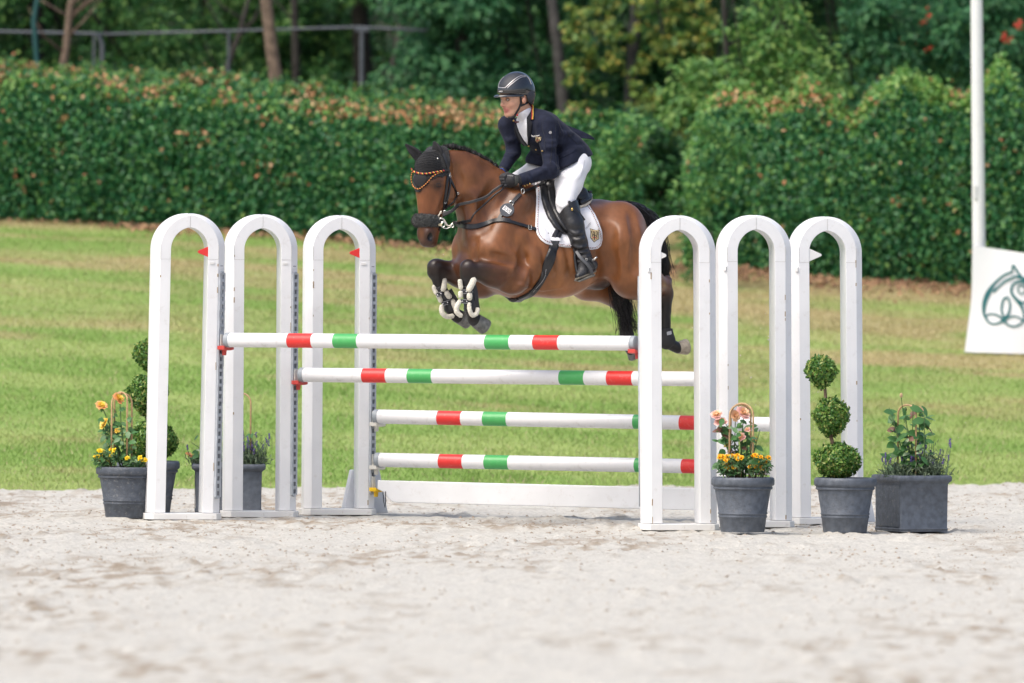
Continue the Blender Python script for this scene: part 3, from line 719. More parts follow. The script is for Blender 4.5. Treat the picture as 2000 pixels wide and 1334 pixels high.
    if sgn > 0:
        m = MB(); m.box(at(0, .001, ztop + .045), (.034, .002, .03), Rm); m.build('sticker', mat('sticker_%d' % px, (.78, .78, .8), .3), t)
        m = MB()
        for k, w in enumerate((.006, .003, .004, .005, .003)):
            m.box(at(-.012 + .006 * k, .0025, ztop + .05), (w * .7, .001, .006), Rm)
        m.build('sticker_print', mat('print_ink_%d' % px, (.03, .04, .08), .5), t)
        m = MB(); m.box((L(WF - .045, zs - .095), -T2 - .003, zs - .095), (.034, .006, .017)); m.build('catch', WHITE_S, t, bevel=.0015)
    else:
        m = MB(); m.box((L(-WF - .012, zs - .12), -T2 + .006, zs - .12), (.02, .022, .03), Rm); m.build('catch', WHITE_S, t, bevel=.0015)
    t['_'] = 0; del t['_']
    Mw = np.array(M)[:3, :3]
    # cups: back plate, curved cup, peg
    for zc, cm in cups:
        m = MB(); p = at(0, .018, zc); m.box(p, (.034, .012, .10), Rm); m.build('cup_plate', CREAM, t, bevel=.003)
        m = MB(); out = nrm
        npt = 9
        prof = [(-.055 + .11 * i / (npt - 1)) for i in range(npt)]
        top = []; bot = []
        for u in prof:
            sag = .016 * (1 - (u / .055) ** 2)
            top.append((u, .012 - sag * 1.0 + .006)); bot.append((u, -.022 - sag * .35 + .012))
        poly = top + bot[::-1]
        m.prism(poly, .062, o=at(0, .022, zc - .045), ex=tan, ey=ZX, en=nrm)
        m.build('cup', cm, t, bevel=.003)
        m = MB(); m.tube([at(0, .042, zc - .05), at(0, .042, zc - .095)], [.019, .014], 10); m.build('cup_peg', cm, t)
    if flag:
        col, zf, size, side = flag
        m = MB(); w, hh = size
        x0 = side * WI; ex = np.array([-side, 0, 0.0])
        m.prism([(-.004, -hh / 2), (w * .9, -.010), (w, -.004), (w, .004), (w * .9, .010), (-.004, hh / 2)], .012, o=(L(x0, zf) + 0, -T2 + .004, zf), ex=ex, ey=(0, 0, 1), en=(0, 1, 0))
        m.build('flag', col, t, bevel=.002)
    if brace:
        m = MB(); m.prism([(.06, 0), (.415, 0), (.345, .31), (.13, .31)], .055, o=(0, .098, 0), ex=(.97, .24, 0), ey=(0, 0, 1), en=(-.24, .97, 0))
        m.build('foot_brace', WHITE, t, bevel=.006)
    t.update_tag()
    def world(p): return base + Mw @ np.asarray(p)
    return t, world, at, D
REDF = mat('red_flag', (0.72, 0.04, 0.035), 0.4); WHF = mat('white_flag', (0.76, 0.755, 0.74), 0.4)
def zpx(py, D, px=700): # height of an image row at a depth
    return W(px, py, D)[2]
SL = [(354, 1013, 413, 0.85), (505, 1008.5, 415, -0.05), (659, 1004, 417, -0.05)]
SR = [(1326, 1034, 417, -0.75), (1474, 1028, 416.5, -0.65), (1615, 1022, 419.5, -0.85)]
rows = [(664, 670.5), (732, 739.5), (813.5, 826.5), (897.5, 911)]
cL = [[], [], []]; cR = [[], [], []]
DL = [G(a, b)[1] + 60 for a, b, c, d in SL]; DR = [G(a, b)[1] + 60 for a, b, c, d in SR]
poles = [(0, 441, 664, 1243.5, 670.5, REDCUP), (1, 586, 732, 1391, 740.5, REDCUP), (2, 731, 813.5, 1536, 829.5, CREAM), (2, 734, 898, 1539, 914.5, CREAM)]
PR = 0.0505
for k, xl, yl, xr, yr, cm in poles:
    zl = zpx(yl, DL[k], xl); zr = zpx(yr, DR[k], xr)
    cL[k].append((zl - PR + .038, cm)); cR[k].append((zr - PR + .038, cm))
zy = zpx(957, DL[2], 735)
cL[2].append((zy + .045, YELCUP)); cR[2].append((zpx(972, DR[2], 1540) + .045, YELCUP))
LABL = ['nearest left arched stand, leaning slightly, red triangle flag in its arch', 'middle arched stand of the left three, carrying the second rail', 'left arched stand next to the horse side, white cups and a yellow cup']
LABR = ['white arched stand right of the rider, hiding the hind leg of the horse', 'middle arched stand of the right three, partly behind the pink rose pot', 'rightmost arched stand with white triangle flag and topiary in front']
stL = []; stR = []
for i, (px, py, yt, ln) in enumerate(SL):
    fl = (REDF, zpx(494, DL[i]), (.072, .075), 1) if i in (0, 2) else None
    stL.append(stand(px, py, yt, LABL[i], ln, 1, cL[i], fl, brace=(i == 2)))
for i, (px, py, yt, ln) in enumerate(SR):
    fl = (WHF, zpx(499, DR[i], 1290), (.036, .05), -1) if i == 0 else ((WHF, zpx(498, DR[i], 1580), (.09, .095), -1) if i == 2 else None)
    stR.append(stand(px, py, yt, LABR[i], ln, -1, cR[i], fl, brace=(i == 2)))

def pole(k, xl, yl, xr, yr, bands, label):
    a = stL[k]; b = stR[k]
    A = W(xl, yl, DL[k] + 0.03); B = W(xr, yr, DR[k] + 0.17)
    d = B - A; Ln = np.linalg.norm(d); ex = d / Ln
    t = thing('jump_pole', label, 'jump pole', tuple(A), 'striped rails of the triple bar')
    t.rotation_euler = Vector(ex).to_track_quat('X', 'Z').to_euler()
    n = 28; m = MB()
    cuts = [0.012] + [c for bd in bands for c in bd[:2]] + [1 - 0.012]
    kinds = []
    for i in range(len(cuts) - 1):
        kinds.append(0 if i % 2 == 0 else bands[i // 2][2])
    for (u0, u1), kd in zip(zip(cuts[:-1], cuts[1:]), kinds):
        V = []
        for u in (u0, u1):
            for q in range(n):
                th = 2 * math.pi * q / n; V.append((u * Ln, PR * math.cos(th), PR * math.sin(th)))
        m.add(V, [(q, (q + 1) % n, n + (q + 1) % n, n + q) for q in range(n)], kd)
    o = m.build('pole_body', None, t, smooth=True, mats=[POLEW, REDP, GREENP])
    for x0, x1 in ((0, .0125), (1 - .0125, 1)):
        m = MB(); e = .004
        V = []
        prof = [(x0 * Ln, PR - .006), (x0 * Ln + e, PR + .0008), (x1 * Ln - e, PR + .0008), (x1 * Ln, PR - .006)]
        for xx, rr in prof:
            for q in range(n):
                th = 2 * math.pi * q / n; V.append((xx, rr * math.cos(th), rr * math.sin(th)))
        F = [(i * n + q, i * n + (q + 1) % n, (i + 1) * n + (q + 1) % n, (i + 1) * n + q) for i in range(3) for q in range(n)] + [tuple(range(n)), tuple(3 * n + q for q in range(n))]
        m.add(V, F); m.build('end_cap', GREYCAP, t, smooth=True, autosmooth=35)
    return t
POLEW = mat('pole_white', (0.75, 0.75, 0.76), 0.35, dirt=(0.38, 0.34, 0.29), dscale=20, damt=.6)
def fr(x, x0, x1): return (x - x0) / (x1 - x0)
B1 = [(fr(a, 441, 1243.5), fr(b, 441, 1243.5), c) for a, b, c in ((568, 616, 1), (659, 706, 2), (956, 1003, 2), (1049, 1097, 1))]
B2 = [(fr(a, 586, 1391), fr(b, 586, 1391), c) for a, b, c in ((713, 760, 1), (803, 851, 2), (1100, 1148, 2), (1192, 1241, 1))]
B3 = [(fr(a, 731, 1536), fr(b, 731, 1536), c) for a, b, c in ((859, 906, 1), (949, 996, 2), (1243, 1290, 2), (1333, 1381, 1))]
B4 = [(fr(a, 734, 1539), fr(b, 734, 1539), c) for a, b, c in ((862, 909, 1), (952, 999, 2), (1246, 1293, 2), (1337, 1385, 1))]
for (k, xl, yl, xr, yr, cm), bd, lab in zip(poles, (B1, B2, B3, B4), (
        'top front rail under the horse, white with red and green bands in red cups', 'second rail down, white with red and green bands, on the middle stands',
        'upper of the two back rails on white cups, red and green bands', 'lowest rail just above the white plank, red and green bands')):
    pole(k, xl, yl, xr, yr, bd, lab)

def plank():
    A = W(737, 938, DL[2] + .0); B = W(1542, 958, DR[2] + .14)
    d = B - A; Ln = np.linalg.norm(d); ex = d / Ln
    t = thing('jump_plank', 'long white filler plank with cut lower corners below the rails', 'plank', tuple(A))
    up = np.array([0, 0, 1.0]); en = np.cross(up, ex); en /= np.linalg.norm(en)
    hh = .155
    poly = [(0, 0), (Ln, 0), (Ln, -.065), (Ln - .03, -.075), (Ln - .11, -hh + .008), (Ln - .14, -hh), (.14, -hh), (.11, -hh + .008), (.03, -.075), (0, -.065)]
    m = MB(); m.prism(poly, .03, o=A, ex=ex, ey=up, en=en)
    m.build('board', WHITE, t, world=True, bevel=.006)
    m = MB(); c = A + ex * .045 - up * .078 - en * .004
    m.tube([c, c + [.006, 0, -.07], c + [.016, 0, -.115], c + [.022, -.01, -.07], c + [.018, -.01, 0]], .0035, 6)
    m.build('cord_loop', mat('black_cord', (.02, .02, .022), .7), t, world=True)
plank()

# ------------------------------------------------------------------ pots
POT = mat('slate_grey_pot', (0.084, 0.098, 0.122), 0.55, var=0.2, scale=26, bump=0.25, bscale=90, dirt=(0.20, 0.20, 0.20), dscale=22, damt=.5)
POT_R = mat('rough_weathered_pot', (0.064, 0.075, 0.094), 0.6, var=0.2, scale=26, bump=0.4, bscale=70, dirt=(0.27, 0.265, 0.245), dscale=42, damt=.95)
SOIL = mat('potting_soil', (0.035, 0.025, 0.018), 0.95, var=.4, scale=40, bump=1, bscale=60)
def round_pot(px, py, wpx, hpx, label, m_):
    g = G(px, py); D = g[1] + 60; s = FPX / D; R = wpx / 2 / s; H = hpx / s
    c = np.array([g[0], g[1] + R * .72 + (.24 if px < 250 else 0), 0])
    t = thing('flower_pot', label, 'flower pot', c, 'dark grey pots beside the stands')
    k = R / .219; hz_ = H / .37
    prof = [(.150, 0), (.153, .01), (.164, .095), (.169, .099), (.170, .106), (.166, .112), (.167, .118), (.172, .122), (.172, .128), (.168, .134), (.193, .285), (.206, .292), (.207, .300), (.203, .306), (.206, .312), (.2165, .318), (.219, .326), (.219, .352), (.215, .364), (.207, .370), (.198, .366), (.194, .352), (.192, .335)]
    mm = MB(); mm.lathe([(r_ * k, z * hz_) for r_, z in prof], 40, close=False)
    mm.build('pot_body', m_, t, smooth=True, autosmooth=50)
    mm = MB(); mm.lathe([(.0001, .342 * hz_), (.193 * k, .338 * hz_)], 24, close=False); mm.build('soil', SOIL, t)
    return t, c, H, R
def square_pot(px, py, wpx, hpx, label, yaw):
    g = G(px, py); D = g[1] + 60; s = FPX / D; H = hpx / s
    A = wpx / s / (abs(math.cos(yaw)) + abs(math.sin(yaw))) / 2
    c = np.array([g[0], g[1] + A * 1.2, 0])
    t = thing('square_planter', label, 'planter', c, 'dark grey pots beside the stands', rotz=yaw)
    mm = MB()
    prof = [(.90, 0), (.90, .035), (.915, .045), (.90, .055), (.885, .07), (.90, .84), (.935, .87), (.985, .895), (1.0, .92), (1.0, .955), (.985, .985), (.95, 1.0), (.88, .99), (.86, .93)]
    V = []; n = 12
    for q, z in prof:
        a = A * q; b_ = A * .04
        for cx, cy in ((1, 1), (-1, 1), (-1, -1), (1, -1)):
            for k in range(3):
                th = math.atan2(cy, cx) + (k - 1) * math.pi / 4
                V.append((cx * (a - b_) + b_ * math.cos(th) * 1.0, cy * (a - b_) + b_ * math.sin(th), z * H))
    F = [(i * n + q, i * n + (q + 1) % n, (i + 1) * n + (q + 1) % n, (i + 1) * n + q) for i in range(len(prof) - 1) for q in range(n)] + [tuple(range(n))]
    mm.add(V, F); mm.build('planter_body', POT, t, smooth=True, autosmooth=40)
    # weathered, flaking left face: a thin proud skin
    mm = MB(); mm.box((-A * .905, 0, H * .455), (.004, A * 1.62, H * .74)); mm.build('weathered_face', POT_R, t, bevel=.0015)
    mm = MB(); mm.box((0, 0, H * .91), (A * 1.7, A * 1.7, .01)); mm.build('soil', SOIL, t)
    return t, c, H, A
P1B = True
P1 = round_pot(244, 1014, 125, 100, 'speckled round pot of yellow roses at the far left', POT_R)
P2 = round_pot(287, 1003, 124, 102, 'round pot half hidden behind the nearest left stand, holding the clipped box', POT)
P3 = square_pot(443, 1003, 150, 96, 'square planter of lavender behind the left stands', math.radians(2))
P4 = round_pot(1451.5, 1040, 124, 107, 'round pot with pink roses and marigolds, right of the stands', POT)
P5 = round_pot(1652, 1041, 123, 107, 'round pot with the three ball topiary at right', POT)
P6 = square_pot(1783, 1039, 158, 110, 'square planter turned cornerwise at the far right', math.radians(26))

# ------------------------------------------------------------------ plants
BOX = leaf_mat('box_leaf', [(0, (0.034, 0.12, 0.022)), (.45, (0.085, 0.22, 0.036)), (.8, (0.20, 0.35, 0.06)), (1, (0.45, 0.46, 0.14))], .4, .3)
ROSEL = leaf_mat('rose_leaf', [(0, (0.034, 0.11, 0.038)), (.6, (0.078, 0.20, 0.060)), (1, (0.20, 0.33, 0.13))], .38, .3)
STEM = mat('green_stem', (0.06, 0.12, 0.03), .6); CANE = mat('cane', (0.46, 0.30, 0.155), .5, var=.15, scale=40)
WOOD_S = mat('topiary_wood', (0.16, 0.11, 0.07), .85, var=.3, scale=50, bump=.5)
def topiary(c, balls, label, px0, hide=None):
    """balls: (px, py, rx, rz) image centres and radii; the stem winds through them"""
    t = thing('topiary', label, 'topiary', c, 'three ball box topiaries in pots')
    D = c[1] + 60; s = FPX / D; r = np.random.default_rng(int(px0))
    pts = [np.array([c[0], c[1], .3])]
    cen = []
    for bx, by, rx, rz in balls:
        p = W(bx, by, D); p[1] = c[1]; cen.append((p, rx / s, rz / s))
    m = MB()
    path = [np.array([c[0], c[1], .28])] + [q[0] + np.array([0.02 * (-1) ** i, 0, -q[2] * .6]) for i, q in enumerate(cen)] + [cen[-1][0]]
    m.tube(path, np.linspace(.016, .009, len(path)), 7)
    for i in range(1, 3):
        p, rx, rz = cen[i]; b0 = p - [0, 0, rz * 1.35]
        for k in range(5): m.tube([b0, p + np.array([r.normal(0, .3) * rx, r.normal(0, .3) * rx, -rz * .3])], [.006, .003], 5)
    m.build('trunk', WOOD_S, t, smooth=True, world=True)
    for i, (p, rx, rz) in enumerate(cen):
        n = int(5200 * (rx / .12) ** 2)
        d = unit(r.normal(size=(n, 3))); lump = 1 + .42 * (fbm(d[:, 0] * 4 + 5 * i + 9, d[:, 2] * 4 + d[:, 1] * 3 + 20, 400 + i, 3) - .5)
        taper = np.where(d[:, 2] < 0, 1 + .40 * d[:, 2] * (i > 0), 1)[:, None]
        P = p + d * np.array([rx, rx, rz]) * (lump * (1.04 - .30 * r.random(n) ** 1.3))[:, None] * np.concatenate([taper, taper, np.ones_like(taper) * (1.12 if i else 1)], 1)
        N = d + r.normal(0, .55, (n, 3))
        V, F = leaves_np(P, N, .022 * (.7 + .7 * r.random(n)), .6, .3, axis=d * .7 + r.normal(0, .6, (n, 3)) + [0, 0, .5], r=r)
        o = mesh_np('leaf_ball', V, F, BOX, t, world=True); o['kind'] = 'stuff'
        mm = MB(); mm.sphere(p, (rx * .76, rx * .76, rz * .76), 16, 10); mm.build('twig_core', TWIG, t, smooth=True, world=True)
topiary(P5[1] + [0, 0, 0], [(1635, 901, 43, 33), (1624, 815, 33, 32), (1604, 727, 29.5, 27)], 'spiral stemmed box topiary of three balls, right of the pink roses', 11)
topiary(P2[1], [(296, 862, 47, 38), (288, 772, 37, 34), (290, 694, 28, 26)], 'three ball box topiary behind the leg of the nearest left stand', 12)

def leaf_mesh(name, mt, aspect=.6):
    m = bpy.data.meshes.new(name); nseg = 5
    V = []; F = []
    for i in range(nseg + 1):
        u = i / nseg; w = aspect * .5 * math.sin(math.pi * u ** .8) ** .8 if 0 < u < 1 else 0.0
        z = -.18 * u * u
        V += [(u, -w, z + .10 * w), (u, 0, z), (u, w, z + .10 * w)]
    for i in range(nseg):
        for j in range(2): F.append((i * 3 + j, (i + 1) * 3 + j, (i + 1) * 3 + j + 1, i * 3 + j + 1))
    m.from_pydata(V, [], F); m.materials.append(mt); m.polygons.foreach_set('use_smooth', np.ones(len(F), bool)); m.update()
    return m
def bloom_mesh(name, mts, r, petals=26, deep=.6):
    """a full rose: petals in rings, cupped, outermost reflexed"""
    V = []; F = []; mi = []
    ga = 2.39996
    for k in range(petals):
        q = (k + .5) / petals; a = k * ga; tilt = math.radians(8 + 78 * q); ln = .45 + .55 * q; wd = .28 + .42 * q
        ca, sa = math.cos(a), math.sin(a); b = len(V)
        for u in (0, .55, 1):
            for w in (-1, 0, 1):
                ww = w * wd * (.35, 1, .75)[(0, .55, 1).index(u)] * .8
                rad = .06 + ln * u * math.sin(tilt) + .06 * (u == 1) * q; zz = ln * u * math.cos(tilt) - .10 * (u == 1) * q + .06 * abs(w) * u
                V.append((ca * rad - sa * ww, sa * rad + ca * ww, zz + .06 * r.normal() * u))
        for i in range(2):
            for j in range(2):
                F.append((b + i * 3 + j, b + (i + 1) * 3 + j, b + (i + 1) * 3 + j + 1, b + i * 3 + j + 1)); mi.append(0 if q < deep else 1)
    b = len(V); V.append((0, 0, .42)); nr = 10
    for rr, zz in ((.14, .40), (.27, .28), (.34, .08)):
        for q in range(nr): V.append((rr * math.cos(6.283 * q / nr), rr * math.sin(6.283 * q / nr), zz))
    for q in range(nr): F.append((b, b + 1 + q, b + 1 + (q + 1) % nr)); mi.append(0)
    for k in range(2):
        for q in range(nr): F.append((b + 1 + k * nr + q, b + 1 + (k + 1) * nr + q, b + 1 + (k + 1) * nr + (q + 1) % nr, b + 1 + k * nr + (q + 1) % nr)); mi.append(0)
    m = bpy.data.meshes.new(name); m.from_pydata(V, [], F)
    for x in mts: m.materials.append(x)
    m.polygons.foreach_set('material_index', mi); m.polygons.foreach_set('use_smooth', np.ones(len(F), bool)); m.update()
    return m
Y1 = mat('yellow_petal', (0.86, 0.60, 0.09), .5); Y2 = mat('apricot_petal', (0.85, 0.42, 0.17), .5); Y3 = mat('pale_yellow_petal', (.87, .70, .22), .5)
K1 = mat('peach_petal', (0.86, 0.54, 0.32), .5); K2 = mat('pink_petal', (0.86, 0.50, 0.44), .5); DEADP = mat('withered_petal', (.50, .34, .20), .8)
MG = mat('marigold_petal', (0.85, 0.46, 0.01), .5); MG2 = mat('marigold_heart', (0.55, 0.16, 0.01), .6)
LAV = mat('lavender_flower', (0.12, 0.085, 0.26), .7); LAVS = mat('lavender_stem', (0.12, 0.19, 0.10), .7)
LEAF_G = leaf_mesh('leaf', ROSEL); LEAF_B = leaf_mesh('leaf_bronze', mat('bronze_leaf', (.15, .07, .045), .45)); LEAF_P = leaf_mesh('leaf_pale', mat('pale_leaf', (.30, .40, .24), .5)); LEAF_Y = leaf_mesh('leaf_yellow', mat('yellowing_leaf', (.50, .40, .08), .5))
def place(me, name, parent, p, z_axis, x_axis, s):
    """one piece: mesh data shared, its own object"""
    z = unit(np.asarray(z_axis, float)); x = np.asarray(x_axis, float); x = unit(x - z * np.dot(x, z)); y = np.cross(z, x)
    Mw = Matrix(((x[0] * s, y[0] * s, z[0] * s, p[0]), (x[1] * s, y[1] * s, z[1] * s, p[1]), (x[2] * s, y[2] * s, z[2] * s, p[2]), (0, 0, 0, 1)))
    o = bpy.data.objects.new(name, me); link(o, parent)
    o.matrix_basis = parent_matrix(parent).inverted() @ Mw
    return o
def rose(c, label, blooms, hoops, nleaf, xs, ys, seed, buds=(), leafs=(LEAF_G,), lw=(1,), size=.055):
    """blooms: (px, py, radius px, mats) ; foliage fills xs (left,right) ys (top,bottom)"""
    D = c[1] + 60; s = FPX / D; r = np.random.default_rng(seed)
    t = thing('rose_bush', label, 'rose bush', (c[0], c[1], .3), 'potted roses on cane hoops')
    root = np.array([c[0], c[1], .30]); sm = MB(); tips = []
    for bx, by, br, ms in blooms:
        p = W(bx, by, D); p[1] = c[1] + r.normal(0, .05); p = np.array(p)
        mid = (root * .45 + p * .55) + np.array([r.normal(0, .02), r.normal(0, .03), 0]); tips.append((root, mid, p))
        sm.tube([root + r.normal(0, .02, 3), mid, p - [0, 0, .012]], [.006, .0045, .003], 5)
    for k in range(5):
        p = W(r.uniform(*xs), ys[0] + (ys[1] - ys[0]) * r.uniform(.05, .4), D); p[1] = c[1] + r.normal(0, .06); mid = root * .5 + np.array(p) * .5 + r.normal(0, .02, 3)
        tips.append((root, mid, np.array(p))); sm.tube([root + r.normal(0, .02, 3), mid, p], [.006, .0045, .0025], 5)
    sm.build('stem', STEM, t, smooth=True, world=True)
    for bx, by, br, ms in blooms:
        me = bloom_mesh('bloom', ms, r, 14 if br < 7 else 28); p = W(bx, by, D); p[1] = c[1] - .03
        ax = np.array([r.normal(0, .45), -.75, .65 + r.normal(0, .25)])
        place(me, 'bloom', t, np.array(p) - unit(ax) * br / s * .35, ax, (1, 0, r.normal()), br / s * 1.05)
    for k in range(nleaf):
        a = tips[r.integers(len(tips))]; u = r.uniform(.25, .97)
        p = a[0] * (1 - u) ** 2 + 2 * a[1] * u * (1 - u) + a[2] * u * u
        q = W(r.uniform(*xs), ys[0] + (ys[1] - ys[0]) * r.random() ** .75, D); q[1] = c[1] + r.normal(0, .07)
        if r.random() < .55: p = np.array(q)
        me = leafs[r.choice(len(leafs), p=np.array(lw) / sum(lw))]
        d = np.array([r.normal(0, 1), -.35 + r.normal(0, .7), r.normal(-.15, .45)])
        place(me, 'leaf', t, p, np.array([r.normal(0, .5), -.55 + r.normal(0, .4), .75]), d, size * (.7 + .6 * r.random()))
    for bx, by, kind in buds:
        p = W(bx, by, D); p[1] = c[1] - .02; m = MB(); m.sphere(p, (.011, .011, .017), 8, 6); m.build('bud', kind, t, smooth=True, world=True)
        m = MB(); m.tube([p - [0, 0, .01], root * .3 + np.array(p) * .7], .003, 5); m.build('bud_stem', STEM, t, world=True)
    h = thing('cane_hoop', 'bent cane hoop supporting the ' + label.split(' ', 1)[0] + ' rose in its pot, ' + str(hoops[0][4]), 'plant support', (c[0], c[1], .3), 'cane hoops in the rose pots')
    for x0, x1, y0, dy, _ in hoops:
        m = MB(); P = []
        A = W(x0, ys[1] + 10, D); B = W(x1, ys[1] + 10, D); Ctop = W((x0 + x1) / 2, y0, D); hw = (B[0] - A[0]) / 2
        zsp = Ctop[2] - hw * 1.0
        P.append((A[0], c[1] + dy, .28)); P.append((A[0], c[1] + dy * .9, zsp))
        for q in range(1, 12):
            th = math.pi * (1 - q / 12); P.append(((A[0] + B[0]) / 2 + hw * math.cos(th), c[1] + dy * math.cos(th) * -.9, zsp + hw * 1.0 * math.sin(th)))
        P.append((B[0], c[1] - dy * .9, zsp)); P.append((B[0], c[1] - dy, .28))
        m.tube(P, .0065, 7); m.build('cane', CANE, h, smooth=True, world=True)
    return t
rose(P1[1], 'yellow rose bush with apricot tinted blooms at the far left', [(199, 790, 11, (Y1, Y2)), (201, 826, 11, (Y3, Y1)), (229, 840, 6, (Y1, Y1)), (234, 776, 12, (Y1, Y2))], [(222, 248, 766, .05, 'yellow blooms beside it'), (218, 256, 768, -.05, '')], 100, (192, 264), (795, 905), 31)
rose(P4[1], 'pink rose bush leaning left, right of the stand legs', [(1399, 808, 11.5, (K1, K2)), (1407, 822, 12, (K1, K2)), (1437, 811, 11, (K1, K1)), (1453, 804, 14, (K1, K2)), (1446, 853, 9.5, (K1, K2)), (1459, 838, 6, (K1, K2))], [(1427, 1470, 788, .04, 'pink blooms beside it'), (1424, 1466, 790, -.05, '')], 120, (1402, 1484), (806, 915), 33, leafs=(LEAF_G, LEAF_B, LEAF_Y), lw=(12, 1, .4), size=.064)
rose(P6[1], 'faded rose bush without open flowers at the far right', [(1797, 800, 7, (DEADP, DEADP))], [(1754, 1788, 791, .05, 'only withered heads beside it')], 110, (1732, 1816), (788, 915), 35, buds=((1760, 772, DEADP), (1783, 794, STEM), (1768, 800, STEM)), leafs=(LEAF_G, LEAF_B, LEAF_P), lw=(10, 1, 1), size=.078)
rose(P3[1], 'small rose bush mostly hidden behind the left stands', [(369, 886, 6, (K1, Y2)), (376, 891, 5, (Y2, Y2))], [(452, 489, 768, .03, 'lavender beside it')], 70, (372, 500), (845, 900), 37, leafs=(LEAF_G, LEAF_P), lw=(6, 1), size=.058)

MG3 = mat('lemon_petal', (0.87, 0.64, 0.02), .5)
def marigold(c, xs, ys, label, n, nl, seed, seedx=0):
    D = c[1] + 60; r = np.random.default_rng(seed)
    t = thing('marigold', label, 'flower', (c[0], c[1], .3), 'marigolds planted below the roses')
    def pt():
        a = r.uniform(0, 6.28); q = r.random() ** .5
        p = W((xs[0] + xs[1]) / 2 + (xs[1] - xs[0]) / 2 * q * math.cos(a), ys[0] + (ys[1] - ys[0]) * .55 + (ys[1] - ys[0]) * .5 * q * math.sin(a), D)
        p[1] = c[1] - .07 + r.normal(0, .04); return np.array(p)
    P = np.array([pt() for _ in range(nl)])
    V, F = leaves_np(P, r.normal(0, .6, (nl, 3)) + [0, -.6, .6], .026 * (.6 + .8 * r.random(nl)), .4, .2, axis=r.normal(0, .6, (nl, 3)) + [0, 0, .4], r=r)
    o = mesh_np('foliage', V, F, ROSEL, t, world=True); o['kind'] = 'stuff'
    mm = MB()
    for k in range(30):
        a = pt(); mm.tube([(c[0] + (a[0] - c[0]) * .6, c[1] - .03, .29), a], .0022, 4)
    mm.build('stem', mat('dry_stem', (.16, .11, .06), .8), t, world=True)
    me = bloom_mesh('flower', (MG2, MG) if c[0] > 0 else (MG, MG3), r, 16, .12)
    for k in range(n):
        p = W(r.uniform(*xs), ys[0] + (ys[1] - ys[0]) * r.random() ** 2.2 * .7, D); p[1] = c[1] - .10 + r.normal(0, .03)
        place(me, 'flower', t, np.array(p), (r.normal(0, .5), -.7, .8), (1, 0, r.normal()), .019 * (.8 + .4 * r.random()))
marigold(P4[1], (1399, 1450), (890, 928), 'yellow marigold clump at the left in the pink rose pot', 20, 900, 51)
marigold(P4[1], (1462, 1505), (888, 926), 'yellow marigold clump at the right in the pink rose pot', 15, 700, 52)
marigold(P1[1], (184, 226), (878, 912), 'yellow marigold clump at the left in the yellow rose pot', 13, 600, 53)
marigold(P1[1], (244, 288), (893, 914), 'low yellow marigold clump beside the nearest stand leg', 7, 500, 54)
def lavender(c, xs, ys, label, n, seed, fl=.9):
    D = c[1] + 60; r = np.random.default_rng(seed); cx = (xs[0] + xs[1]) / 2
    t = thing('lavender', label, 'lavender', (c[0], c[1], .3), 'lavender planted in the square planters')
    sm = MB(); fm = MB(); b0 = W(cx, ys[1], D)
    for k in range(n):
        bx = r.normal(cx, (xs[1] - xs[0]) * .17); b = W(bx, ys[1] + 6, D); b[1] = c[1] + r.normal(0, .05)
        q = r.random(); ex = np.clip(bx + (bx - cx) * 1.3 * q + r.normal(0, 8), xs[0], xs[1]); top = W(ex, ys[1] - (ys[1] - ys[0]) * (.35 + .65 * q), D); top[1] = b[1] + r.normal(0, .03)
        sm.tube([b, (np.array(b) + top) / 2 + r.normal(0, .008, 3), top], [.0024, .002, .0016], 4)
        if r.random() < fl * .75:
            for z in range(4): fm.sphere(np.array(top) + [r.normal(0, .003), r.normal(0, .003), .010 * z - .012], (.0068, .0068, .006), 6, 4)
    sm.build('stem', LAVS, t, world=True); fm.build('flower_spike', LAV, t, world=True)['kind'] = 'stuff'
    m = n * 26; P = np.array([W(r.normal(cx, (xs[1] - xs[0]) * .20), ys[1] + 3 - abs(r.normal(0, .33)) * (ys[1] - ys[0]) * .75, D) for _ in range(m)]); P[:, 1] = c[1] + r.normal(0, .07, m)
    V, F = leaves_np(P, r.normal(0, .7, (m, 3)) + [0, -.7, .3], .038 * (.6 + .8 * r.random(m)), .17, .1, axis=r.normal(0, .5, (m, 3)) + [0, 0, .9], r=r)
    mesh_np('foliage', V, F, LAVMAT, t, world=True)['kind'] = 'stuff'
LAVMAT = leaf_mat('lavender_leaf', [(0, (.045, .075, .045)), (.6, (.095, .145, .085)), (1, (.17, .22, .13))], .6, .15)
lavender(P3[1], (455, 525), (846, 906), 'purple lavender in the planter behind the left stands', 46, 61)
lavender(P6[1], (1716, 1782), (888, 930), 'sparse lavender at the left of the far right planter', 26, 62, .6)
lavender(P6[1], (1772, 1856), (856, 930), 'taller lavender with thin purple spikes at the far right', 44, 63, .55)
lavender(P3[1], (366, 440), (872, 906), 'lavender tuft beside the small rose behind the left stand', 22, 64, .8)

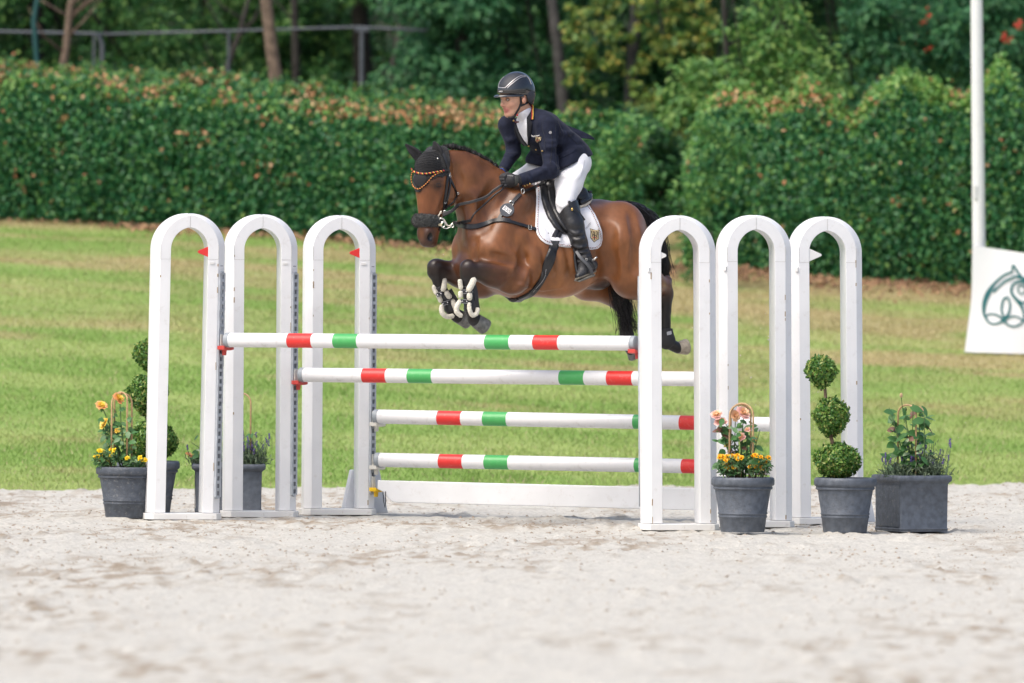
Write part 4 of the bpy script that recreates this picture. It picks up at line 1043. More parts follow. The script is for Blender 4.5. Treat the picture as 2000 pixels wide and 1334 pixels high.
# ------------------------------------------------------------------ flagpole and its banner
def flagpole():
    b = G(1907, 692); D = b[1] + 60; g = ground_z(b[0], b[1])
    t = thing('flagpole', 'tall white flagpole at the right edge of the picture', 'flagpole', (b[0], b[1], float(g)))
    m = MB(); P0 = np.array([b[0], b[1], g - .1]); P1_ = W(1912, 478, D); P2_ = W(1907, -40, D); P3_ = W(1905, -420, D)
    m.tube([P0, P1_, P2_, P3_], [.064, .062, .056, .05], 20); m.build('pole', mat('flagpole_white', (.70, .71, .73), .35, var=.03, scale=3), t, smooth=True, world=True)
    m = MB(); c = W(1905, 376, D); m.box(c + np.array([0, -.062, 0]), (.035, .012, .14)); m.build('cleat_cover', mat('cleat', (.60, .61, .63), .4), t, bevel=.006, world=True)
    # banner: four sided cloth skirt round the pole foot, one face seen
    BW = mat('banner_fabric', (.76, .765, .79), .6, var=.02, scale=2, bump=.1, bscale=4)
    TEAL = mat('teal_print', (.012, .125, .135), .6)
    q = lambda x, y, dd=0.0: W(x, y, D - .12 + dd)
    bn = thing('banner', 'white banner with a teal horse head emblem at the flagpole foot', 'banner', (b[0] + .3, b[1] - .15, float(g)))
    grid = []; nu, nv = 8, 12
    def bp(u, v):
        xl = np.interp(v, [0, .35, .55, 1], [1900, 1900, 1896, 1884]); xr = np.interp(v, [0, 1], [2068, 2082])
        x = xl + (xr - xl) * u; y = (479 + 15 * u * 1.7) * (1 - v) + (688 + 6 * u) * v
        p = W(x, y, D - .10 - .10 * v + .02 * math.sin(6 * u + 2 * v)); return p
    V = [bp(u / nu, v / nv) for v in range(nv + 1) for u in range(nu + 1)]
    back = [p + np.array([0.02, .34, 0]) for p in V]
    F = [(v * (nu + 1) + u, v * (nu + 1) + u + 1, (v + 1) * (nu + 1) + u + 1, (v + 1) * (nu + 1) + u) for v in range(nv) for u in range(nu)]
    N = len(V); F2 = [tuple(N + i for i in f[::-1]) for f in F]
    side = [(v * (nu + 1), (v + 1) * (nu + 1), N + (v + 1) * (nu + 1), N + v * (nu + 1)) for v in range(nv)] + [(v * (nu + 1) + nu, N + v * (nu + 1) + nu, N + (v + 1) * (nu + 1) + nu, (v + 1) * (nu + 1) + nu) for v in range(nv)]
    mesh_np('cloth', np.array(V + back), F + F2 + side, BW, bn, world=True, smooth=True).data.set_sharp_from_angle(angle=.6)
    # emblem strokes: (x, y, width px) in photograph pixels
    lg = MB()
    zc = lambda x, y: (1880 + x * .18, 460 + y * .18)
    def surf(x, y):
        lo = W(x, y, D - .4); d = ray(x, y)
        # banner plane near that point
        v = (y - 479) / 209; u = (x - 1892) / 180
        p = bp(u, v); return W(x, y, D - .10 - .10 * v + .02 * math.sin(6 * u + 2 * v) - .006)
    def stroke(pts, w):
        pts = [zc(*p) for p in pts]; w = np.broadcast_to(np.asarray(w, float), (len(pts),)) * .18
        # smooth
        P = np.array(pts); tt = np.linspace(0, len(P) - 1, len(P) * 6); i0 = np.clip(tt.astype(int), 0, len(P) - 2); f = (tt - i0)[:, None]
        Pm = P[np.clip(i0 - 1, 0, None)]; P0_ = P[i0]; P1_ = P[i0 + 1]; P2 = P[np.clip(i0 + 2, None, len(P) - 1)]
        C = .5 * ((2 * P0_) + (-Pm + P1_) * f + (2 * Pm - 5 * P0_ + 4 * P1_ - P2) * f ** 2 + (-Pm + 3 * P0_ - 3 * P1_ + P2) * f ** 3)
        ww = np.interp(tt, np.arange(len(P)), w); T = np.gradient(C, axis=0); T /= np.linalg.norm(T, axis=1)[:, None] + 1e-9; Nn = np.stack([-T[:, 1], T[:, 0]], 1)
        A = [surf(*(c + nn * q / 2)) for c, nn, q in zip(C, Nn, ww)]; B = [surf(*(c - nn * q / 2)) for c, nn, q in zip(C, Nn, ww)]
        k = len(A); lg.add(A + B, [(i, i + 1, k + i + 1, k + i) for i in range(k - 1)])
    el = lambda cx, cy, rx, ry, a=0: [(cx + rx * math.cos(t_) * math.cos(a) - ry * math.sin(t_) * math.sin(a), cy + rx * math.cos(t_) * math.sin(a) + ry * math.sin(t_) * math.cos(a)) for t_ in np.linspace(0, 2 * math.pi, 17)]
    stroke([(540, 395), (450, 430), (350, 515), (280, 620), (240, 720), (230, 810), (240, 870), (275, 935)], [22, 22, 24, 55, 50, 34, 26, 22])
    stroke([(545, 460), (460, 495), (390, 555), (330, 610)], [24, 22, 20, 30])
    stroke([(535, 400), (548, 325), (600, 400), (667, 490), (720, 560)], [14, 22, 24, 30, 40])
    stroke([(535, 455), (580, 445), (640, 460), (690, 480)], [20, 26, 34, 40])
    stroke([(720, 520), (640, 500), (560, 520), (527, 580), (540, 640), (590, 700), (640, 770), (665, 850), (655, 930), (600, 975), (540, 985), (480, 960), (450, 925)], [40, 26, 24, 26, 28, 36, 30, 22, 20, 20, 18, 20, 30])
    stroke(el(640, 585, 40, 45), 16)
    stroke(el(468, 775, 45, 105, .08), 22)
    stroke([(275, 935), (330, 960), (400, 945), (450, 910)], [22, 18, 20, 40])
    stroke([(250, 875), (300, 850), (370, 860), (425, 895), (450, 915)], [16, 16, 18, 24, 40])
    stroke([(455, 915), (500, 885), (560, 875), (620, 895), (650, 930)], [34, 22, 16, 16, 14])
    stroke([(600, 700), (660, 730), (720, 720), (800, 760), (830, 860), (780, 950), (700, 940), (660, 920)], [20, 22, 22, 24, 22, 22, 20, 18])
    lg.build('emblem', TEAL, bn, world=True)
flagpole()

# sand kicked up by the hooves, hanging in the air
def flying_sand():
    r = np.random.default_rng(8); m = MB(); pts = []
    for cx, cy, sx, sy, n in ((1470, 720, 26, 70, 70), (1580, 850, 10, 55, 60), (1465, 860, 16, 50, 40), (860, 590, 40, 60, 22), (1215, 560, 18, 30, 18), (1350, 650, 60, 60, 22), (1880, 870, 40, 30, 8)):
        for k in range(n): pts.append((r.normal(cx, sx), r.normal(cy, sy), r.uniform(.0015, .004) * (1.8 if r.random() < .12 else 1)))
    for x, y, q in pts:
        c = W(x, y, 61.2 + r.normal(0, .5) + (1.0 if x > 1400 else 0))
        if c[2] < .1: continue
        d = unit(r.normal(size=(4, 3))) * q * 1.5; m.add(c + d, [(0, 1, 2), (0, 3, 1), (1, 3, 2), (0, 2, 3)])
    o = m.build('flying_sand', mat('dry_sand_grain', (.55, .50, .42), .9)); tag(o, 'grains of sand thrown up behind the jump', kind='stuff')
flying_sand()
# ------------------------------------------------------------------ organic bodies: smooth unions of tapered shapes, meshed on a grid
class Field:
    def __init__(self, lo, hi, h):
        self.lo = np.array(lo, float); self.h = h
        self.n = np.ceil((np.array(hi) - self.lo) / h).astype(int) + 1
        self.F = np.full(self.n, 40.0, np.float32)
        self.prims = []
    def _box(self, lo, hi):
        a = np.clip(np.floor((lo - self.lo) / self.h).astype(int), 0, self.n); b = np.clip(np.ceil((hi - self.lo) / self.h).astype(int) + 1, 0, self.n)
        return tuple(slice(i, j) for i, j in zip(a, b))
    def _grid(self, sl):
        return np.stack(np.meshgrid(*[self.lo[k] + self.h * np.arange(sl[k].start, sl[k].stop) for k in range(3)], indexing='ij'), -1).astype(np.float32)
    def put(self, fn, lo, hi, k=10.0, op='+', col=None, cw=1.0):
        m = k + 16
        sl = self._box(np.asarray(lo) - m, np.asarray(hi) + m)
        if any(s.stop <= s.start for s in sl): return
        d = fn(self._grid(sl)).astype(np.float32); A = self.F[sl]
        if op == '+':
            hh = np.clip(0.5 + 0.5 * (A - d) / k, 0, 1); self.F[sl] = A * (1 - hh) + d * hh - k * hh * (1 - hh)
        elif op == '-':
            hh = np.clip(0.5 - 0.5 * (A + d) / k, 0, 1); self.F[sl] = A * (1 - hh) - d * hh + k * hh * (1 - hh)
        elif op == '&':
            hh = np.clip(0.5 - 0.5 * (d - A) / k, 0, 1); self.F[sl] = d * (1 - hh) + A * hh + k * hh * (1 - hh)
        if col is not None: self.prims.append((fn, np.array(col, float), cw))
    def cone(self, a, b, ra, rb, k=10.0, op='+', col=None, cw=1.0):
        a = np.asarray(a, np.float32); b = np.asarray(b, np.float32); R = max(ra, rb)
        def fn(P):
            ba = b - a; t = np.clip(((P - a) @ ba) / (ba @ ba + 1e-9), 0, 1)
            return np.linalg.norm(P - a - t[..., None] * ba, axis=-1) - (ra + (rb - ra) * t)
        self.put(fn, np.minimum(a, b) - R, np.maximum(a, b) + R, k, op, col, cw)
    def chain(self, pts, rads, k=8.0, col=None, cw=1.0):
        for i in range(len(pts) - 1): self.cone(pts[i], pts[i + 1], rads[i], rads[i + 1], k, '+', col, cw)
    def ell(self, c, r, axes=None, k=10.0, op='+', col=None, cw=1.0):
        c = np.asarray(c, np.float32); r = np.asarray(r, np.float32); A = np.eye(3, dtype=np.float32) if axes is None else np.asarray(axes, np.float32)
        R = float(max(r))
        def fn(P):
            q = (P - c) @ A.T; k0 = np.linalg.norm(q / r, axis=-1); k1 = np.linalg.norm(q / (r * r), axis=-1)
            return np.where(k1 < 1e-6, -float(min(r)), k0 * (k0 - 1) / (k1 + 1e-9))
        self.put(fn, c - R, c + R, k, op, col, cw)
    def loft(self, st, side, k=14.0, col=None, cw=1.0):
        """st: list of (centre, half width along side, half height); elliptical tube"""
        for (a, wa, ha), (b, wb, hb) in zip(st[:-1], st[1:]):
            a = np.asarray(a, np.float32); b = np.asarray(b, np.float32); ax = b - a; L = np.linalg.norm(ax); ax = ax / L
            s = np.asarray(side, np.float32); s = s - ax * (s @ ax); s /= np.linalg.norm(s); u = np.cross(ax, s)
            def fn(P, a=a, ax=ax, L=L, s=s, u=u, wa=wa, wb=wb, ha=ha, hb=hb):
                q = P - a; t = q @ ax; tc = np.clip(t / L, 0, 1); w = wa + (wb - wa) * tc; h = ha + (hb - ha) * tc
                e = (t - tc * L); x = q @ s; y = q @ u
                rr = np.sqrt((x / w) ** 2 + (y / h) ** 2 + (e / np.minimum(w, h)) ** 2 + 1e-9)
                g = np.sqrt((x / w ** 2) ** 2 + (y / h ** 2) ** 2 + (e / np.minimum(w, h) ** 2) ** 2 + 1e-12)
                return rr * (rr - 1) / g
            R = max(wa, wb, ha, hb)
            self.put(fn, np.minimum(a, b) - R, np.maximum(a, b) + R, k, '+', col, cw)
    def plane(self, p, n, lo, hi, k=2.0):
        p = np.asarray(p, np.float32); n = np.asarray(n, np.float32); n = n / np.linalg.norm(n)
        self.put(lambda P: (P - p) @ n, lo, hi, k, '&')
    def mesh(self, relax=2):
        F = self.F; n = F.shape; ins = F < 0
        c = np.zeros(tuple(s - 1 for s in n), np.int8)
        offs = [(i, j, k) for i in (0, 1) for j in (0, 1) for k in (0, 1)]
        sub = lambda A, o: A[o[0]:n[0] - 1 + o[0], o[1]:n[1] - 1 + o[1], o[2]:n[2] - 1 + o[2]]
        for o in offs: c += sub(ins, o)
        act = (c > 0) & (c < 8); idx = -np.ones(act.shape, np.int64); ijk = np.argwhere(act); idx[act] = np.arange(len(ijk))
        vals = {o: F[ijk[:, 0] + o[0], ijk[:, 1] + o[1], ijk[:, 2] + o[2]] for o in offs}
        S = np.zeros((len(ijk), 3)); C = np.zeros(len(ijk))
        for o in offs:
            for ax in range(3):
                if o[ax] == 0:
                    o2 = tuple(o[q] + (q == ax) for q in range(3)); a, b = vals[o], vals[o2]; m = (a < 0) != (b < 0)
                    t = np.where(m, a / np.where(np.abs(a - b) < 1e-9, 1, a - b), 0); p = np.array(o, float)[None].repeat(len(ijk), 0); p[:, ax] += t
                    S += p * m[:, None]; C += m
        V = self.lo + self.h * (ijk + S / C[:, None])
        quads = []
        for ax in range(3):
            b1, b2 = [(1, 2), (2, 0), (0, 1)][ax]
            sl0 = [slice(None)] * 3; sl1 = [slice(None)] * 3; sl0[ax] = slice(0, -1); sl1[ax] = slice(1, None)
            A = ins[tuple(sl0)]; B = ins[tuple(sl1)]; E = np.argwhere(A != B)
            E = E[(E[:, b1] > 0) & (E[:, b2] > 0) & (E[:, b1] < n[b1] - 1) & (E[:, b2] < n[b2] - 1)]
            fl = A[E[:, 0], E[:, 1], E[:, 2]]
            def g(d1, d2):
                q = E.copy(); q[:, b1] -= d1; q[:, b2] -= d2; return idx[q[:, 0], q[:, 1], q[:, 2]]
            Q = np.stack([g(1, 1), g(0, 1), g(0, 0), g(1, 0)], 1); Q[~fl] = Q[~fl][:, ::-1]; quads.append(Q)
        Q = np.concatenate(quads)
        for _ in range(relax):
            acc = np.zeros_like(V); cnt = np.zeros(len(V))
            for i in range(4):
                a, b = Q[:, i], Q[:, (i + 1) % 4]
                for q in range(3): acc[:, q] += np.bincount(a, V[b, q], len(V)) + np.bincount(b, V[a, q], len(V))
                cnt += np.bincount(a, minlength=len(V)) + np.bincount(b, minlength=len(V))
            V = V * .5 + acc / np.maximum(cnt, 1)[:, None] * .5
        return V, Q
    def colors(self, V, w=5.0):
        V32 = V.astype(np.float32); num = np.zeros((len(V), 3)); den = np.zeros(len(V)) + 1e-9
        for fn, c, cw in self.prims:
            e = np.exp(-np.clip(np.abs(fn(V32)), 0, 60) / w) * cw; num += e[:, None] * c; den += e
        return num / den[:, None]
    def sample(self, P):
        q = (np.asarray(P, float) - self.lo) / self.h; q = np.clip(q, 0, np.array(self.n) - 1.001); i = np.floor(q).astype(int); f = q - i; r = 0
        for a in (0, 1):
            for b in (0, 1):
                for c in (0, 1):
                    w = (f[:, 0] if a else 1 - f[:, 0]) * (f[:, 1] if b else 1 - f[:, 1]) * (f[:, 2] if c else 1 - f[:, 2])
                    r = r + w * self.F[i[:, 0] + a, i[:, 1] + b, i[:, 2] + c]
        return r
    def grad(self, P):
        e = self.h; g = np.stack([self.sample(P + e * d) - self.sample(P - e * d) for d in np.eye(3)], -1); return unit(g)
    def cast(self, O, D, steps=420, st=1.0):
        """march from O along D to the first surface point"""
        O = np.asarray(O, float); D = unit(np.broadcast_to(np.asarray(D, float), O.shape)); t = np.zeros(len(O)); hit = np.zeros(len(O), bool)
        for _ in range(steps):
            d = self.sample(O + D * t[:, None]); inside = d < 0; hit |= inside
            t = np.where(hit, t, t + np.clip(d * .6, st * .4, 8.0))
        for _ in range(8):
            d = self.sample(O + D * t[:, None]); t = t + np.where(hit, np.clip(d, -2, 2) * .7, 0)
        return O + D * t[:, None], hit

# figure space: x right, y away from the camera, z up, in photograph pixels at the horse's distance
D0 = 60.25; SC = FPX / D0
ORG = W(1000, 667, D0)
def toW(P):
    P = np.asarray(P, float)
    return ORG + (P[..., 0:1] * RGT + P[..., 1:2] * f0 + P[..., 2:3] * UPV) / SC
def I(px, py, dep=0.0):
    return np.array([px - 1000.0, dep, 667.0 - py])
SIN, COS = .515, .857                         # the horse heads to the left and towards the camera
FW = np.array([-COS, -SIN, 0]); LF = np.array([SIN, -COS, 0]); UP = np.array([0, 0, 1.0])
def B(px, py, s=0.0):
    """point seen at px,py lying s to the horse's left of its middle plane"""
    mid = px - SIN * s
    return np.array([px - 1000.0, .6 * (mid - 1000) - COS * s, 667.0 - py])
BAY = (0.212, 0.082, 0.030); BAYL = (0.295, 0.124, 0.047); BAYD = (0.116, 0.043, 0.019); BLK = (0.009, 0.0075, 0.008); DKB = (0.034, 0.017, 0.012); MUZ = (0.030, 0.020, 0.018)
HOOF = (0.16, 0.155, 0.145); HOOFL = (0.34, 0.29, 0.22)
H = Field((-235, -235, -60), (365, 300, 400), 2.6)
# trunk
H.loft([(B(1207, 462), 60, 54), (B(1175, 464), 78, 70), (B(1130, 475), 84, 81), (B(1070, 484), 87, 89), (B(1010, 490), 80, 90), (B(972, 480), 66, 82), (B(944, 474), 50, 56)], LF, 14, BAY)
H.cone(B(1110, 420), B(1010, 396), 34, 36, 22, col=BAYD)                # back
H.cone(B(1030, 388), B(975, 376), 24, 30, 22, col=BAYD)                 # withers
H.cone(B(1192, 428), B(1140, 424), 34, 33, 18, col=BAY)                 # croup
for s in (1, -1):
    H.ell(B(1190 + 24 * s, 452, 46 * s), (54, 38, 60), (FW, LF, UP), 20, col=BAY)     # hip and quarter
    H.ell(B(1140 + 20 * s, 424, 38 * s), (26, 22, 16), (FW, LF, UP), 16, col=BAY)      # point of hip
    H.cone(B(985 + 24 * s, 395, 34 * s), B(938 + 25 * s, 486, 48 * s), 26, 30, 14, col=BAY)    # shoulder blade
    H.ell(B(926 + 17 * s, 488, 33 * s), (27, 27, 40), (FW, LF, UP), 9, col=BAY)        # breast muscle
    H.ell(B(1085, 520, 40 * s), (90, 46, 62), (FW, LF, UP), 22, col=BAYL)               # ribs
# neck
nA, nB, nC, nD = B(975, 428), B(942, 383), B(908, 347), B(878, 326)
H.loft([(nA, 44, 80), (nB, 35, 63), (nC, 26, 45), (nD, 21, 33)], LF, 16, BAY)
H.cone(B(988, 366), B(946, 330), 12, 11, 16, col=BAYD); H.cone(B(946, 330), B(905, 312), 11, 11, 16, col=BAYD); H.cone(B(905, 312), B(868, 309), 11, 13, 14, col=BAYD)
H.cone(B(921, 385, 14), B(932, 462, 24), 20, 26, 12, col=BAYD); H.cone(B(912, 392, -6), B(920, 462, -14), 18, 24, 12, col=BAYD)
# head: turned a little towards the camera
HY = math.radians(44); HF = np.array([-math.cos(HY), -math.sin(HY), 0]); HL = np.array([math.sin(HY), -math.cos(HY), 0])
A0 = B(853, 310); 
def axis_pt(py):
    px = np.interp(py, [300, 340, 380, 420, 455, 482], [853, 851, 848, 844, 840, 841])
    base = A0 + (A0 * 0); q = np.array([px - 1000.0, A0[1] - .18 * (py - 310), 667.0 - py]); return q
def HP(py, f=0, l=0): return axis_pt(py) + HF * f + HL * l
sec = [(315, 23, 29), (330, 28, 42), (360, 28, 44), (385, 23, 36), (405, 19, 29), (428, 17, 23), (448, 17, 21), (466, 17, 19)]
H.loft([(HP(py, np.interp(py, [300, 360, 400, 430, 470], [0, 2, 3, 2, 2])), w, d) for py, w, d in sec], HL, 8, BAY)
for s in (1, -1):
    H.ell(HP(374, -24, 21 * s), (26, 10, 31), (HF, HL, UP), 5, col=BAY)        # jaw
    H.ell(HP(359, 18, 23 * s), (13, 8, 12), (HF, HL, UP), 7, col=DKB)           # brow over the eye
    H.cone(HP(382, 6, 22 * s), HP(420, 8, 16 * s), 4.5, 3, 6, col=BAY)          # cheek crest
    H.ell(HP(460, 12, 11 * s), (10, 8.5, 15), (HF, HL, UP), 6, col=MUZ)         # nostril wing
    H.cone(HP(300, -2, 16 * s), HP(318, -4, 20 * s), 11, 12, 8, col=BAY)
H.cone(HP(340, 34, 0), HP(436, 20, 0), 9, 7.5, 9, col=BAY)                      # nasal bone
H.ell(HP(475, 8, 0), (13, 14, 9.5), (HF, HL, UP), 5, col=MUZ); H.ell(HP(477, -5, 0), (10, 11, 8.0), (HF, HL, UP), 3, col=MUZ)  # lips, chin
H.cone(HP(480, 3, 15), HP(466, -9, 17), 1.8, 1.8, 2.5, '-'); H.cone(HP(480, 3, -15), HP(466, -9, -17), 1.8, 1.8, 2.5, '-')
for s in (1, -1):
    H.ell(HP(464.5, 14, 19 * s), (5.4, 8.5, 8.6), (unit(HF + .4 * UP), HL, unit(UP - .4 * HF)), 2.5, '-', col=(.004, .003, .003), cw=.8)
    H.ell(HP(364, 17, 30 * s), (7.5, 5, 5.5), (HF, HL, UP), 3.5, '-')
    H.ell(HP(364, 16, 26.5 * s), (6.2, 5.5, 4.8), (HF, HL, UP), 1.5, col=BLK)
# forelegs, tucked
def foreleg(pe, pk, pc, pf, pp, ph, s, rel=1.0):
    E, K, C, Fk, Pp, Hh = [B(*p, s) for p in (pe, pk, pc, pf, pp, ph)]
    M_ = E * .55 + K * .45
    H.cone(E, M_, 34 * rel, 26 * rel, 7, col=BAYD); H.cone(M_, K, 25 * rel, 17.5, 10, col=DKB)
    H.ell(K + [1, 0, 5], (16.5, 15, 13), None, 6, col=BLK); H.ell(K + [-2, 0, -10], (15, 13.5, 11), None, 5, col=BLK); H.cone(K + [0, 0, -8], C, 13.5, 11, 7, col=BLK); H.ell(K + [10, 0, -3], (9, 11, 9), None, 5, col=BLK)
    mid = C * .5 + Fk * .5
    H.cone(C, mid, 10.5, 8.5, 5, col=BLK); H.cone(mid, Fk, 8.5, 10.5, 5, col=BLK); H.ell(Fk, (11.5, 11, 12.5), None, 5, col=BLK)
    ax = unit(Hh - Pp); H.cone(Fk, Pp, 9.5, 12.5, 5, col=BLK); H.cone(Pp, Pp + ax * 3, 12.5, 13.5, 4, col=BLK)
    return ax, Pp, Hh
ax1, p1, h1 = foreleg((1000, 542), (916, 526), (912, 552), (919, 603), (926.5, 624), (944, 636), 54)
ax2, p2, h2 = foreleg((938, 546), (852, 524), (857, 552), (880, 602), (893, 617), (911, 626), -44, .98)
H.cone(B(972, 500, 52), B(1002, 536, 55), 30, 36, 10, col=BAY)            # upper arm
H.cone(B(925, 500, -46), B(945, 545, -46), 28, 34, 18, col=BAYD)
H.ell(B(915, 520, 0), (24, 30, 24), (FW, LF, UP), 16, col=BAYD)
# hindquarters
H.cone(B(1208, 472, 56), B(1238, 535, 62), 56, 46, 16, col=BAY); H.cone(B(1240, 540, 62), B(1262, 552, 60), 44, 36, 14, col=BAY); H.cone(B(1262, 552, 60), B(1296, 558, 52), 33, 18, 10, col=BAYD)
H.cone(B(1222, 472, 44), B(1248, 505, 50), 42, 38, 12, col=BAY)
H.cone(B(1296, 560, 50), B(1305, 547, 48), 16, 10.5, 6, col=DKB); H.ell(B(1303, 572, 50), (15.5, 14, 17), None, 5, col=DKB)
H.cone(B(1304, 582, 50), B(1303, 606, 50), 12.5, 9.8, 5, col=BLK); H.cone(B(1303, 606, 50), B(1303, 650, 50), 9.6, 10, 5, col=BLK)
H.ell(B(1305, 666, 50), (14, 12, 14.5), None, 5, col=BLK); H.cone(B(1306, 669, 50), B(1326, 680, 50), 12.5, 11, 5, col=BLK)
H.cone(B(1180, 480, -55), B(1150, 545, -54), 56, 40, 16, col=BAY); H.cone(B(1150, 548, -54), B(1190, 565, -52), 36, 28, 12, col=BAY); H.cone(B(1190, 566, -52), B(1222, 600, -50), 24, 16, 8, col=DKB)
H.cone(B(1222, 600, -50), B(1226, 655, -50), 12, 10.5, 6, col=BLK); H.ell(B(1228, 670, -50), (13, 12, 14), None, 5, col=BLK); H.cone(B(1229, 672, -50), B(1240, 688, -50), 12, 13, 5, col=BLK)
H.ell(B(1168, 548, 0), (30, 20, 18), (FW, LF, UP), 12, col=DKB)           # sheath
H.cone(B(1214, 408), B(1236, 408), 12, 11, 10, col=BLK)                   # dock
def groove(pts, r, depth, k=7, n=26, far=-230.0):
    q = dens_(pts, n); O = np.stack([q[:, 0] - 1000, np.full(n, far), 667 - q[:, 1]], 1); P, hit = H.cast(O, np.array([0, 1.0, 0])); N = H.grad(P)
    P = P[hit]; N = N[hit]; w = np.interp(np.linspace(0, 1, len(P)), [0, .3, .7, 1], [.2, 1, 1, .2])
    for a, b, na, nb, wa in zip(P[:-1], P[1:], N[:-1], N[1:], w): H.cone(a + na * (r - depth * wa), b + nb * (r - depth * wa), r, r, k, '-')
def ridge(pts, r, up, k=8, n=20):
    q = dens_(pts, n); O = np.stack([q[:, 0] - 1000, np.full(n, -230.0), 667 - q[:, 1]], 1); P, hit = H.cast(O, np.array([0, 1.0, 0])); N = H.grad(P); P = P[hit]; N = N[hit]; w = np.interp(np.linspace(0, 1, len(P)), [0, .3, .7, 1], [.1, 1, 1, .1])
    for a, b, na, nb, wa in zip(P[:-1], P[1:], N[:-1], N[1:], w): H.cone(a - na * (r - up * wa), b - nb * (r - up * wa), r, r, k)
def dens_(pts, n):
    pts = np.asarray(pts, float); d = np.r_[0, np.cumsum(np.linalg.norm(np.diff(pts, axis=0), axis=1))]; t = np.linspace(0, d[-1], n)
    return np.stack([np.interp(t, d, pts[:, 0]), np.interp(t, d, pts[:, 1])], 1)
groove([(892, 330), (896, 360), (897, 395)], 9, 3.0, 7)                       # behind the jaw
groove([(918, 392), (922, 425), (926, 470)], 10, 2.6, 9)                      # jugular furrow
groove([(966, 362), (948, 400), (938, 450)], 14, 2.4, 12)                     # before the shoulder blade
groove([(1030, 470), (1024, 510), (1012, 548), (990, 566)], 12, 3.4, 10)       # behind the upper arm
groove([(962, 500), (985, 508), (1004, 512)], 8, 2.2, 8)                      # triceps
groove([(926, 470), (927, 495), (930, 512)], 7, 2.5, 6)                       # breast
groove([(1190, 446), (1186, 490), (1196, 535)], 14, 3.2, 12)                  # flank
groove([(1234, 420), (1243, 470), (1240, 530)], 9, 1.6, 10)                   # hamstring line
ridge([(1145, 418), (1158, 432), (1168, 452)], 8, 1.5, 10)
ridge([(940, 520), (962, 524), (985, 530)], 7, 1.8, 8)
ridge([(1016, 455), (1040, 500), (1052, 540)], 10, 1.0, 10)
for x0 in (1060, 1084, 1108): ridge([(x0, 465), (x0 + 12, 505), (x0 + 16, 535)], 9, .15, 9)
ridge([(1010, 556), (1060, 566), (1100, 560)], 2.2, 1.3, 4)                    # a vein along the belly
ridge([(868, 398), (862, 410), (856, 425)], 1.4, .9, 3)
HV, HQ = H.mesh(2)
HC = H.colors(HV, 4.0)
# coat: darker along the back and crest, shading to black on the limbs, paler under flank and behind the elbow
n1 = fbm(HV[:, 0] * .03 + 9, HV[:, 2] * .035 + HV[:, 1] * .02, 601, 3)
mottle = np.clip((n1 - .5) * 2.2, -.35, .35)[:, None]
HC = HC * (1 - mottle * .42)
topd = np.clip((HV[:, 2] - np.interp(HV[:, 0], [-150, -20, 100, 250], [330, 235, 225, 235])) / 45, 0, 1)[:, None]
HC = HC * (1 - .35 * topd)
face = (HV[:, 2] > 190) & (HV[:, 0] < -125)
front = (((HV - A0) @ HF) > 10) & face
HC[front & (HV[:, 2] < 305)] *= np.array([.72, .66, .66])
for s in (1, -1):
    q = HV - HP(464.5, 13, 15 * s); e_ = np.sqrt((q @ HF / 5.6) ** 2 + (q @ HL / 5.5) ** 2 + (q[:, 2] / 8.6) ** 2); HC[e_ < 1.0] = (.004, .003, .003)
COAT = mat_attr('bay_coat', rough=.33, bump=.10, bscale=240, sheen=0.0, spec=.42, var=.10, vscale=34, stretch=(1, 1, .45))
base_pt = toW(B(1080, 560)); base_pt[2] = 0
horse = thing('horse', 'bay horse with black points jumping over the top rail under its rider', 'horse', toW(B(1080, 500)))
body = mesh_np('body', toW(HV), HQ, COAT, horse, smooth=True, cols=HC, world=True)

# hooves: horn capsules with a flat sole and a shod rim
HORN = mat('grey_horn', (.135, .135, .128), .5, var=.35, scale=40, bump=.4, bscale=60, dirt=(.22, .19, .14), dscale=30, damt=.6); HORNL = mat('pale_horn', (.34, .29, .22), .5, var=.25, scale=36, bump=.4, bscale=60); SHOE = mat('worn_shoe', (.25, .24, .23), .4, metal=.6)
def hoof(c, so, r0, r1, horn):
    ax = unit(so - c); L = np.linalg.norm(so - c); e1 = unit(np.cross(ax, np.array([0, 1.0, 0.2]))); e2 = np.cross(ax, e1); n = 26
    m = MB(); V = []; prof = [(r0 * .80, -2.5), (r0, 0), (r0 * .7 + r1 * .3, L * .3), (r1, L), (r1 * .93, L + .6), (r1 * .5, L - 1.5), (.3, L - 2)]
    for rr, z in prof:
        for k in range(n):
            t = 2 * math.pi * k / n; V.append(toW(c + ax * z + (e1 * math.cos(t) + e2 * math.sin(t) * .95) * rr))
    F = [(i * n + q, i * n + (q + 1) % n, (i + 1) * n + (q + 1) % n, (i + 1) * n + q) for i in range(len(prof) - 1) for q in range(n)] + [tuple(range(n))]
    m.add(V, F); o = m.build('hoof', horn, horse, smooth=True, world=True, autosmooth=38)
    m = MB(); P = [c + ax * (L + .9) + (e1 * math.cos(t) + e2 * math.sin(t) * .95) * r1 * .88 for t in np.linspace(-2.5, 2.5, 26)]; m.tube(toW(np.array(P)), 1.5 / SC, 6); m.build('shoe', SHOE, o, smooth=True, world=True)
hoof(p1 + ax1 * 4, h1 + ax1 * 5.5, 14.0, 16.0, HORN); hoof(p2 + ax2 * 4, h2 + ax2 * 4, 13.5, 15.5, HORN)
hoof(B(1329, 679.5, 50), B(1343, 677.5, 50), 12.6, 15.8, HORNL); hoof(B(1237, 683, -50), B(1244, 697, -50), 12, 15, HORN)

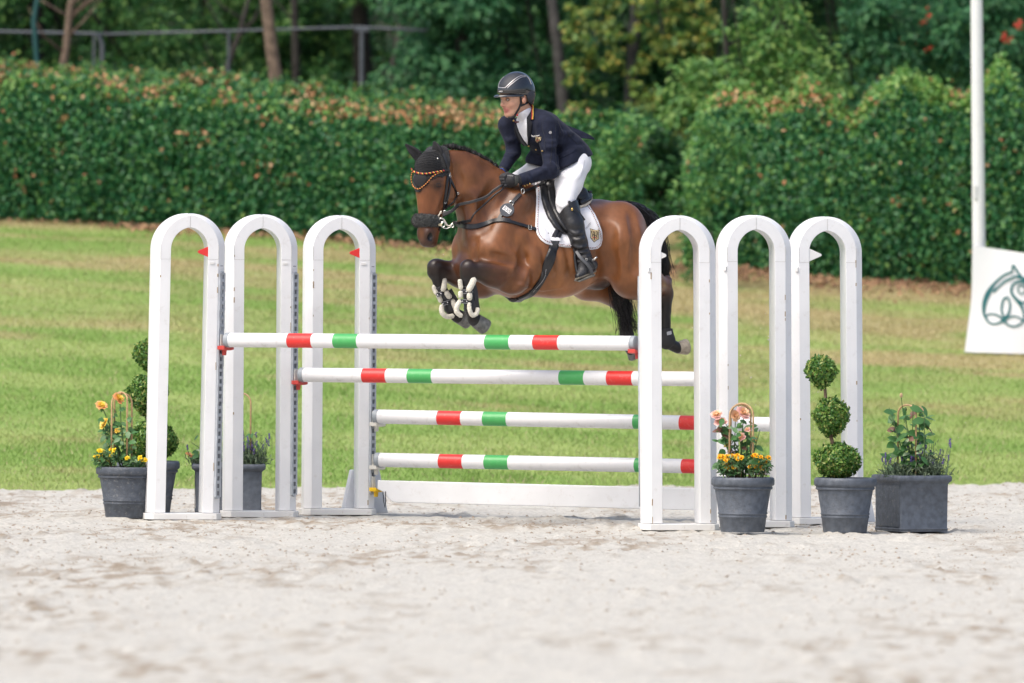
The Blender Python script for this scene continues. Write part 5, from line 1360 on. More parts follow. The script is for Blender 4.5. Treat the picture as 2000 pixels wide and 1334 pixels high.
# eyes
LIDM = mat('horse_eyelid', (.028, .016, .012), .6)
EYE = mat('horse_eye', (.012, .007, .005), .06, spec=.8)
for s in (1, -1):
    m = MB(); m.sphere(toW(HP(364, 16.0, 26.0 * s)), 5.0 / SC, 14, 10); m.build('eye', EYE, horse, smooth=True, world=True)
    for sg in (1, -1):
        lid = [HP(364, 16, 26 * s) + HF * (6.0 * math.cos(t)) + HL * s * (4.6 * math.sin(t) ** .7 if False else 3.8 - 1.4 * abs(math.cos(t))) + UP * sg * ((3.6 if sg > 0 else 3.2) * math.sin(t)) for t in np.linspace(0.05, math.pi - .05, 11)]
        m = MB(); m.tube(toW(np.array(lid)), np.array([.7] + [1.25] * 9 + [.7]) / SC, 6); m.build('eyelid', LIDM, horse, smooth=True, world=True)

# ------------------------------------------------------------------ things that lie on a surface
CAMDIR = np.array([0, 1.0, 0])
def on(fld, pts, off=1.0, far=-230.0, dirv=None):
    """image points -> figure points on the camera side of the field, with outward normals"""
    pts = np.asarray(pts, float); O = np.stack([pts[:, 0] - 1000, np.full(len(pts), far), 667 - pts[:, 1]], 1)
    P, hit = fld.cast(O, CAMDIR if dirv is None else dirv)
    if not hit.all() and hit.any():
        for i in np.where(~hit)[0]:
            j = np.where(hit)[0]; j = j[np.argmin(np.sum((O[j] - O[i]) ** 2, 1))]; P[i] = O[i]; P[i][1] = P[j][1]
    N = fld.grad(P); return P + N * off, N, hit
def dens(pts, n):
    pts = np.asarray(pts, float); d = np.r_[0, np.cumsum(np.linalg.norm(np.diff(pts, axis=0), axis=1))]; t = np.linspace(0, d[-1], n)
    # smooth interpolation
    i = np.clip(np.searchsorted(d, t, 'right') - 1, 0, len(pts) - 2); f = ((t - d[i]) / np.maximum(d[i + 1] - d[i], 1e-9))[:, None]
    Pm = pts[np.clip(i - 1, 0, None)]; P0 = pts[i]; P1 = pts[i + 1]; P2 = pts[np.clip(i + 2, None, len(pts) - 1)]
    return .5 * ((2 * P0) + (-Pm + P1) * f + (2 * Pm - 5 * P0 + 4 * P1 - P2) * f ** 2 + (-Pm + 3 * P0 - 3 * P1 + P2) * f ** 3)
def ribbon_geo(P, N, w, th):
    """flat strap along P with surface normals N (figure space)"""
    P = np.asarray(P); T = unit(np.gradient(P, axis=0)); S = unit(np.cross(T, N)); N = unit(np.cross(S, T)); w = np.broadcast_to(np.asarray(w, float), (len(P),))[:, None] / 2
    r = [P - S * w, P - S * w * .8 + N * th, P + S * w * .8 + N * th, P + S * w, P + S * w * .9 - N * th, P - S * w * .9 - N * th]
    V = np.stack(r, 1).reshape(-1, 3); k = 6; n = len(P)
    F = [(i * k + j, i * k + (j + 1) % k, (i + 1) * k + (j + 1) % k, (i + 1) * k + j) for i in range(n - 1) for j in range(k)] + [tuple(range(k)), tuple((n - 1) * k + j for j in range(k))]
    return V, F
def build_geo(name, geos, mt, parent, smooth=True, sharp=40):
    m = MB()
    for V, F in geos: m.add(toW(V), F)
    return m.build(name, mt, parent, smooth=smooth, world=True, autosmooth=sharp)
def strap(name, fld, pts, w, th, mt, parent, n=40, off=.8, smoothn=3):
    q = dens(pts, n); P, N, hit = on(fld, q, off)
    for _ in range(smoothn):
        P[1:-1] = P[1:-1] * .5 + (P[:-2] + P[2:]) * .25; N[1:-1] = unit(N[1:-1] * .5 + (N[:-2] + N[2:]) * .25)
    return build_geo(name, [ribbon_geo(P, N, w, th)], mt, parent)
def tube3(name, pts, rad, mt, parent, n=8, smooth=True):
    m = MB(); m.tube(toW(np.asarray(pts)), np.asarray(rad) / SC, n); return m.build(name, mt, parent, smooth=smooth, world=True, autosmooth=50)
def patch(name, fld, poly, mt, parent, off=1.5, th=1.5, step=3.0, mirror=None, relief=None, edge=None):
    """a sheet with the given outline (image points) lying on the field; solid, th thick"""
    poly = np.asarray(poly, float); lo = poly.min(0); hi = poly.max(0)
    # sample rows between left and right edges of the outline
    ny = max(3, int((hi[1] - lo[1]) / step)); rows = []
    ys = np.linspace(lo[1] + .01, hi[1] - .01, ny); nx = max(4, int((hi[0] - lo[0]) / step))
    pts = []
    for y in ys:
        xs = []
        for a, b in zip(poly, np.roll(poly, -1, 0)):
            if (a[1] <= y < b[1]) or (b[1] <= y < a[1]): xs.append(a[0] + (b[0] - a[0]) * (y - a[1]) / (b[1] - a[1]))
        x0, x1 = min(xs), max(xs); pts += [(x0 + (x1 - x0) * i / (nx - 1), y) for i in range(nx)]
    P, N, hit = on(fld, pts, 0); return sheet(name, P, N, nx, ny, mt, parent, off, th, relief)
def sheet(name, P, N, nx, ny, mt, parent, off, th, relief=None, cols=None):
    G_ = P.reshape(ny, nx, 3).copy(); M_ = N.reshape(ny, nx, 3).copy()
    for _ in range(3):
        G_[1:-1, 1:-1] = G_[1:-1, 1:-1] * .4 + .15 * (G_[:-2, 1:-1] + G_[2:, 1:-1] + G_[1:-1, :-2] + G_[1:-1, 2:])
    rel = np.zeros((ny, nx)) if relief is None else relief(nx, ny)
    T = G_ + M_ * (off + th + rel)[..., None]; Bm = G_ + M_ * off
    if True:
        e = np.zeros((ny, nx)); e[0] = e[-1] = 1; e[:, 0] = e[:, -1] = 1; T = T - M_ * (e * th * .35)[..., None]
    n = nx * ny; Ii = np.arange(n).reshape(ny, nx)
    F = [tuple(int(x) for x in q) for q in np.stack([Ii[:-1, :-1], Ii[:-1, 1:], Ii[1:, 1:], Ii[1:, :-1]], -1).reshape(-1, 4)]
    F2 = [tuple(n + x for x in f[::-1]) for f in F]; loop = list(Ii[0]) + list(Ii[1:, -1]) + list(Ii[-1, -2::-1]) + list(Ii[-2:0:-1, 0]); loop = [int(x) for x in loop]
    F3 = [(loop[i], n + loop[i], n + loop[(i + 1) % len(loop)], loop[(i + 1) % len(loop)]) for i in range(len(loop))]
    V = np.concatenate([T.reshape(-1, 3), Bm.reshape(-1, 3)]); m = MB(); m.add(toW(V), F + F2 + F3)
    return m.build(name, mt, parent, smooth=True, world=True, autosmooth=55)

# mane: a row of small plaited knots along the crest, with loose hair ends
MANE = mat('mane_hair', (.014, .012, .012), .5, var=.5, scale=60, bump=.8, bscale=150, spec=.4)
cr = dens([(863, 293), (880, 289), (905, 294), (930, 304), (952, 316), (970, 328)], 21)
crest = np.array([B(x, y) for x, y in cr])
mm = MB(); r = np.random.default_rng(9)
for i, p in enumerate(crest):
    t = crest[min(i + 1, 20)] - crest[max(i - 1, 0)]; t = unit(t)
    mm.sphere(toW(p + [0, -2, 1]), 4.8 / SC * (1 + .15 * r.normal()), 9, 6)
for k in range(420):
    u = r.uniform(0, 19.9); i = int(u); p = crest[i] + (crest[i + 1] - crest[i]) * (u - i) + [0, r.normal(0, 2.5), 1]
    d = unit(np.array([r.normal(.15, .6), r.normal(-.2, .6), 1.0])); L = r.uniform(4, 8.5)
    mm.tube(toW(np.array([p, p + d * L * .5, p + d * L + r.normal(0, 1.2, 3)])), np.array([.9, .7, .2]) / SC, 4)
mm.build('mane', MANE, horse, smooth=True, world=True)
# tail: dock carried out, hair falling in strands behind the hocks
TAILM = mat('tail_hair', (.012, .011, .013), .38, var=.5, scale=50, spec=.5)
def hair(name, roots, path_fn, n, rad, seed, parent):
    r = np.random.default_rng(seed); m = MB()
    for k in range(n):
        P = path_fn(r); m.tube(toW(P), np.linspace(rad, rad * .25, len(P)) / SC, 4)
    o = m.build(name, TAILM, parent, smooth=True, world=True); o['kind'] = 'stuff'; return o
def tail_path(r):
    q = r.random(); w = r.normal(0, 1, 2)
    a = B(1216 + 5 * w[0], 399 + 3 * w[1], 3 * w[0])
    if q < .62:     # over the dock, down behind the near arch
        ctrl = [(1238, 398), (1260, 410), (1278, 434), (1288, 468), (1292, 502), (1290 + 8 * r.normal(), 530 + 14 * r.random())]
        sp = [4, 7, 8, 8, 9, 8]
    elif q < .68:
        ctrl = [(1240, 400), (1266, 416), (1288, 448), (1302, 490), (1308, 520), (1306, 533 + 10 * r.random())]; sp = [3, 3, 3, 3, 3, 3]
    else:           # inner hank swept under, between the hind legs
        ctrl = [(1236, 430), (1232, 480), (1218, 535), (1214, 575), (1222, 610), (1230 + 10 * r.normal(), 640 + 14 * r.random())]; sp = [6, 8, 10, 12, 12, 10]
    out = [a]
    for (x, y), s in zip(ctrl, sp):
        lat = (8 * r.normal()) if q < .68 else -14 + 6 * r.normal()
        p = B(x + s * .8 * w[0] + r.normal(0, 1.5), y + s * .5 * w[1], lat); 
        if q < .68: p = p + [0, 18, 0]
        out.append(p)
    return dens(np.array(out), 11)
hair('tail', None, tail_path, 900, 1.1, 12, horse)

# fetlock boot on the near hind leg
BOOTK = mat('black_neoprene', (.018, .018, .020), .7, bump=.2, bscale=90); BOOTG = mat('grey_print', (.38, .38, .39), .6)
Fb = Field((265, -80, -40), (345, 150, 45), 1.0)
Fb.cone(B(1303, 645, 50), B(1304, 660, 50), 13.4, 16, 5); Fb.ell(B(1305, 668, 50), (17, 15.5, 15), None, 5); 
Fb.plane(B(1300, 641, 50), UP, (255, -90, -50), (350, 160, 50), 1); Fb.plane(B(1306, 683, 50), unit(np.array([.7, 0, -1])), (255, -90, -50), (350, 160, 50), 1)
V, Q = Fb.mesh(1); fb = mesh_np('fetlock_boot', toW(V), Q, BOOTK, horse, smooth=True, world=True)
patch('boot_label', Fb, [(1304, 648), (1313, 646), (1314, 653), (1305, 655)], BOOTG, fb, .3, .3, 1.2)
Fb2 = Field((185, -120, -50), (270, 260, 45), 1.2); Fb2.cone(B(1226, 645, -50), B(1227, 660, -50), 13.5, 15.5, 5); Fb2.ell(B(1228, 670, -50), (15.5, 14.5, 15), None, 5); Fb2.plane(B(1226, 640, -50), UP, (185, -120, -50), (270, 260, 45), 1)
V, Q = Fb2.mesh(1); mesh_np('fetlock_boot', toW(V), Q, BOOTK, horse, smooth=True, world=True)

# fleece lined tendon boots on the forelegs
FLEECE = mat('fleece', (.70, .66, .56), .95, var=.1, scale=60, bump=1.0, bscale=120); BOOTL = mat('boot_leather', (.022, .022, .026), .42); STUD = mat('silver_stud', (.62, .62, .64), .25, metal=1)
def fleece_roll(pts, rad, seed):
    r = np.random.default_rng(seed); m = MB(); P = dens(np.array(pts), 22)
    f = Field(P.min(0) - 18, P.max(0) + 18, .9)
    for i in range(len(P)):
        q = rad * .8 * np.interp(i, [0, 3, 18, 21], [.75, 1, 1, .75]); f.ell(P[i], (q, q, q), None, 2)
    for k in range(150):
        i = r.integers(0, 22); d = unit(r.normal(size=3)); f.ell(P[i] + d * rad * .76, (1.1, 1.1, 1.1), None, 1.4)
    return f.mesh(1)
def tendon_boot(s, sleeve, Fk, rolls, straps, shell, seed):
    t = None
    sh = MB()
    for pts, w in shell:
        P = dens(np.array([B(x, y, s) for x, y in pts]), 16); Nn = np.tile(np.array([.45, -.85, .1]), (16, 1)); V, F = ribbon_geo(P + [3, -9, 0], Nn, w, 2.0); sh.add(toW(V), F)
    pts = sleeve; P = np.array([B(x, y, s) for x, y, q in pts]); rr = [q for x, y, q in pts]; f = Field(P.min(0) - 26, P.max(0) + 26, 1.2)
    f.chain(P, rr, 4); a0 = unit(P[1] - P[0]); f.plane(P[0] - a0 * 1, -a0, P.min(0) - 26, P.max(0) + 26, 1); a1 = unit(P[-1] - P[-2]); f.plane(P[-1] + a1 * 6, a1, P.min(0) - 26, P.max(0) + 26, 1)
    V, Q = f.mesh(1); t = mesh_np('tendon_boot', toW(V), Q, BOOTL, horse, smooth=True, world=True)
    sh.build('boot_strike_pad', BOOTL, t, smooth=True, world=True, autosmooth=40)
    for k, (pts, rad) in enumerate(rolls):
        V, Q = fleece_roll([B(x, y, s + d_) for x, y, d_ in pts], rad, seed + k); mesh_np('fleece_lining', toW(V), Q, FLEECE, t, smooth=True, world=True)
    for (x0, y0, x1, y1) in straps:
        n = 15; a = B(x0, y0, s); b = B(x1, y1, s); P = []; N = []
        for i in range(n):
            th = math.pi * i / (n - 1); c = (a + b) / 2; e = (b - a) / 2
            P.append(c - e * math.cos(th) * 1.05 + np.array([0, -12.5 * math.sin(th), 0])); N.append(unit(-e / np.linalg.norm(e) * math.cos(th) + np.array([0, -math.sin(th), 0])))
        P = np.array(P); N = np.array(N)
        build_geo('boot_strap', [ribbon_geo(P, N, 8.6, .9)], BOOTL, t)
        geos = []
        for sg in (-1, 1): geos.append(ribbon_geo(P + np.array([0, 0, 3.5 * sg]) + N * 1.0, N, .8, .3))
        build_geo('strap_piping', geos, BOOTG, t)
        mm = MB()
        for i in (3, 6, 10): mm.sphere(toW(P[i] + N[i] * 1.2), 1.7 / SC, 8, 5)
        mm.build('stud', STUD, t, smooth=True, world=True)['kind'] = 'stuff'
tendon_boot(54, [(913, 559, 12.4), (916, 578, 10.6), (918.5, 594, 11.2), (919, 603, 13.2)], None, [([(899, 549, 4), (900, 557, 4), (901, 563, 4)], 4.2), ([(926, 547, 14), (921, 558, 16), (916, 567, 16)], 6.6), ([(918, 576, 15), (917.5, 583, 15)], 5.2), ([(900, 572, 6), (900, 580, 6)], 4.0),
     ([(898, 590, 6), (893, 600, 7), (893, 610, 8), (901, 617, 10)], 5.2), ([(917, 594, 15), (918, 606, 17), (923, 616, 18), (931, 613, 18), (934, 604, 15)], 4.8)],
     [(902, 570.5, 927, 571), (902, 589, 930, 590)], [([(922, 556), (926, 572), (928, 590), (931, 608)], 11)], 21)
tendon_boot(-44, [(859, 558, 12.2), (869, 578, 10.4), (878, 594, 11), (880, 602, 12.6)], None, [([(848, 560, -2), (850, 566, -2), (853, 573, 0)], 4.8), ([(868, 547, 10), (868, 557, 12), (866, 566, 12)], 5.6), ([(872, 572, 12), (878, 580, 12)], 5.4), ([(857, 578, 2), (861, 588, 2)], 4.2),
     ([(863, 598, 4), (863, 608, 6), (868, 616, 8), (877, 619, 9), (884, 617, 10)], 5.4), ([(885, 588, 12), (889, 600, 13), (894, 610, 13)], 5.4)],
     [(854, 577, 875, 568), (864, 594, 892, 586)], [([(876, 566), (884, 580), (893, 594)], 9)], 41)
# ------------------------------------------------------------------ rider
NAVY = mat('navy_cloth', (0.0140, 0.0172, 0.034), .82, var=.18, scale=30, bump=.25, bscale=160, sheen=.06, spec=.2)
NAVY_D = mat('navy_collar', (0.008, 0.009, 0.015), .7, sheen=.2, spec=.3)
WHITE_C = mat('white_breeches_cloth', (.78, .78, .80), .75, bump=.12, bscale=60, sheen=.2, spec=.3)
SHIRT = mat('white_shirt_cloth', (.76, .76, .80), .8, bump=.3, bscale=40, spec=.3)
LEATHER = mat('black_leather', (.013, .013, .015), .32, bump=.3, bscale=70, spec=.55, var=.3, scale=12)
LEATHER_M = mat('worn_black_leather', (.035, .036, .040), .5, bump=.3, bscale=70, var=.3, scale=14, dirt=(.16, .145, .12), dscale=12, damt=.5)
GLOVE = mat('black_glove', (.012, .012, .015), .65, bump=.25, bscale=120, sheen=.2)
SKIN = mat_attr('skin', rough=.5, bump=.06, bscale=120, var=.05, vscale=50, spec=.4)
HELM = mat('gloss_black_shell', (.008, .009, .012), .12, spec=.7, coat=.6); HELM_M = mat('matt_helmet_panel', (.022, .025, .034), .55, bump=.2, bscale=200)
TRIM = mat('pale_silver_trim', (.50, .48, .48), .35, metal=.7); GOLD = mat('gold_button', (.70, .48, .17), .3, metal=.9)
SILVER = mat('steel_fitting', (.62, .61, .58), .25, metal=.9); HAIRM = mat('brown_hair', (.055, .022, .012), .5, var=.4, scale=60)
REDC = mat('red_cord', (.48, .025, .025), .6); YELC = mat('yellow_cord', (.68, .44, .07), .6); BLKC = mat('black_cloth_cord', (.015, .013, .015), .7); WHC = mat('white_print', (.78, .78, .78), .5)
TF = np.array([-.64, -.77, 0]); TL = np.array([.77, -.64, 0])
RF = unit(np.array([-math.cos(math.radians(33)), -math.sin(math.radians(33)), -.06])); RL = np.array([math.sin(math.radians(33)), -math.cos(math.radians(33)), 0]); RU = np.cross(RL, RF); RU = RU if RU[2] > 0 else -RU
rider = thing('person', 'rider in navy jacket, white breeches and black helmet crouched forward over the horse', 'person', toW(B(1108, 330)))
PEL, WAI, CHE, SHO = B(1112, 322), B(1092, 290), B(1056, 256), B(1040, 236)
NB, HD = B(1034, 226), B(1012, 182)
dN = NB[1] - 4
def hp(px, py, dd=0.0): return np.array([px - 1000.0, HD[1] + dd, 667.0 - py])
HC0 = hp(1008, 176)
def face(px, py, l=0.0):
    """point on the face seen at px,py lying l to the rider's left of the middle of the head"""
    # plane through the head middle contains RF and up
    x = px - 1000.0; c = HC0; t = (x - c[0] - RL[0] * l) / RF[0]; return np.array([x, c[1] + RF[1] * t + RL[1] * l, 667.0 - py])
NS = SHO + TL * 44; NS = np.array([66.0, NS[1], 667 - 245]); FS = SHO - TL * 44; FS = np.array([-8.0, FS[1], 667 - 243])
NE = np.array([77.0, NS[1] - 16, 667 - 334]); FE = np.array([3.0, FS[1] + 2, 667 - 296])
NWr = B(1016, 352, 46); FWr = B(982, 332, -24)
# body: one continuous skin from head to foot, slim under the clothes
S_ = (0.55, 0.315, 0.215); S2 = (0.50, 0.245, 0.165); LIP = (0.40, 0.10, 0.095)
R = Field((-70, -120, 110), (185, 190, 545), 1.65)
R.ell(HC0, (35, 28, 33), (RF, RL, RU), 6, col=S_)
R.ell(face(1000.5, 203), (20, 19, 26), (RF, RL, RU), 8, col=S_)
R.ell(face(1003, 190), (24, 23, 18), (RF, RL, RU), 6, col=S_)
for s in (1, -1):
    R.cone(face(1014 + 7 * s, 207, 16 * s), face(996 + 3 * s, 222, 6 * s), 6, 6.5, 7, col=S_)    # jaw
    R.ell(face(993 + 7.5 * s, 204, 13 * s), (8, 6, 6), (RF, RL, RU), 6, col=S2)                    # cheekbone
    R.ell(face(985 + 6.0 * s, 194.0, 9.5 * s), (5.5, 5.5, 3.6), (RF, RL, RU), 3, '-')              # eye socket
    R.cone(face(984 + 3 * s, 190.0, 4 * s), face(990 + 8 * s, 189.5, 15 * s), 2.6, 2.2, 3, col=S_)  # brow
    R.ell(face(983.6 + 2.2 * s, 207.4, 3.4 * s), (3.2, 2.3, 2.3), (RF, RL, RU), 2, col=S2)         # nostril wing
    R.ell(face(1009.5 + 14 * s, 196.5, 27 * s), (4.8, 3.2, 7), (RF, RL, RU), 2.0, col=S2)                # ear
R.ell(face(992.5, 223.5), (7, 8, 6), (RF, RL, RU), 5, col=S_)                                     # chin
R.cone(face(984.5, 193), face(980.8, 204.5), 2.4, 3.2, 3, col=S_); R.ell(face(980.6, 205.5), (3.6, 3.6, 3.2), (RF, RL, RU), 2, col=S2)
R.cone(face(984.9, 213.3, -3), face(987.2, 213.2, 3.5), 1.7, 1.7, 1.8, col=LIP); R.cone(face(987.2, 213.2, 3.5), face(991.8, 214.4, 8.6), 1.7, .9, 1.8, col=LIP); R.cone(face(985.6, 217.2, -3), face(988.0, 217.2, 3.5), 2.0, 2.0, 1.8, col=LIP); R.cone(face(988.0, 217.2, 3.5), face(991.8, 215.6, 8.4), 2.0, .9, 1.8, col=LIP)
R.cone(face(983.2, 215.3, -3.2), face(985.6, 215.3, 3.8), 1.3, 1.3, .8, '-', col=(.06, .02, .02)); R.cone(face(985.6, 215.3, 3.8), face(990.8, 215.0, 8.2), 1.2, .6, .8, '-', col=(.06, .02, .02))
for s in (1, -1): R.ell(face(983.0 + 1.8 * s, 209.2, 2.6 * s), (1.5, 1.1, .9), (RF, RL, RU), .8, '-')
R.cone(hp(1015, 203), NB + [0, 0, -4], 14.5, 15.5, 6, col=S_)
R.loft([(PEL, 36, 26), (WAI, 32, 22), (CHE, 38, 24), (SHO, 36, 16)], TL, 10, S_)
for a, b, c in ((NS, NE, NWr), (FS, FE, FWr)):
    R.cone(a, b, 15, 11, 8, col=S_); R.cone(b, c, 11, 7.5, 5, col=S_); R.ell(c + unit(c - b) * 12, (11, 8, 9), None, 4, col=S_)
KN, KF = B(1103, 400, 76), B(990, 368, -72); AN, AF = B(1141, 504, 100), B(1052, 500, -74)
HN, HFp = B(1124, 318, 26), B(1096, 318, -26)
for hpp, k, a in ((HN, KN, AN), (HFp, KF, AF)):
    R.cone(hpp, k, 25, 14, 8, col=S_); R.cone(k, a, 13, 9, 6, col=S_); R.cone(a, a + np.array([-8, -14, -26]), 8, 6, 5, col=S_)
RV, RQ = R.mesh(1); RC = R.colors(RV, 2.2)
rb = mesh_np('body', toW(RV), RQ, SKIN, rider, smooth=True, cols=RC, world=True)
# eyes, brows
EW = mat('eye_white', (.52, .49, .46), .25); IR = mat('iris_grey', (.10, .13, .15), .15); BROW = mat('brow_hair', (.10, .055, .03), .8)
for s in (1, -1):
    c = face(985.8 + 5.6 * s, 194.4, 9.2 * s) - RF * .6; f2 = unit(RF + .1 * RL * s)
    m = MB(); m.sphere(toW(c), 2.75 / SC, 12, 8); e = m.build('eye', EW, rider, smooth=True, world=True)
    m = MB(); m.sphere(toW(c + f2 * 1.35), 1.72 / SC, 10, 6); m.build('iris', IR, e, smooth=True, world=True)
    m = MB(); m.tube(toW(np.array([face(982.8 + 2.2 * s, 191.2, 4.5 * s) + RF * .4, face(985.5 + 5 * s, 190.6, 9.5 * s) + RF * 2.2, face(990 + 7.2 * s, 191.4, 14 * s) + RF * 1.6])), np.array([.7, .8, .4]) / SC, 6); m.build('eyebrow', BROW, rider, smooth=True, world=True)
    lid = [c + RL * (3.4 * math.cos(t)) + RU * (2.1 * math.sin(t)) + RF * (2.3 - .9 * abs(math.cos(t))) for t in np.linspace(.1, math.pi - .1, 9)]
    m = MB(); m.tube(toW(np.array(lid)), np.array([.5] + [.75] * 7 + [.5]) / SC, 6); m.build('eyelid', mat('lid_%d' % s, (.26, .12, .085), .6), rider, smooth=True, world=True)
# hair at the nape
Fh = Field((5, HD[1] - 60, 420), (60, HD[1] + 60, 500), 1.5); Fh.ell(hp(1031, 193, 8), (7, 20, 12), (RF, RL, RU), 3); Fh.ell(hp(1036, 199, 8), (7, 9, 6), (RF, RL, RU), 4)
V, Q = Fh.mesh(1); mesh_np('hair', toW(V), Q, HAIRM, rider, smooth=True, world=True)
# helmet
HB = hp(1006.5, 176)
E_ = Field((-60, HD[1] - 75, 440), (60, HD[1] + 75, 545), 1.2)
E_.ell(HB, (37.5, 31.5, 36), (RF, RL, unit(RU + .10 * RF)), 4); E_.ell(HB + np.array([17, 9, -6]), (21, 25, 26), (RF, RL, RU), 8)
E_.plane(face(985, 183.5), unit(np.array([-.10, -.03, -1.0])), (-60, HD[1] - 75, 440), (60, HD[1] + 75, 545), 3)
hq = E_.F.copy()
V, Q = E_.mesh(1); hel = mesh_np('helmet', toW(V), Q, HELM, rider, smooth=True, world=True)
# lower rear guard of the helmet
E2 = Field((-20, HD[1] - 60, 430), (60, HD[1] + 60, 545), 1.2); E2.ell(HB + np.array([13, 7, -10]), (24, 29.5, 26), (RF, RL, RU), 4); E2.ell(HB + np.array([8, 5, -14]), (24, 26.5, 30), (RF, RL, RU), 2, '-'); E2.plane(hp(1024, 190), unit(np.array([-1, -.2, -.35])), (-20, HD[1] - 60, 430), (60, HD[1] + 60, 545), 2)
V, Q = E2.mesh(1); mesh_np('rear_guard', toW(V), Q, HELM_M, hel, smooth=True, world=True)
strap('brow_band', E_, [(972.5, 178.5), (978, 179.5), (990, 180), (1002, 180), (1014, 178.5), (1026, 178)], 7.0, .8, mat('helmet_band', (.030, .028, .026), .45), hel, 40, .3)
patch('front_panel', E_, [(975, 171.5), (988, 171.8), (998, 162), (1010, 152), (1020, 146.2), (1010, 142.6), (1000, 142.8), (990, 146.2), (981, 154), (976, 162)], HELM_M, hel, .25, .5, 1.6)
for pts in ([(987, 172), (996, 163.5), (1006, 155), (1016, 149), (1026, 148), (1033, 154), (1037.5, 165)], [(991, 172.5), (999, 165), (1009, 157), (1018, 151.5), (1026, 150)], [(974, 171), (980, 171.8), (987, 172)], [(974, 171), (974.8, 164), (979, 156), (985, 150)]):
    strap('silver_trim', E_, pts, 1.45, .6, TRIM, hel, 34, .5)
# visor
vs_ = []; n = 17
for j, (q, zz) in enumerate(((0, 0), (.5, -.8), (.85, -2.0), (1, -3.0))):
    for i in range(n):
        t = math.pi * (i / (n - 1) - .5) * .98; rx = 35 + 13.0 * q * math.cos(t) ** .8; ry = 29 + 1.5 * q
        p = face(1006.5, 184) * 1.0; c0 = np.array([6.5, HB[1], 667 - 183.5]); vs_.append(c0 + RF * (rx * math.cos(t) - 1) + RL * (ry * math.sin(t)) + UP * (zz - .9 * 10 * (1 - math.cos(t)) * .18))
vs_ = np.array(vs_); m = MB(); F = [(j * n + i, j * n + i + 1, (j + 1) * n + i + 1, (j + 1) * n + i) for j in range(3) for i in range(n - 1)]; k = len(vs_)
edge = [i for i in range(n)] + [j * n + n - 1 for j in range(1, 4)] + [3 * n + i for i in range(n - 2, -1, -1)] + [j * n for j in (2, 1)]
m.add(toW(np.concatenate([vs_ + UP * 1.2, vs_ - UP * 1.4])), F + [tuple(k + x for x in f[::-1]) for f in F] + [(edge[i], edge[(i + 1) % len(edge)], k + edge[(i + 1) % len(edge)], k + edge[i]) for i in range(len(edge))])
m.build('visor', HELM, hel, smooth=True, world=True, autosmooth=60)
def text_on(name, txt, p, ex, ey, h, mt, parent, ext=.0006):
    cu = bpy.data.curves.new(name, 'FONT'); cu.body = txt; cu.size = 1; cu.extrude = 0.0; cu.align_x = 'CENTER'; cu.align_y = 'CENTER'
    o = bpy.data.objects.new(name, cu); me = None
    COL.objects.link(o); dg = bpy.context.evaluated_depsgraph_get(); me = bpy.data.meshes.new_from_object(o.evaluated_get(dg)); bpy.data.objects.remove(o); bpy.data.curves.remove(cu)
    V = np.array([v.co for v in me.vertices]); F = [list(f.vertices) for f in me.polygons]; bpy.data.meshes.remove(me)
    ex = unit(np.asarray(ex, float)); ey = unit(np.asarray(ey, float) - ex * np.dot(ex, ey)); P = np.asarray(p) + (V[:, :1] * ex + V[:, 1:2] * ey) * h
    return mesh_np(name, toW(P), F, mt, parent, world=True)
P_, N_, _ = on(E_, [(979.5, 178.8)], 2.0); text_on('helmet_lettering', 'uvex', P_[0], np.cross(UP, N_[0]), UP, 5.6, WHC, hel)
# chin harness
for pts in ([(1014.5, 184), (1016.5, 193), (1016.5, 203), (1013, 212), (1008, 220), (1004, 227)], [(1036, 196), (1027, 202), (1017, 207)]):
    q = dens(np.array(pts), 20); P, N, h_ = on(R, q, 1.6); build_geo('chin_strap', [ribbon_geo(P, N, 4.2, 1.0)], BLKC, hel)
P, N, h_ = on(R, dens(np.array([(1005, 226), (999, 228.5), (993, 229)]), 10), 1.6); build_geo('chin_strap', [ribbon_geo(P, N, 5.0, 1.2)], BLKC, hel)
m = MB(); m.sphere(toW(np.array([10.3, P[0][1] - 2, 667 - 225])), 1.9 / SC, 8, 6); m.build('strap_button', REDC, hel, smooth=True, world=True)

# jacket
J = Field((-45, -150, 288), (175, 190, 475), 1.75)
J.loft([(B(1118, 314), 50, 34), (B(1101, 292), 44, 35), (B(1076, 270), 46, 34), (B(1052, 250), 50, 33), (B(1040, 238), 46, 24)], TL, 12)
J.cone(NB + [2, 3, -2], SHO, 17, 24, 8)
J.cone(B(1128, 300, 8), B(1128, 330, 16), 24, 27, 14); J.cone(B(1112, 300, 34), B(1104, 334, 44), 22, 24, 12)
J.cone(B(1066, 284, -26), B(1046, 312, -40), 20, 20, 10); J.cone(B(1080, 290, -8), B(1062, 312, -26), 20, 18, 10)
lo, hi = np.array((-45, -140, 320)), np.array((175, 190, 475))
J.plane(B(1112, 324, 40), unit(np.array([.43, .0, -.9])), lo, hi, 2); J.plane(np.array([45, 0, 667 - 321.0]), unit(np.array([-.25, 0, -1])), lo, hi, 2)
for i, (a, b, c, r1, r2, r3, r4) in enumerate(((NS, NE, NWr, 23, 17, 14.5, 11.5), (FS, FE, FWr, 20, 16, 14, 10.5))):
    M1 = a * .45 + b * .55 + (np.array([2, -2, 0]) if i == 0 else np.array([3, 0, 0]))
    J.cone(a, M1, r1, r2 + .5, 6 if i == 0 else 8); J.cone(M1, b, r2, r2 - 2, 2.5); J.cone(b, c, r2 - 2, r4, 6)
    ax = unit(c - b); J.plane(c + ax * 1.0, ax, c - 20, c + 20, 1)
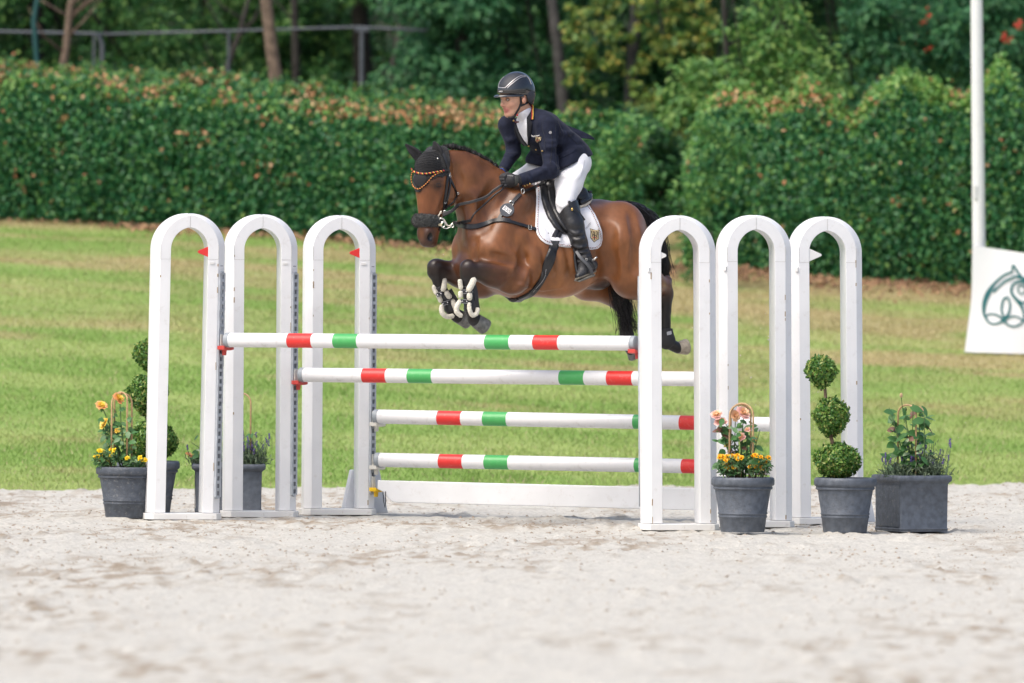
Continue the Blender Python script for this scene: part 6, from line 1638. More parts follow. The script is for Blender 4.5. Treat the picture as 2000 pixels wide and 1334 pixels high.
# folds in the cloth
def fold(F_, pts, r, up, k=4, op='+'):
    q = dens_(pts, 18); O = np.stack([q[:, 0] - 1000, np.full(18, -230.0), 667 - q[:, 1]], 1); P, h_ = F_.cast(O, np.array([0, 1.0, 0])); N = F_.grad(P); P, N = P[h_], N[h_]
    up = up * 1.45; w = np.interp(np.linspace(0, 1, max(2, len(P))), [0, .4, .7, 1], [0, 1, .9, 0])
    for a, b, na, nb, wa in zip(P[:-1], P[1:], N[:-1], N[1:], w):
        sg = -1 if op == '+' else 1; F_.cone(a + sg * na * (r - up * wa), b + sg * nb * (r - up * wa), r, r, k, op)
for pts in ([(1060, 276), (1072, 279), (1086, 278)], [(1059, 284), (1072, 288), (1087, 286)], [(1062, 318), (1074, 325), (1086, 336)], [(1068, 314), (1080, 322), (1087, 330)], [(1092, 258), (1106, 262), (1120, 258)], [(1090, 244), (1096, 262), (1092, 284)], [(1040, 345), (1055, 338), (1066, 330)], [(1030, 340), (1034, 350), (1036, 360)], [(986, 300), (998, 304), (1012, 300)], [(985, 270), (995, 274), (1005, 270)]): fold(J, pts, 4, 1.3, 4)
fold(J, [(1056, 236), (1053, 252), (1058, 270), (1060, 288)], 5, 2.6, 4, '-'); fold(J, [(1062, 300), (1090, 294), (1118, 283), (1140, 280)], 4, 1.2, 4, '-'); fold(J, [(1088, 250), (1090, 280), (1090, 320)], 5, 2.2, 5, '-')
V, Q = J.mesh(1); jk = mesh_np('jacket', toW(V), Q, NAVY, rider, smooth=True, world=True)
# the back flap lifted by the wind
fl = []; nn = 14; wv = 8
for i in range(nn):
    u = i / (nn - 1); c = np.array([104 + 57 * u, .6 * (104 - 12) - 8 + 14 * u, 667 - (254 + 16.5 * u - 3 * math.sin(u * 3))]); w = 13 * (1 - u) ** .75 + .4
    for j in range(wv):
        v = j / (wv - 1) * 2 - 1; fl.append(c + np.array([-.30, -.45, -.84]) * v * w + np.array([0, 0, 1.4 * math.sin(v * 3 + u * 4)]))
fl = np.array(fl); k = len(fl); F = [(i * wv + j, i * wv + j + 1, (i + 1) * wv + j + 1, (i + 1) * wv + j) for i in range(nn - 1) for j in range(wv - 1)]; e = list(range(wv)) + [i * wv + wv - 1 for i in range(1, nn)] + [(nn - 1) * wv + j for j in range(wv - 2, -1, -1)] + [i * wv for i in range(nn - 2, 0, -1)]
m = MB(); m.add(toW(np.concatenate([fl, fl + [.3, 1.4, -.8]])), F + [tuple(k + x for x in f[::-1]) for f in F] + [(e[i], e[(i + 1) % len(e)], k + e[(i + 1) % len(e)], k + e[i]) for i in range(len(e))]); m.build('back_flap', NAVY, jk, smooth=True, world=True, autosmooth=60)
for nm, pts, w in (('pocket_flap', [(1093, 303), (1104, 296.5), (1122, 287), (1126, 293), (1110, 302.5), (1095, 310)], 0),): patch(nm, J, pts, NAVY, jk, .4, 1.3, 2.2)
for pts in ([(1089, 236), (1093, 248), (1094, 264)], [(1107, 256), (1114, 268), (1128, 281)], [(1077, 252), (1078, 290), (1074, 322)], [(1088, 330), (1106, 324), (1126, 316), (1146, 304)]):
    P, N, h_ = on(J, dens(np.array(pts), 26), .35); build_geo('seam', [ribbon_geo(P, N, .9, .35)], NAVY_D, jk)
# shirt front, tie, lapels
patch('shirt', J, [(1010, 232), (1024, 214), (1030, 216), (1030, 232), (1031, 255), (1031.5, 281), (1024, 272), (1016, 258), (1011, 244)], SHIRT, rider, .6, 1.6, 1.8, relief=lambda nx, ny: .9 * np.sin(np.linspace(0, 9, nx))[None] * np.sin(np.linspace(0, 5, ny))[:, None])
Fc = Field((-5, HD[1] - 70, 425), (50, HD[1] + 60, 465), 1.3); Fc.cone(hp(1019, 216), NB + [0, 0, -4], 15.8, 17.5, 3); Fc.plane(hp(1019, 218), unit(np.array([-.55, 0, 1.0])), (-5, HD[1] - 70, 425), (50, HD[1] + 60, 465), 1.5)
V, Q = Fc.mesh(1); mesh_np('stock_tie', toW(V), Q, SHIRT, rider, smooth=True, world=True)
m = MB(); q = np.array([face(1004, 237), face(1010, 238.5), face(1015, 238)]) + [0, -14, 0]; P, N, h_ = on(J, [(1005, 236.5), (1010, 238.5), (1015.5, 238)], 3.2); m.tube(toW(P), 1.5 / SC, 8); m.build('tie_pin', mat('dark_red_pin', (.12, .015, .012), .3), rider, smooth=True, world=True)
m = MB(); m.sphere(toW(P[0] + [-1, -1, 0]), 2.0 / SC, 8, 6); m.build('pin_head', GOLD, rider, smooth=True, world=True)
lap = patch('lapel', J, [(1029.5, 212), (1037, 206), (1041.5, 216), (1042, 233), (1036, 236), (1040.5, 240), (1038, 258), (1032.5, 280), (1030.5, 262), (1030, 240)], NAVY_D, jk, .8, 1.8, 1.7)
patch('lapel', J, [(1007, 240), (1011.5, 246), (1016, 259), (1024, 273), (1031, 283), (1026, 283.5), (1015, 277), (1007, 266), (1003.5, 252)], NAVY_D, jk, .6, 1.6, 1.7)
cp = np.array([(1036.2, 204), (1039.6, 209), (1041.2, 216), (1041.8, 224), (1041.6, 233)])
for cmat, dx, k0 in ((REDC, -.9, 0), (YELC, .9, 1)):
    P, N, h_ = on(J, dens(cp + [dx, 0], 20), 3.4); m = MB()
    for i in range(20): m.sphere(toW(P[i]), np.array([1.15, 1.15, 1.35]) / SC, 7, 5)
    m.build('collar_cord', cmat, jk, smooth=True, world=True)
P, N, h_ = on(J, [(1033.5, 283.8), (1047.5, 290.8), (1060, 295.5), (1062, 297)], 1.2)
for i in range(3): m = MB(); m.sphere(toW(P[i]), np.array([2.0, 2.0, 1.6]) / SC, 8, 6); m.build('button', GOLD, jk, smooth=True, world=True)
P, N, h_ = on(J, [(1024.5, 362.3), (1029.5, 360.5), (1035, 358.6)], .8)
for i in range(3): m = MB(); m.sphere(toW(P[i] + [0, -1, -.8]), 1.7 / SC, 8, 6); m.build('cuff_button', GOLD, jk, smooth=True, world=True)
P, N, h_ = on(J, [(1074.5, 259.5)], 0); m = MB(); m.prism([(2.9 * math.cos(t), 2.9 * math.sin(t)) for t in np.linspace(0, 2 * math.pi, 16, endpoint=False)], 1.0 / SC, o=toW(P[0]), ex=np.cross(UP, N[0]) / SC, ey=UP / SC, en=N[0]); m.build('sleeve_badge', TRIM, jk, world=True)
GOLDC = mat('gold_thread', (.55, .43, .24), .55, var=.2, scale=200); 
def crest(fld, cx, cy, w, h, rot, parent, off=1.2):
    c, s = math.cos(rot), math.sin(rot); T = lambda x, y: (cx + (x * c - y * s), cy + (x * s + y * c))
    sh = [T(*p) for p in ((-w / 2 - .9, -h / 2 - .9), (w / 2 + .9, -h / 2 - .9), (w / 2 + .9, h * .22), (0, h / 2 + 1.2), (-w / 2 - .9, h * .22))]
    b = patch('crest', fld, sh, BLKC, parent, off, .35, max(1.0, w / 9)); 
    sh = [T(*p) for p in ((-w / 2, -h / 2), (w / 2, -h / 2), (w / 2, h * .2), (0, h / 2), (-w / 2, h * .2))]
    patch('crest_field', fld, sh, GOLDC, b, off + .4, .3, max(1.0, w / 9))
    def st(pts, wd, mt): 
        P, N, h_ = on(fld, dens(np.array([T(*p) for p in pts]), 12), off + .95); build_geo('eagle', [ribbon_geo(P, N, wd, .25)], mt, b)
    st([(0, -h * .38), (0, -h * .1), (0, h * .2), (0, h * .34)], w * .13, BLKC)
    for q in (1, -1):
        st([(0, -h * .08), (q * w * .22, -h * .06), (q * w * .36, -h * .18), (q * w * .34, -h * .36), (q * w * .2, -h * .36)], w * .085, BLKC)
        st([(q * w * .25, -h * .02), (q * w * .28, h * .06), (q * w * .26, h * .12)], w * .10, BLKC)
        st([(0, h * .12), (q * w * .2, h * .18), (q * w * .26, h * .26)], w * .09, REDC)
    st([(0, -h * .38), (-w * .1, -h * .36)], w * .08, REDC)
crest(J, 1051.5, 272.5, 9.8, 11.0, math.radians(12), jk)
P, N, h_ = on(J, dens(np.array([(1038.5, 263), (1040, 266.5), (1041, 264.5), (1043, 267), (1044.5, 264.5), (1046, 267.5), (1047.5, 264.5), (1049.5, 266), (1053.5, 264.5)]), 40), 1.0); build_geo('breast_script', [ribbon_geo(P, N, 1.1, .3)], WHC, jk)
# breeches
K_ = Field((-60, -160, 240), (165, 210, 390), 2.0)
K_.ell(B(1116, 318), (36, 46, 32), (FW, LF, UP), 10); K_.ell(B(1126, 312, 20), (26, 24, 28), (FW, LF, UP), 10); K_.ell(B(1116, 312, -20), (26, 24, 28), (FW, LF, UP), 10)
K_.cone(HN, B(1111, 358, 54), 29, 27, 8); K_.cone(B(1111, 358, 54), KN + [0, 0, 4], 27, 17.5, 6); K_.cone(KN + [0, 0, 4], KN + [-4, -3, -10], 17, 12, 6); K_.cone(KN, B(1112, 425, 84), 14, 14, 5)
K_.cone(HFp, B(1048, 334, -54), 28, 24, 8); K_.cone(B(1048, 334, -54), KF, 24, 20, 6); K_.cone(KF, B(1012, 410, -75), 16, 14, 6)
for pts in ([(1090, 398), (1098, 404), (1108, 402)], [(1124, 350), (1132, 340), (1140, 326)], [(1092, 345), (1100, 342), (1110, 345)]): fold(K_, pts, 4, .9, 4)
V, Q = K_.mesh(1); br = mesh_np('breeches', toW(V), Q, WHITE_C, rider, smooth=True, world=True)
P, N, h_ = on(K_, dens(np.array([(1142, 312), (1139, 326), (1135, 340)]), 14), .5); build_geo('breeches_seam', [ribbon_geo(P, N, .7, .2)], mat('grey_stitch', (.35, .35, .38), .8), br)
# boots
def boot(near):
    s = 1 if near else -1
    if near: q = [B(1108, 402, 80), B(1120, 440, 92), B(1130, 474, 100), B(1140, 502, 102)]; heel = B(1156, 518, 100); ball = B(1139, 532, 108); toe = B(1130, 540, 114)
    else: q = [B(1003, 382, -76), B(1020, 430, -78), B(1036, 470, -78), B(1050, 500, -78)]; heel = B(1066, 516, -78); ball = B(1042, 528, -84); toe = B(1034, 534, -86)
    lo = np.min(q + [toe, heel], 0) - 30; hi = np.max(q + [toe, heel], 0) + 30; f = Field(lo, hi, 1.5)
    f.cone(q[0], q[1], 21.5, 20.5, 4); f.cone(q[1], q[2], 20.5, 17, 5); f.cone(q[2], q[3], 17, 14.5, 5); f.cone(q[3], q[3] + np.array([2, 0, -9]), 15, 14, 5)
    f.cone(q[3] + np.array([4, 0, -10]), heel, 13.5, 11, 6); f.cone(q[3] + np.array([0, -4, -12]), ball, 13, 10.5, 6); f.cone(ball, toe, 10.5, 8, 5); f.cone(heel, ball, 10, 9, 5)
    if near:
        f.plane(B(1101, 411, 82), unit(np.array([-.62, .25, .72])), lo, hi, 1.5)
        for pts in ([(1117, 468), (1128, 470), (1142, 466)], [(1120, 482), (1132, 486), (1147, 482)], [(1122, 492), (1134, 495), (1150, 492)], [(1124, 501), (1138, 504), (1154, 499)], [(1112, 452), (1124, 458), (1136, 455)]): fold(f, pts, 3.5, 1.5, 3)
        fold(f, [(1118, 488), (1132, 491), (1150, 487)], 3, 1.0, 3, '-'); fold(f, [(1120, 497), (1134, 500), (1152, 496)], 3, 1.0, 3, '-')
    else: f.plane(q[0], unit(np.array([-.3, 0, 1])), lo, hi, 1.5)
    V, Q = f.mesh(1); o = mesh_np('boot', toW(V), Q, LEATHER, rider, smooth=True, world=True)
    # sole
    g = Field(np.minimum(heel, toe) - 22, np.maximum(heel, toe) + 22, 1.2); dn = np.array([.30, .05, -.95])
    g.cone(heel + dn * 7, ball + dn * 5.5, 8.5, 10, 4); g.cone(ball + dn * 5.5, toe + dn * 3.0, 10, 8, 4); g.plane(ball + dn * 9.5, dn, np.minimum(heel, toe) - 22, np.maximum(heel, toe) + 22, 1); g.plane(ball + dn * 4.8, -dn, np.minimum(heel, toe) - 22, np.maximum(heel, toe) + 22, 1)
    V, Q = g.mesh(1); mesh_np('sole', toW(V), Q, mat('dusty_sole_%d' % near, (.23, .20, .155), .9, var=.3, scale=30), o, smooth=True, world=True)
    return f, o
BF, bo = boot(True); boot(False)
patch('foot_panel', BF, [(1126, 523), (1134, 512), (1146, 510), (1160, 511), (1166, 523), (1150, 529), (1138, 536), (1128, 540)], LEATHER_M, bo, .1, .5, 2.0)
for pts, w in (([(1128, 511), (1140, 508.5), (1154, 505.5)], 4.6), ([(1153, 508), (1159, 516), (1162, 526)], 4.6)):
    strap('spur_strap', BF, pts, w, 1.0, LEATHER_M, bo, 16, .6)
P, N, h_ = on(BF, [(1144.5, 506), (1156, 508.5), (1113, 410)], 2)
for i in range(2):
    m = MB(); m.tube(toW(np.array([P[i] + 2.2 * (np.cross(UP, N[i]) * math.cos(t) + UP * math.sin(t)) for t in np.linspace(0, 2 * math.pi, 12)])), .6 / SC, 6); m.build('spur_buckle', SILVER, bo, smooth=True, world=True)
m = MB(); m.tube(toW(np.array([P[1] + [1, 0, 0], P[1] + [5, 3, 4], P[1] + [8, 3, 6]])), 1.6 / SC, 8); m.build('spur', SILVER, bo, smooth=True, world=True)
strap('boot_flap', BF, [(1111, 394), (1114, 402), (1119, 409), (1122, 413)], 6.0, 1.6, LEATHER, bo, 16, .5)
m = MB(); m.sphere(toW(P[2] + [4, -1, 0]), np.array([2.2, 1.2, 3.0]) / SC, 8, 6); m.build('zip_pull', GOLD, bo, smooth=True, world=True)
# gloved hands holding the reins
def glove(c, wr, seed, far=False):
    lo = np.minimum(c, wr) - 34; hi = np.maximum(c, wr) + 34; f = Field(lo, hi, .9)
    f.cone(wr, c + [6, 0, 2], 9.5, 11, 5); f.ell(c + [2, 2, 0], (14, 9.5, 13), None, 5)
    for i in range(4):
        z = 8.5 - 5.8 * i; x = [0, -1.2, -.6, 1.2][i]; L = [1.0, 1.08, 1.02, .86][i]
        k0 = c + np.array([-8 + x, -4.5, z]); k1 = c + np.array([-15.5 * L + x, 1.5, z - .6]); k2 = c + np.array([-14 + x, 9.5 * L, z - 1]); k3 = c + np.array([-5 + x, 11.5, z - 1])
        f.cone(k0, k1, 4.0, 3.6, 1.2); f.cone(k1, k2, 3.6, 3.3, 1.2); f.cone(k2, k3, 3.3, 2.8, 1.2)
    t0 = c + np.array([7, -2, 9]); t1 = c + np.array([-3, -2, 13.5]); t2 = c + np.array([-13, 1.5, 11.5]); f.cone(t0, t1, 5.2, 4.2, 2.2); f.cone(t1, t2, 4.0, 3.2, 1.5)
    V, Q = f.mesh(1); g = mesh_np('glove', toW(V), Q, GLOVE, rider, smooth=True, world=True); return f, g
GC = np.array([-6.0, NWr[1] - 5, 667 - 354.5]); GF, gl = glove(GC, NWr + unit(NWr - NE) * 1.0, 1)
GC2 = np.array([-24.0, FWr[1] - 2, 667 - 342.0]); GF2, gl2 = glove(GC2, FWr, 2)
strap('glove_cuff', GF, [(1008.5, 345), (1009.5, 353), (1008, 363)], 7, .8, mat('grey_glove_cuff', (.04, .043, .04), .6), gl, 14, .4)
P, N, h_ = on(GF, [(997, 344.6)], .8); text_on('glove_lettering', 'uvex', P[0] + [0, -1.5, .5], (1, .15, -.12), (0, -.55, .8), 6.4, WHC, gl)
m = MB(); m.tube(toW(np.array([FWr + [-6, -9, 2], FWr + [-1, -11.5, 3], FWr + [4, -11, -2], FWr + [6, -9, -6]])), 1.1 / SC, 6); m.build('wrist_cord', mat('blue_cord', (.02, .06, .32), .5), gl2, smooth=True, world=True)
# ------------------------------------------------------------------ saddle, saddle pad, bridle, breastplate, ear bonnet
MID0 = I(1000, 400, 0)
def mirror(P):
    P = np.asarray(P, float); s = (P - MID0) @ LF; return P - 2 * s[..., None] * LF
# ear bonnet: follows the head, front point low on the forehead
BON = mat('black_crochet', (.012, .012, .013), .85, bump=1.0, bscale=300, sheen=.15); BON_S = mat('smooth_black_cloth', (.010, .010, .012), .8)
def bonnet():
    py = 667 - HV[:, 2]; ax = np.stack([np.interp(py, [300, 340, 380, 420, 455, 482], [853, 851, 848, 844, 840, 841]) - 1000, np.full(len(HV), A0[1]) - .18 * (py - 310), HV[:, 2]], 1)
    rel = HV - ax; f = rel @ HF; l = rel @ HL
    lim = np.where(np.abs(l) < 30, 378 - 1.12 * np.maximum(0, np.abs(l) - 6), 340); lim = np.where(f < 6, np.minimum(lim, 348), lim)
    ok = (py < lim) & (f > -7) & (np.abs(rel).max(1) < 60) & (py < 380) & (py > 270)
    fm = ok[HQ].all(1); Qs = HQ[fm]; used = np.unique(Qs); mp = -np.ones(len(HV), int); mp[used] = np.arange(len(used)); Qs = mp[Qs]; V = HV[used]; N = H.grad(V)
    sm = V + N * 2.2; k = len(V); ed = np.concatenate([Qs[:, [i, (i + 1) % 4]] for i in range(4)]); key = np.sort(ed, 1); u, inv, cnt = np.unique(key, axis=0, return_inverse=True, return_counts=True); b = ed[cnt[inv.ravel()] == 1]
    m = MB(); m.add(toW(np.concatenate([sm, V + N * .3])), [tuple(int(x) for x in q) for q in Qs] + [(int(e[0]), int(k + e[0]), int(k + e[1]), int(e[1])) for e in b])
    o = m.build('ear_bonnet', BON, horse, smooth=True, world=True); return o
bon = bonnet()
# crochet rows on the forehead as fine ridges of knotted thread
HX = Field(H.lo, H.lo + (np.array(H.n) - 1) * H.h, H.h) if False else None
for i in range(14):
    y = 300 + 3.0 * i; x0 = np.interp(y, [298, 315, 331, 345], [821, 812, 810, 809]); x1 = np.interp(y, [298, 315, 345], [862, 868, 873])
    P, N, h_ = on(H, dens(np.array([(x0 + 2, y - 1), ((x0 + x1) / 2, y + 2.0), (x1 - 8, y - 1.5)]), 46), 2.6)
    P = P + N * (.5 * (np.arange(46) % 2))[:, None]; build_geo('crochet_row', [ribbon_geo(P, N, 1.7, .4)], BON_S, bon)
patch('forehead_patch', H, [(813, 347), (822, 342), (833, 345), (835, 353), (826, 369), (818, 368), (810, 355)], BON_S, bon, 2.4, 1.0, 1.8)
def cord(name, fld, pts, rad, n, mats, parent, off, arr=None, pitch=3):
    if arr is None: P, N, h_ = on(fld, dens(np.array(pts), n), off)
    else: P = arr
    for mi, mt in enumerate(mats):
        m = MB()
        for i in range(len(P) - 1):
            if (i // 1) % len(mats) == mi:
                d = P[i + 1] - P[i]; t = unit(d); side = unit(np.cross(t, np.array([0, -1.0, 0]))); m.tube(toW(np.array([P[i] - side * rad * .55 - t * .3, P[i] * .5 + P[i + 1] * .5, P[i + 1] + side * rad * .55 + t * .3])), np.array([rad * .75, rad, rad * .75]) / SC, 6)
        m.build(name, mt, parent, smooth=True, world=True)['kind'] = 'stuff'
cord('bonnet_cord', H, [(810, 338), (807.5, 347), (808, 356), (811, 364), (816, 370), (822, 371), (828, 366), (836, 358.5), (846, 349), (857, 341), (864, 338)], 1.05, 64, [REDC, YELC, BLKC], bon, 3.4)
def ear(pts, rad, side, nrm):
    P = dens(np.array(pts), 12); f = Field(P.min(0) - 16, P.max(0) + 16, 1.1); rr = np.interp(np.linspace(0, 1, 12), np.linspace(0, 1, len(rad)), rad)
    for i in range(11):
        f.ell(P[i], (rr[i], rr[i] * .55, max(rr[i] * .6, 3)), (side, nrm, unit(np.cross(side, nrm))), 3)
    for i in range(2, 10): f.ell(P[i] + nrm * rr[i] * .75, (rr[i] * .62, rr[i] * .6, 6), (side, nrm, unit(np.cross(side, nrm))), 2, '-')
    V, Q = f.mesh(1); mesh_np('ear_cover', toW(V), Q, BON_S, bon, smooth=True, world=True)
e0 = HP(318, 3, 17); e1 = HP(312, 10, -21)
ear([np.array([-140.5, e0[1], 667 - 322]), np.array([-142, e0[1] - 3, 667 - 306]), np.array([-147, e0[1] - 4, 667 - 291]), np.array([-151.5, e0[1] - 3, 667 - 278])], [8.5, 11, 9.5, 1.4], unit(np.array([.95, .0, .25])), unit(np.array([-.35, -.93, .1])))
ear([np.array([-176, e1[1], 667 - 317]), np.array([-185, e1[1] - 2, 667 - 304]), np.array([-197, e1[1] - 3, 667 - 293]), np.array([-208, e1[1] - 3, 667 - 283])], [9, 10.5, 7.5, 1.2], unit(np.array([.62, 0, .78])), unit(np.array([-.35, -.93, .1])))
P, N, h_ = on(H, [(854.5, 314.5)], 4); m = MB(); m.sphere(toW(P[0] + [0, -8, 0]), 2.0 / SC, 8, 6); m.build('bonnet_badge', SILVER, bon, smooth=True, world=True)

# bridle
BR = mat('bridle_leather', (.016, .016, .018), .38, spec=.5, bump=.15, bscale=90); BRW = mat('worn_rein', (.060, .060, .062), .55, bump=.2, bscale=140)
bri = thing('bridle', 'black bridle with a plaited red and yellow browband and grey fleece noseband', 'bridle', toW(HP(400, 0, 0)))
strap('headpiece', H, [(864, 300), (869, 312), (873, 326), (876, 340)], 6.5, 1.8, BR, bri, 24, 2.0)
strap('cheekpiece', H, [(875.5, 340), (873, 358), (871, 378), (868, 398), (866, 415)], 5.2, 1.8, BR, bri, 36, 1.6)
strap('cheekpiece', H, [(877, 344), (879, 358), (877, 376), (873, 394), (871, 410)], 4.2, 1.6, BR, bri, 36, 1.4)
strap('throat_lash', H, [(878, 350), (885, 364), (891, 378), (892, 386)], 4.2, 1.6, BR, bri, 24, 1.4)
tube3('throat_lash', [on(H, [(891, 384)], 2)[0][0], np.array([-113, HP(396)[1] - 14, 667 - 396]), np.array([-124, HP(404)[1] - 8, 667 - 405]), HP(409, -20, 6)], [1.8, 1.6, 1.6, 1.6], BR, bri)
for x, y in ((877, 341), (878, 347), (893, 379), (868.5, 397), (871, 410)):
    P, N, h_ = on(H, [(x, y)], 3.2); t = [P[0] + 2.0 * (np.cross(UP, N[0]) * math.cos(a) + 1.2 * UP * math.sin(a)) for a in np.linspace(0, 2 * math.pi, 11)]; tube3('buckle', t, .6, SILVER, bri, 6)
P, N, h_ = on(H, dens(np.array([(809.5, 332), (813, 338), (820, 342), (832, 343.5), (846, 341), (860, 337), (870, 334.5), (876, 335)]), 34), 3.6)
build_geo('browband', [ribbon_geo(P - N * .8, N, 5.4, 1.2)], BR, bri); cord('browband_plait', None, None, 1.55, 0, [REDC, YELC, BLKC], bri, 0, arr=P[:29] + N[:29] * 1.2)
# grey sheepskin over the noseband
SHEEP = mat('grey_sheepskin', (.050, .052, .050), .95, var=.5, scale=70, bump=1, bscale=130, sheen=.4)
ring = []
for a in np.linspace(-128, 128, 25):
    t = math.radians(a); ring.append(HP(433.5, 4 + 24 * math.cos(t), 18.5 * math.sin(t)) + UP * (1.5 * math.cos(t)) + np.array([-2.5, 0, 0]))
ring = np.array(ring); fs = Field(ring.min(0) - 22, ring.max(0) + 22, 1.1); r = np.random.default_rng(17)
for i, p in enumerate(ring): q = np.interp(i, [0, 3, 21, 24], [7, 11.4, 11.4, 7]); fs.ell(p, (q * .8, q * .8, q), None, 3)
for k in range(620):
    p = ring[r.integers(1, 24)]; d = unit(r.normal(size=3)); fs.ell(p + d * np.array([9.2, 9.2, 11.4]), (1.5, 1.5, 1.5), None, 1.2)
V, Q = fs.mesh(0); fl_ = mesh_np('noseband_fleece', toW(V), Q, SHEEP, bri, smooth=True, world=True)
m = MB()
for k in range(5200):
    i = r.integers(0, len(V)); n_ = unit(V[i] - ring[np.argmin(np.sum((ring - V[i]) ** 2, 1))] + r.normal(0, 4, 3)); m.tube(toW(np.array([V[i], V[i] + n_ * r.uniform(1.2, 2.6)])), np.array([.45, .12]) / SC, 3, cap=False)
m.build('fleece_tips', SHEEP, fl_, world=True)['kind'] = 'stuff'
# hackamore shank, rings, curb
bz = on(H, [(857, 428)], 3)[0][0][1] - 3
Z = lambda x, y, d=0: np.array([x - 1000.0, bz + d, 667.0 - y])
BITM = mat('pale_bit_metal', (.66, .60, .50), .35, metal=.5, var=.1)
tube3('bit_shank', dens(np.array([Z(853, 427), Z(860, 428), Z(867, 430), (Z(871, 436)), Z(875, 442), Z(880, 442.5), Z(884, 439), Z(886, 436)]), 30), 1.7, BITM, bri)
tube3('bit_shank', dens(np.array([Z(855, 427), Z(859, 421), Z(863, 414), Z(862, 419)]), 14), 1.5, BITM, bri)
for cx, cy, rr in ((863, 433, 4), (884.5, 442.5, 2.6), (866, 440, 4.2), (870, 416, 2.2)): tube3('bit_ring', [Z(cx + rr * math.cos(a), cy + 1.3 * rr * math.sin(a), -1.5) for a in np.linspace(0, 2 * math.pi, 13)], .9, SILVER, bri, 6)
tube3('curb_chain', dens(np.array([Z(861, 441), Z(866, 446), Z(873, 448), Z(879, 446), Z(884, 443)]), 18), .9, SILVER, bri)
m = MB(); m.box(toW(Z(861, 440.5, -1)), np.array([7, 4, 5]) / SC); m.build('bit_guard', mat('yellowed_rubber', (.60, .52, .33), .6), bri, world=True, bevel=.001)
strap('chin_strap', H, [(857, 432), (860, 440), (858, 452)], 6, 1.6, BR, bri, 14, 1.0)
# reins
HANDP = GC + np.array([-12, -1, -8])
def free_rein(name, pts, w, mt, up=(0, -.35, .94), flat=True):
    P = dens(np.array(pts), 40); S = np.tile(unit(np.array(up)), (40, 1)); V, F = ribbon_geo(P, np.cross(unit(np.gradient(P, axis=0)), S), w, .9); return build_geo(name, [(V, F)], mt, bri)
bb = B(930, 392, 34)[1]
onH = lambda x, y, o=6: on(H, [(x, y)], o)[0][0]
free_rein('rein', [Z(866, 421, -2), Z(884, 413, -6), onH(904, 403.5, 12), onH(922, 394.5, 10), onH(942, 385.5, 8), onH(962, 375.5, 8), onH(976, 367.5, 10), HANDP], 6.0, BRW)
free_rein('rein', [Z(866, 424, 3), Z(884, 414, 12), np.array([-104, Z(0, 0)[1] + 26, 667 - 404.])], 5, BR)
tube3('lower_rein', dens(np.array([onH(918, 434, 5), onH(928, 418, 6), onH(944, 400, 6), onH(966, 384, 6), onH(978, 374, 7), HANDP + [3, -2, -1]]), 30), 1.9, BR, bri)
free_rein('curb_rein', [Z(886, 436, -1), Z(894, 437, -6), onH(904, 436, 7), onH(914, 434, 7), onH(920, 433, 6)], 6.0, BR)
cw_ = on(H, [(975, 333)], 2)[0][0]
tube3('rein_over_neck', dens(np.array([HANDP + [4, 4, 12], np.array([-22, GC[1] + 16, 667 - 345.]), np.array([-28, GC[1] + 34, 667 - 332.]), np.array([-31, GC[1] + 52, 667 - 325.]), GC2 + [-4, -2, 4]]), 20), 2.6, BRW, bri)

# breastplate with the number disc
bp_ = thing('breastplate', 'black leather breastplate with a round number disc on the chest of the horse', 'breastplate', toW(B(950, 440, 30)))
strap('chest_strap', H, [(892, 437), (900, 441), (915, 444), (932, 443), (950, 438), (966, 433), (982, 431), (996, 433)], [4] and 10.5, 2.2, BR, bp_, 60, 1.2)
strap('girth_strap', H, [(992, 433), (1010, 438), (1036, 446), (1062, 454), (1088, 461)], 7.0, 1.8, BR, bp_, 50, 1.6)
strap('shoulder_strap', H, [(975, 430), (980, 421), (988, 410), (998, 400), (1008, 389), (1016, 381)], 8.0, 2.0, BR, bp_, 40, 1.4)
strap('saddle_strap', H, [(1022, 376), (1034, 371), (1046, 366), (1060, 359)], 5.5, 2.2, BR, bp_, 24, 3.2)
strap('withers_strap', H, [(1020, 374), (1016, 366), (1012, 358)], 5.5, 2, BR, bp_, 14, 1.6)
for x, y, rr in ((1019.5, 376.5, 5.0), (998.5, 400, 4.6)):
    P, N, h_ = on(H, [(x, y)], 3.4); tube3('ring', [P[0] + rr * (np.cross(UP, N[0]) * math.cos(a) + UP * math.sin(a)) for a in np.linspace(0, 2 * math.pi, 17)], .95, SILVER, bp_, 6)
P, N, h_ = on(H, [(1034, 446)], 3.6); q = np.cross(UP, N[0]); tube3('buckle', [P[0] + q * a + UP * b for a, b in ((-3, -4.5), (3, -4.5), (3, 4.5), (-3, 4.5), (-3, -4.5))], .8, SILVER, bp_, 6)
P, N, h_ = on(H, [(991, 414)], 5.0); n_ = unit(N[0] * .4 + np.array([-.2, -.9, .1])); ex = unit(np.cross(UP, n_)); ey = np.cross(n_, ex); c = P[0]
m = MB(); m.prism([(14.2 * math.cos(t), 13.4 * math.sin(t)) for t in np.linspace(0, 2 * math.pi, 32, endpoint=False)], 2.4 / SC, o=toW(c), ex=ex / SC, ey=ey / SC, en=n_); dsk = m.build('number_disc', mat('dark_grey_plastic', (.045, .052, .065), .5), bp_, world=True, bevel=.0012)
ra = math.radians(-36); e1_ = ex * math.cos(ra) + ey * math.sin(ra); e2_ = -ex * math.sin(ra) + ey * math.cos(ra)
for i, dg in enumerate('335'):
    o_ = c + n_ * 2.6 + e1_ * (-6.2 + 6.2 * i) - e2_ * -.3; m = MB(); m.prism([(-2.7, -4.6), (2.7, -4.6), (2.7, 4.6), (-2.7, 4.6)], .4 / SC, o=toW(o_), ex=e1_ / SC, ey=e2_ / SC, en=n_); m.build('digit_panel', WHC, dsk, world=True)
    text_on('digit', dg, o_ + n_ * .7, e1_, e2_, 9.0, BLKC, dsk)

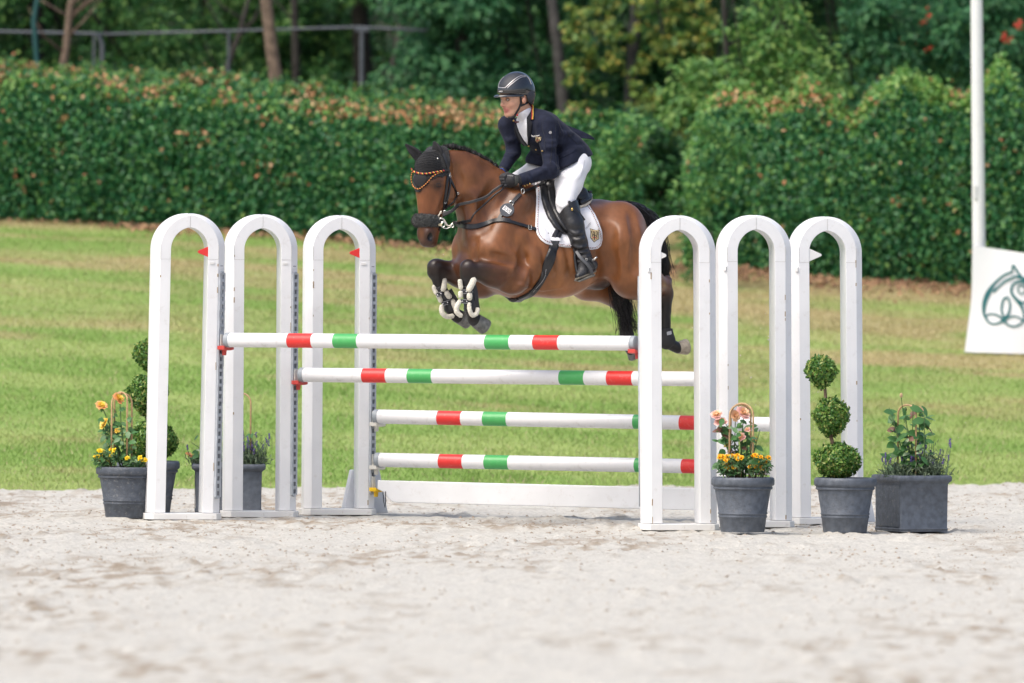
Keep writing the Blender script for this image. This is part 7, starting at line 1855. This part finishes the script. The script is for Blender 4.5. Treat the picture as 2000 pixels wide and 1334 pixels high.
# saddle pad
PADM = mat('white_quilt', (.76, .76, .79), .8, bump=.15, bscale=60, sheen=.2)
pad = thing('saddle_pad', 'white quilted saddle pad with red corded edge and shield crest', 'saddle pad', toW(B(1105, 430, 80)))
PADO = [(1044, 352), (1046.5, 380), (1046, 415), (1044.5, 445), (1048, 459), (1056, 470), (1066, 477.5), (1082, 482), (1105, 484), (1130, 486), (1150, 488.5), (1164, 487), (1172, 480), (1175.5, 468), (1174, 452), (1168, 435), (1159, 416), (1150, 401), (1142, 389), (1120, 384), (1090, 372), (1060, 352)]
def pad_sheet(mir):
    poly = np.array(PADO); ny, nx = 64, 64; ys = np.linspace(352.2, 488, ny); pts = []
    for y in ys:
        xs = [a[0] + (b[0] - a[0]) * (y - a[1]) / (b[1] - a[1]) for a, b in zip(poly, np.roll(poly, -1, 0)) if (a[1] <= y < b[1]) or (b[1] <= y < a[1])]
        pts += [(min(xs) + (max(xs) - min(xs)) * i / (nx - 1), y) for i in range(nx)]
    P, N, h_ = on(H, pts, 0)
    pp = np.array(pts).reshape(ny, nx, 2); u = (pp[..., 0] + .6 * pp[..., 1]) / 7.5; v = (pp[..., 0] - .6 * pp[..., 1]) / 7.5
    q = .75 * (np.abs(np.sin(u * math.pi / 1)) * np.abs(np.sin(v * math.pi / 1))) ** .5; q = q * (pp[..., 0] < 1125)
    if mir: P = mirror(P); N = N - 2 * (N @ LF)[:, None] * LF
    return sheet('quilted_side', P, N, nx, ny, PADM, pad, 1.2, 2.0, relief=lambda a, b: q)
sd_ = pad_sheet(False); pad_sheet(True)
inset = [(1048, 356), (1050, 380), (1049.5, 415), (1048.5, 444), (1051.5, 457), (1058.5, 466.5), (1068, 473.5), (1083, 478), (1105, 480), (1130, 482), (1150, 484.2), (1162, 482.8), (1168.5, 477), (1171.3, 467.5), (1170, 453), (1164.5, 437), (1156, 419), (1148, 404.5)]
cord('edge_cord', H, inset, .95, 190, [mat('dark_red_cord', (.28, .03, .035), .7), WHC, mat('brown_cord', (.12, .05, .045), .7), WHC], sd_, 3.9)
crest(H, 1159.5, 460.5, 14.5, 24.5, math.radians(4), sd_, off=3.5)
P, N, h_ = on(H, [(1148.5, 443)], 4.3); text_on('pad_lettering', 'ORSITER', P[0] + N[0] * 1.5, np.array([.62, .35, .74]) - N[0] * np.dot(N[0], np.array([.62, .35, .74])), np.cross(N[0], unit(np.array([.62, .35, .74]))), 4.8, mat('navy_print', (.06, .07, .12), .7), sd_)
# saddle
sad = thing('saddle', 'black leather jumping saddle under the rider with stirrup and girth', 'saddle', toW(B(1100, 390, 40)))
SD = Field((30, -170, 195), (170, 190, 340), 1.8)
SD.loft([(B(1068, 364), 26, 16), (B(1092, 378), 34, 14), (B(1112, 384), 40, 13), (B(1126, 382), 40, 13)], LF, 10)
SD.cone(B(1058, 356), B(1068, 364), 13, 17, 8); SD.ell(B(1124, 374), (11, 36, 15), (FW, LF, UP), 8)
for s in (1, -1): SD.cone(B(1124 + 12 * s, 378, 24 * s), B(1122 + 18 * s, 394, 36 * s), 11, 11, 8)
V, Q = SD.mesh(2); mesh_np('seat', toW(V), Q, LEATHER, sad, smooth=True, world=True)
FLAP = [(1054, 354), (1052.5, 370), (1055, 390), (1060, 408), (1068, 428), (1080, 446), (1094, 458), (1108, 461.5), (1120, 458), (1126, 446), (1126, 415), (1122, 390), (1112, 374), (1090, 364), (1070, 352)]
FLAP2 = [(1066, 362), (1064, 378), (1069, 400), (1077, 420), (1088, 440), (1100, 455), (1112, 462), (1124, 460), (1130, 446), (1130, 415), (1126, 390), (1114, 374), (1090, 366)]
for poly, off, th in ((FLAP, 3.6, 3.4), (FLAP2, 7.4, 4.2)):
    poly = np.array(poly, float); ny, nx = 44, 30; pts = []
    for y in np.linspace(poly[:, 1].min() + .1, poly[:, 1].max() - .1, ny):
        xs = [a[0] + (b[0] - a[0]) * (y - a[1]) / (b[1] - a[1]) for a, b in zip(poly, np.roll(poly, -1, 0)) if (a[1] <= y < b[1]) or (b[1] <= y < a[1])]
        pts += [(min(xs) + (max(xs) - min(xs)) * i / (nx - 1), y) for i in range(nx)]
    P, N, h_ = on(H, pts, 0); roll = lambda a, b: np.tile(np.interp(np.linspace(0, 1, a), [0, .08, .2, .35, 1], [.5, 2.6, 2.2, 0, 0]), (b, 1))
    sheet('flap', P, N, nx, ny, LEATHER, sad, off, th, relief=roll)
    sheet('flap', mirror(P), N - 2 * (N @ LF)[:, None] * LF, nx, ny, LEATHER, sad, off, th, relief=roll)
# sheepskin edge of the half pad showing behind the cantle
P, N, h_ = on(H, dens(np.array([(1154, 384), (1153.5, 392), (1150, 400), (1141, 406), (1128, 409)]), 24), 6.5); m = MB(); m.tube(toW(P), 2.6 / SC, 8); m.build('half_pad_edge', mat('cream_sheepskin', (.62, .54, .42), .95, bump=.6, bscale=120), sad, smooth=True, world=True)
P, N, h_ = on(H, dens(np.array([(1150, 380), (1150, 391), (1145, 398), (1130, 404)]), 20), 9); m = MB(); m.tube(toW(P), 5.4 / SC, 10); m.build('rear_panel', LEATHER, sad, smooth=True, world=True)
# girth
GP = np.array([(1098, 436), (1088, 458), (1081, 478), (1074, 505), (1064, 532), (1052, 555), (1036, 573), (1016, 581.5)])
q = dens(GP, 50); P, N, h_ = on(H, q, 2.4); w_ = np.interp(np.linspace(0, 1, 50), [0, .2, .3, .45, .62, .7, 1], [16, 18, 22, 21.5, 16, 14, 14]); V, F = ribbon_geo(P, N, w_, 2.6); gi = build_geo('girth', [(V, F)], LEATHER, sad)
P2 = mirror(P); N2 = N - 2 * (N @ LF)[:, None] * LF; V, F = ribbon_geo(P2, N2, w_, 2.6); build_geo('girth', [(V, F)], LEATHER, sad)
P3 = np.linspace(P[-1], P2[-1], 14); P3[:, 2] -= 3.5 * np.sin(np.linspace(0, math.pi, 14)); build_geo('girth_belly_piece', [ribbon_geo(P3, np.tile([0, 0, -1.0], (14, 1)), 17, 3)], LEATHER, sad)
strap('girth_stitching', H, [(1067, 525), (1056, 548), (1042, 566)], 1.0, .3, BOOTG, gi, 20, 5.4)
strap('pad_loop', H, [(1072, 467.5), (1082, 469), (1092, 470)], 7.5, .8, PADM, pad, 14, 5.2)
for pts in ([(1094, 432), (1087, 450), (1082, 466)], [(1102, 436), (1095, 452), (1089, 467)]): strap('billet', H, pts, 5.0, 1.6, LEATHER, sad, 16, 5.8)
# stirrup leather and iron
st = sad
tube3('stirrup_leather', dens(np.array([BF and B(1116, 452, 92), B(1119, 475, 98), B(1122, 494, 102)]), 14), 2.6, LEATHER, sad)
SM = mat('black_stirrup', (.018, .019, .022), .4)
A_ = B(1124, 492, 102); 
tube3('stirrup_arm', dens(np.array([A_, B(1122.5, 502, 102), B(1124, 515, 103), B(1126, 528, 106), B(1129, 541, 110)]), 24), [3.0] * 24, SM, sad)
P = dens(np.array([A_ + [2, -3, 0], B(1134, 504, 117), B(1146, 516, 125), B(1153, 526, 126), B(1156, 533, 124)]), 24); build_geo('stirrup_arm', [ribbon_geo(P, np.tile(unit(np.array([-.2, -.95, .1])), (24, 1)), 6.4, 3)], mat('grey_stirrup', (.075, .08, .09), .4), sad)
t0 = B(1130, 544.5, 112); t1 = B(1156, 534, 116); ax = unit(t1 - t0); m = MB(); m.prism([(-3, -13), (np.linalg.norm(t1 - t0) + 2, -13), (np.linalg.norm(t1 - t0) + 2, 11), (-3, 11)], 4.2 / SC, o=toW(t0 + np.array([0, 0, -1])), ex=ax / SC, ey=unit(np.cross(ax, np.array([.25, 0, 1.0]))) / SC, en=-unit(np.array([.25, .1, 1.0]))); m.build('stirrup_tread', mat('worn_tread', (.12, .115, .10), .8), sad, world=True, bevel=.002)
m = MB(); P = dens(np.array([B(1117, 408, 104), B(1126, 413, 104), B(1135, 422, 102), B(1141, 430, 100)]), 20); build_geo('strap_end', [ribbon_geo(P, np.tile(unit(np.array([.3, -.9, .2])), (20, 1)), 4.6, 1.6)], LEATHER, sad)
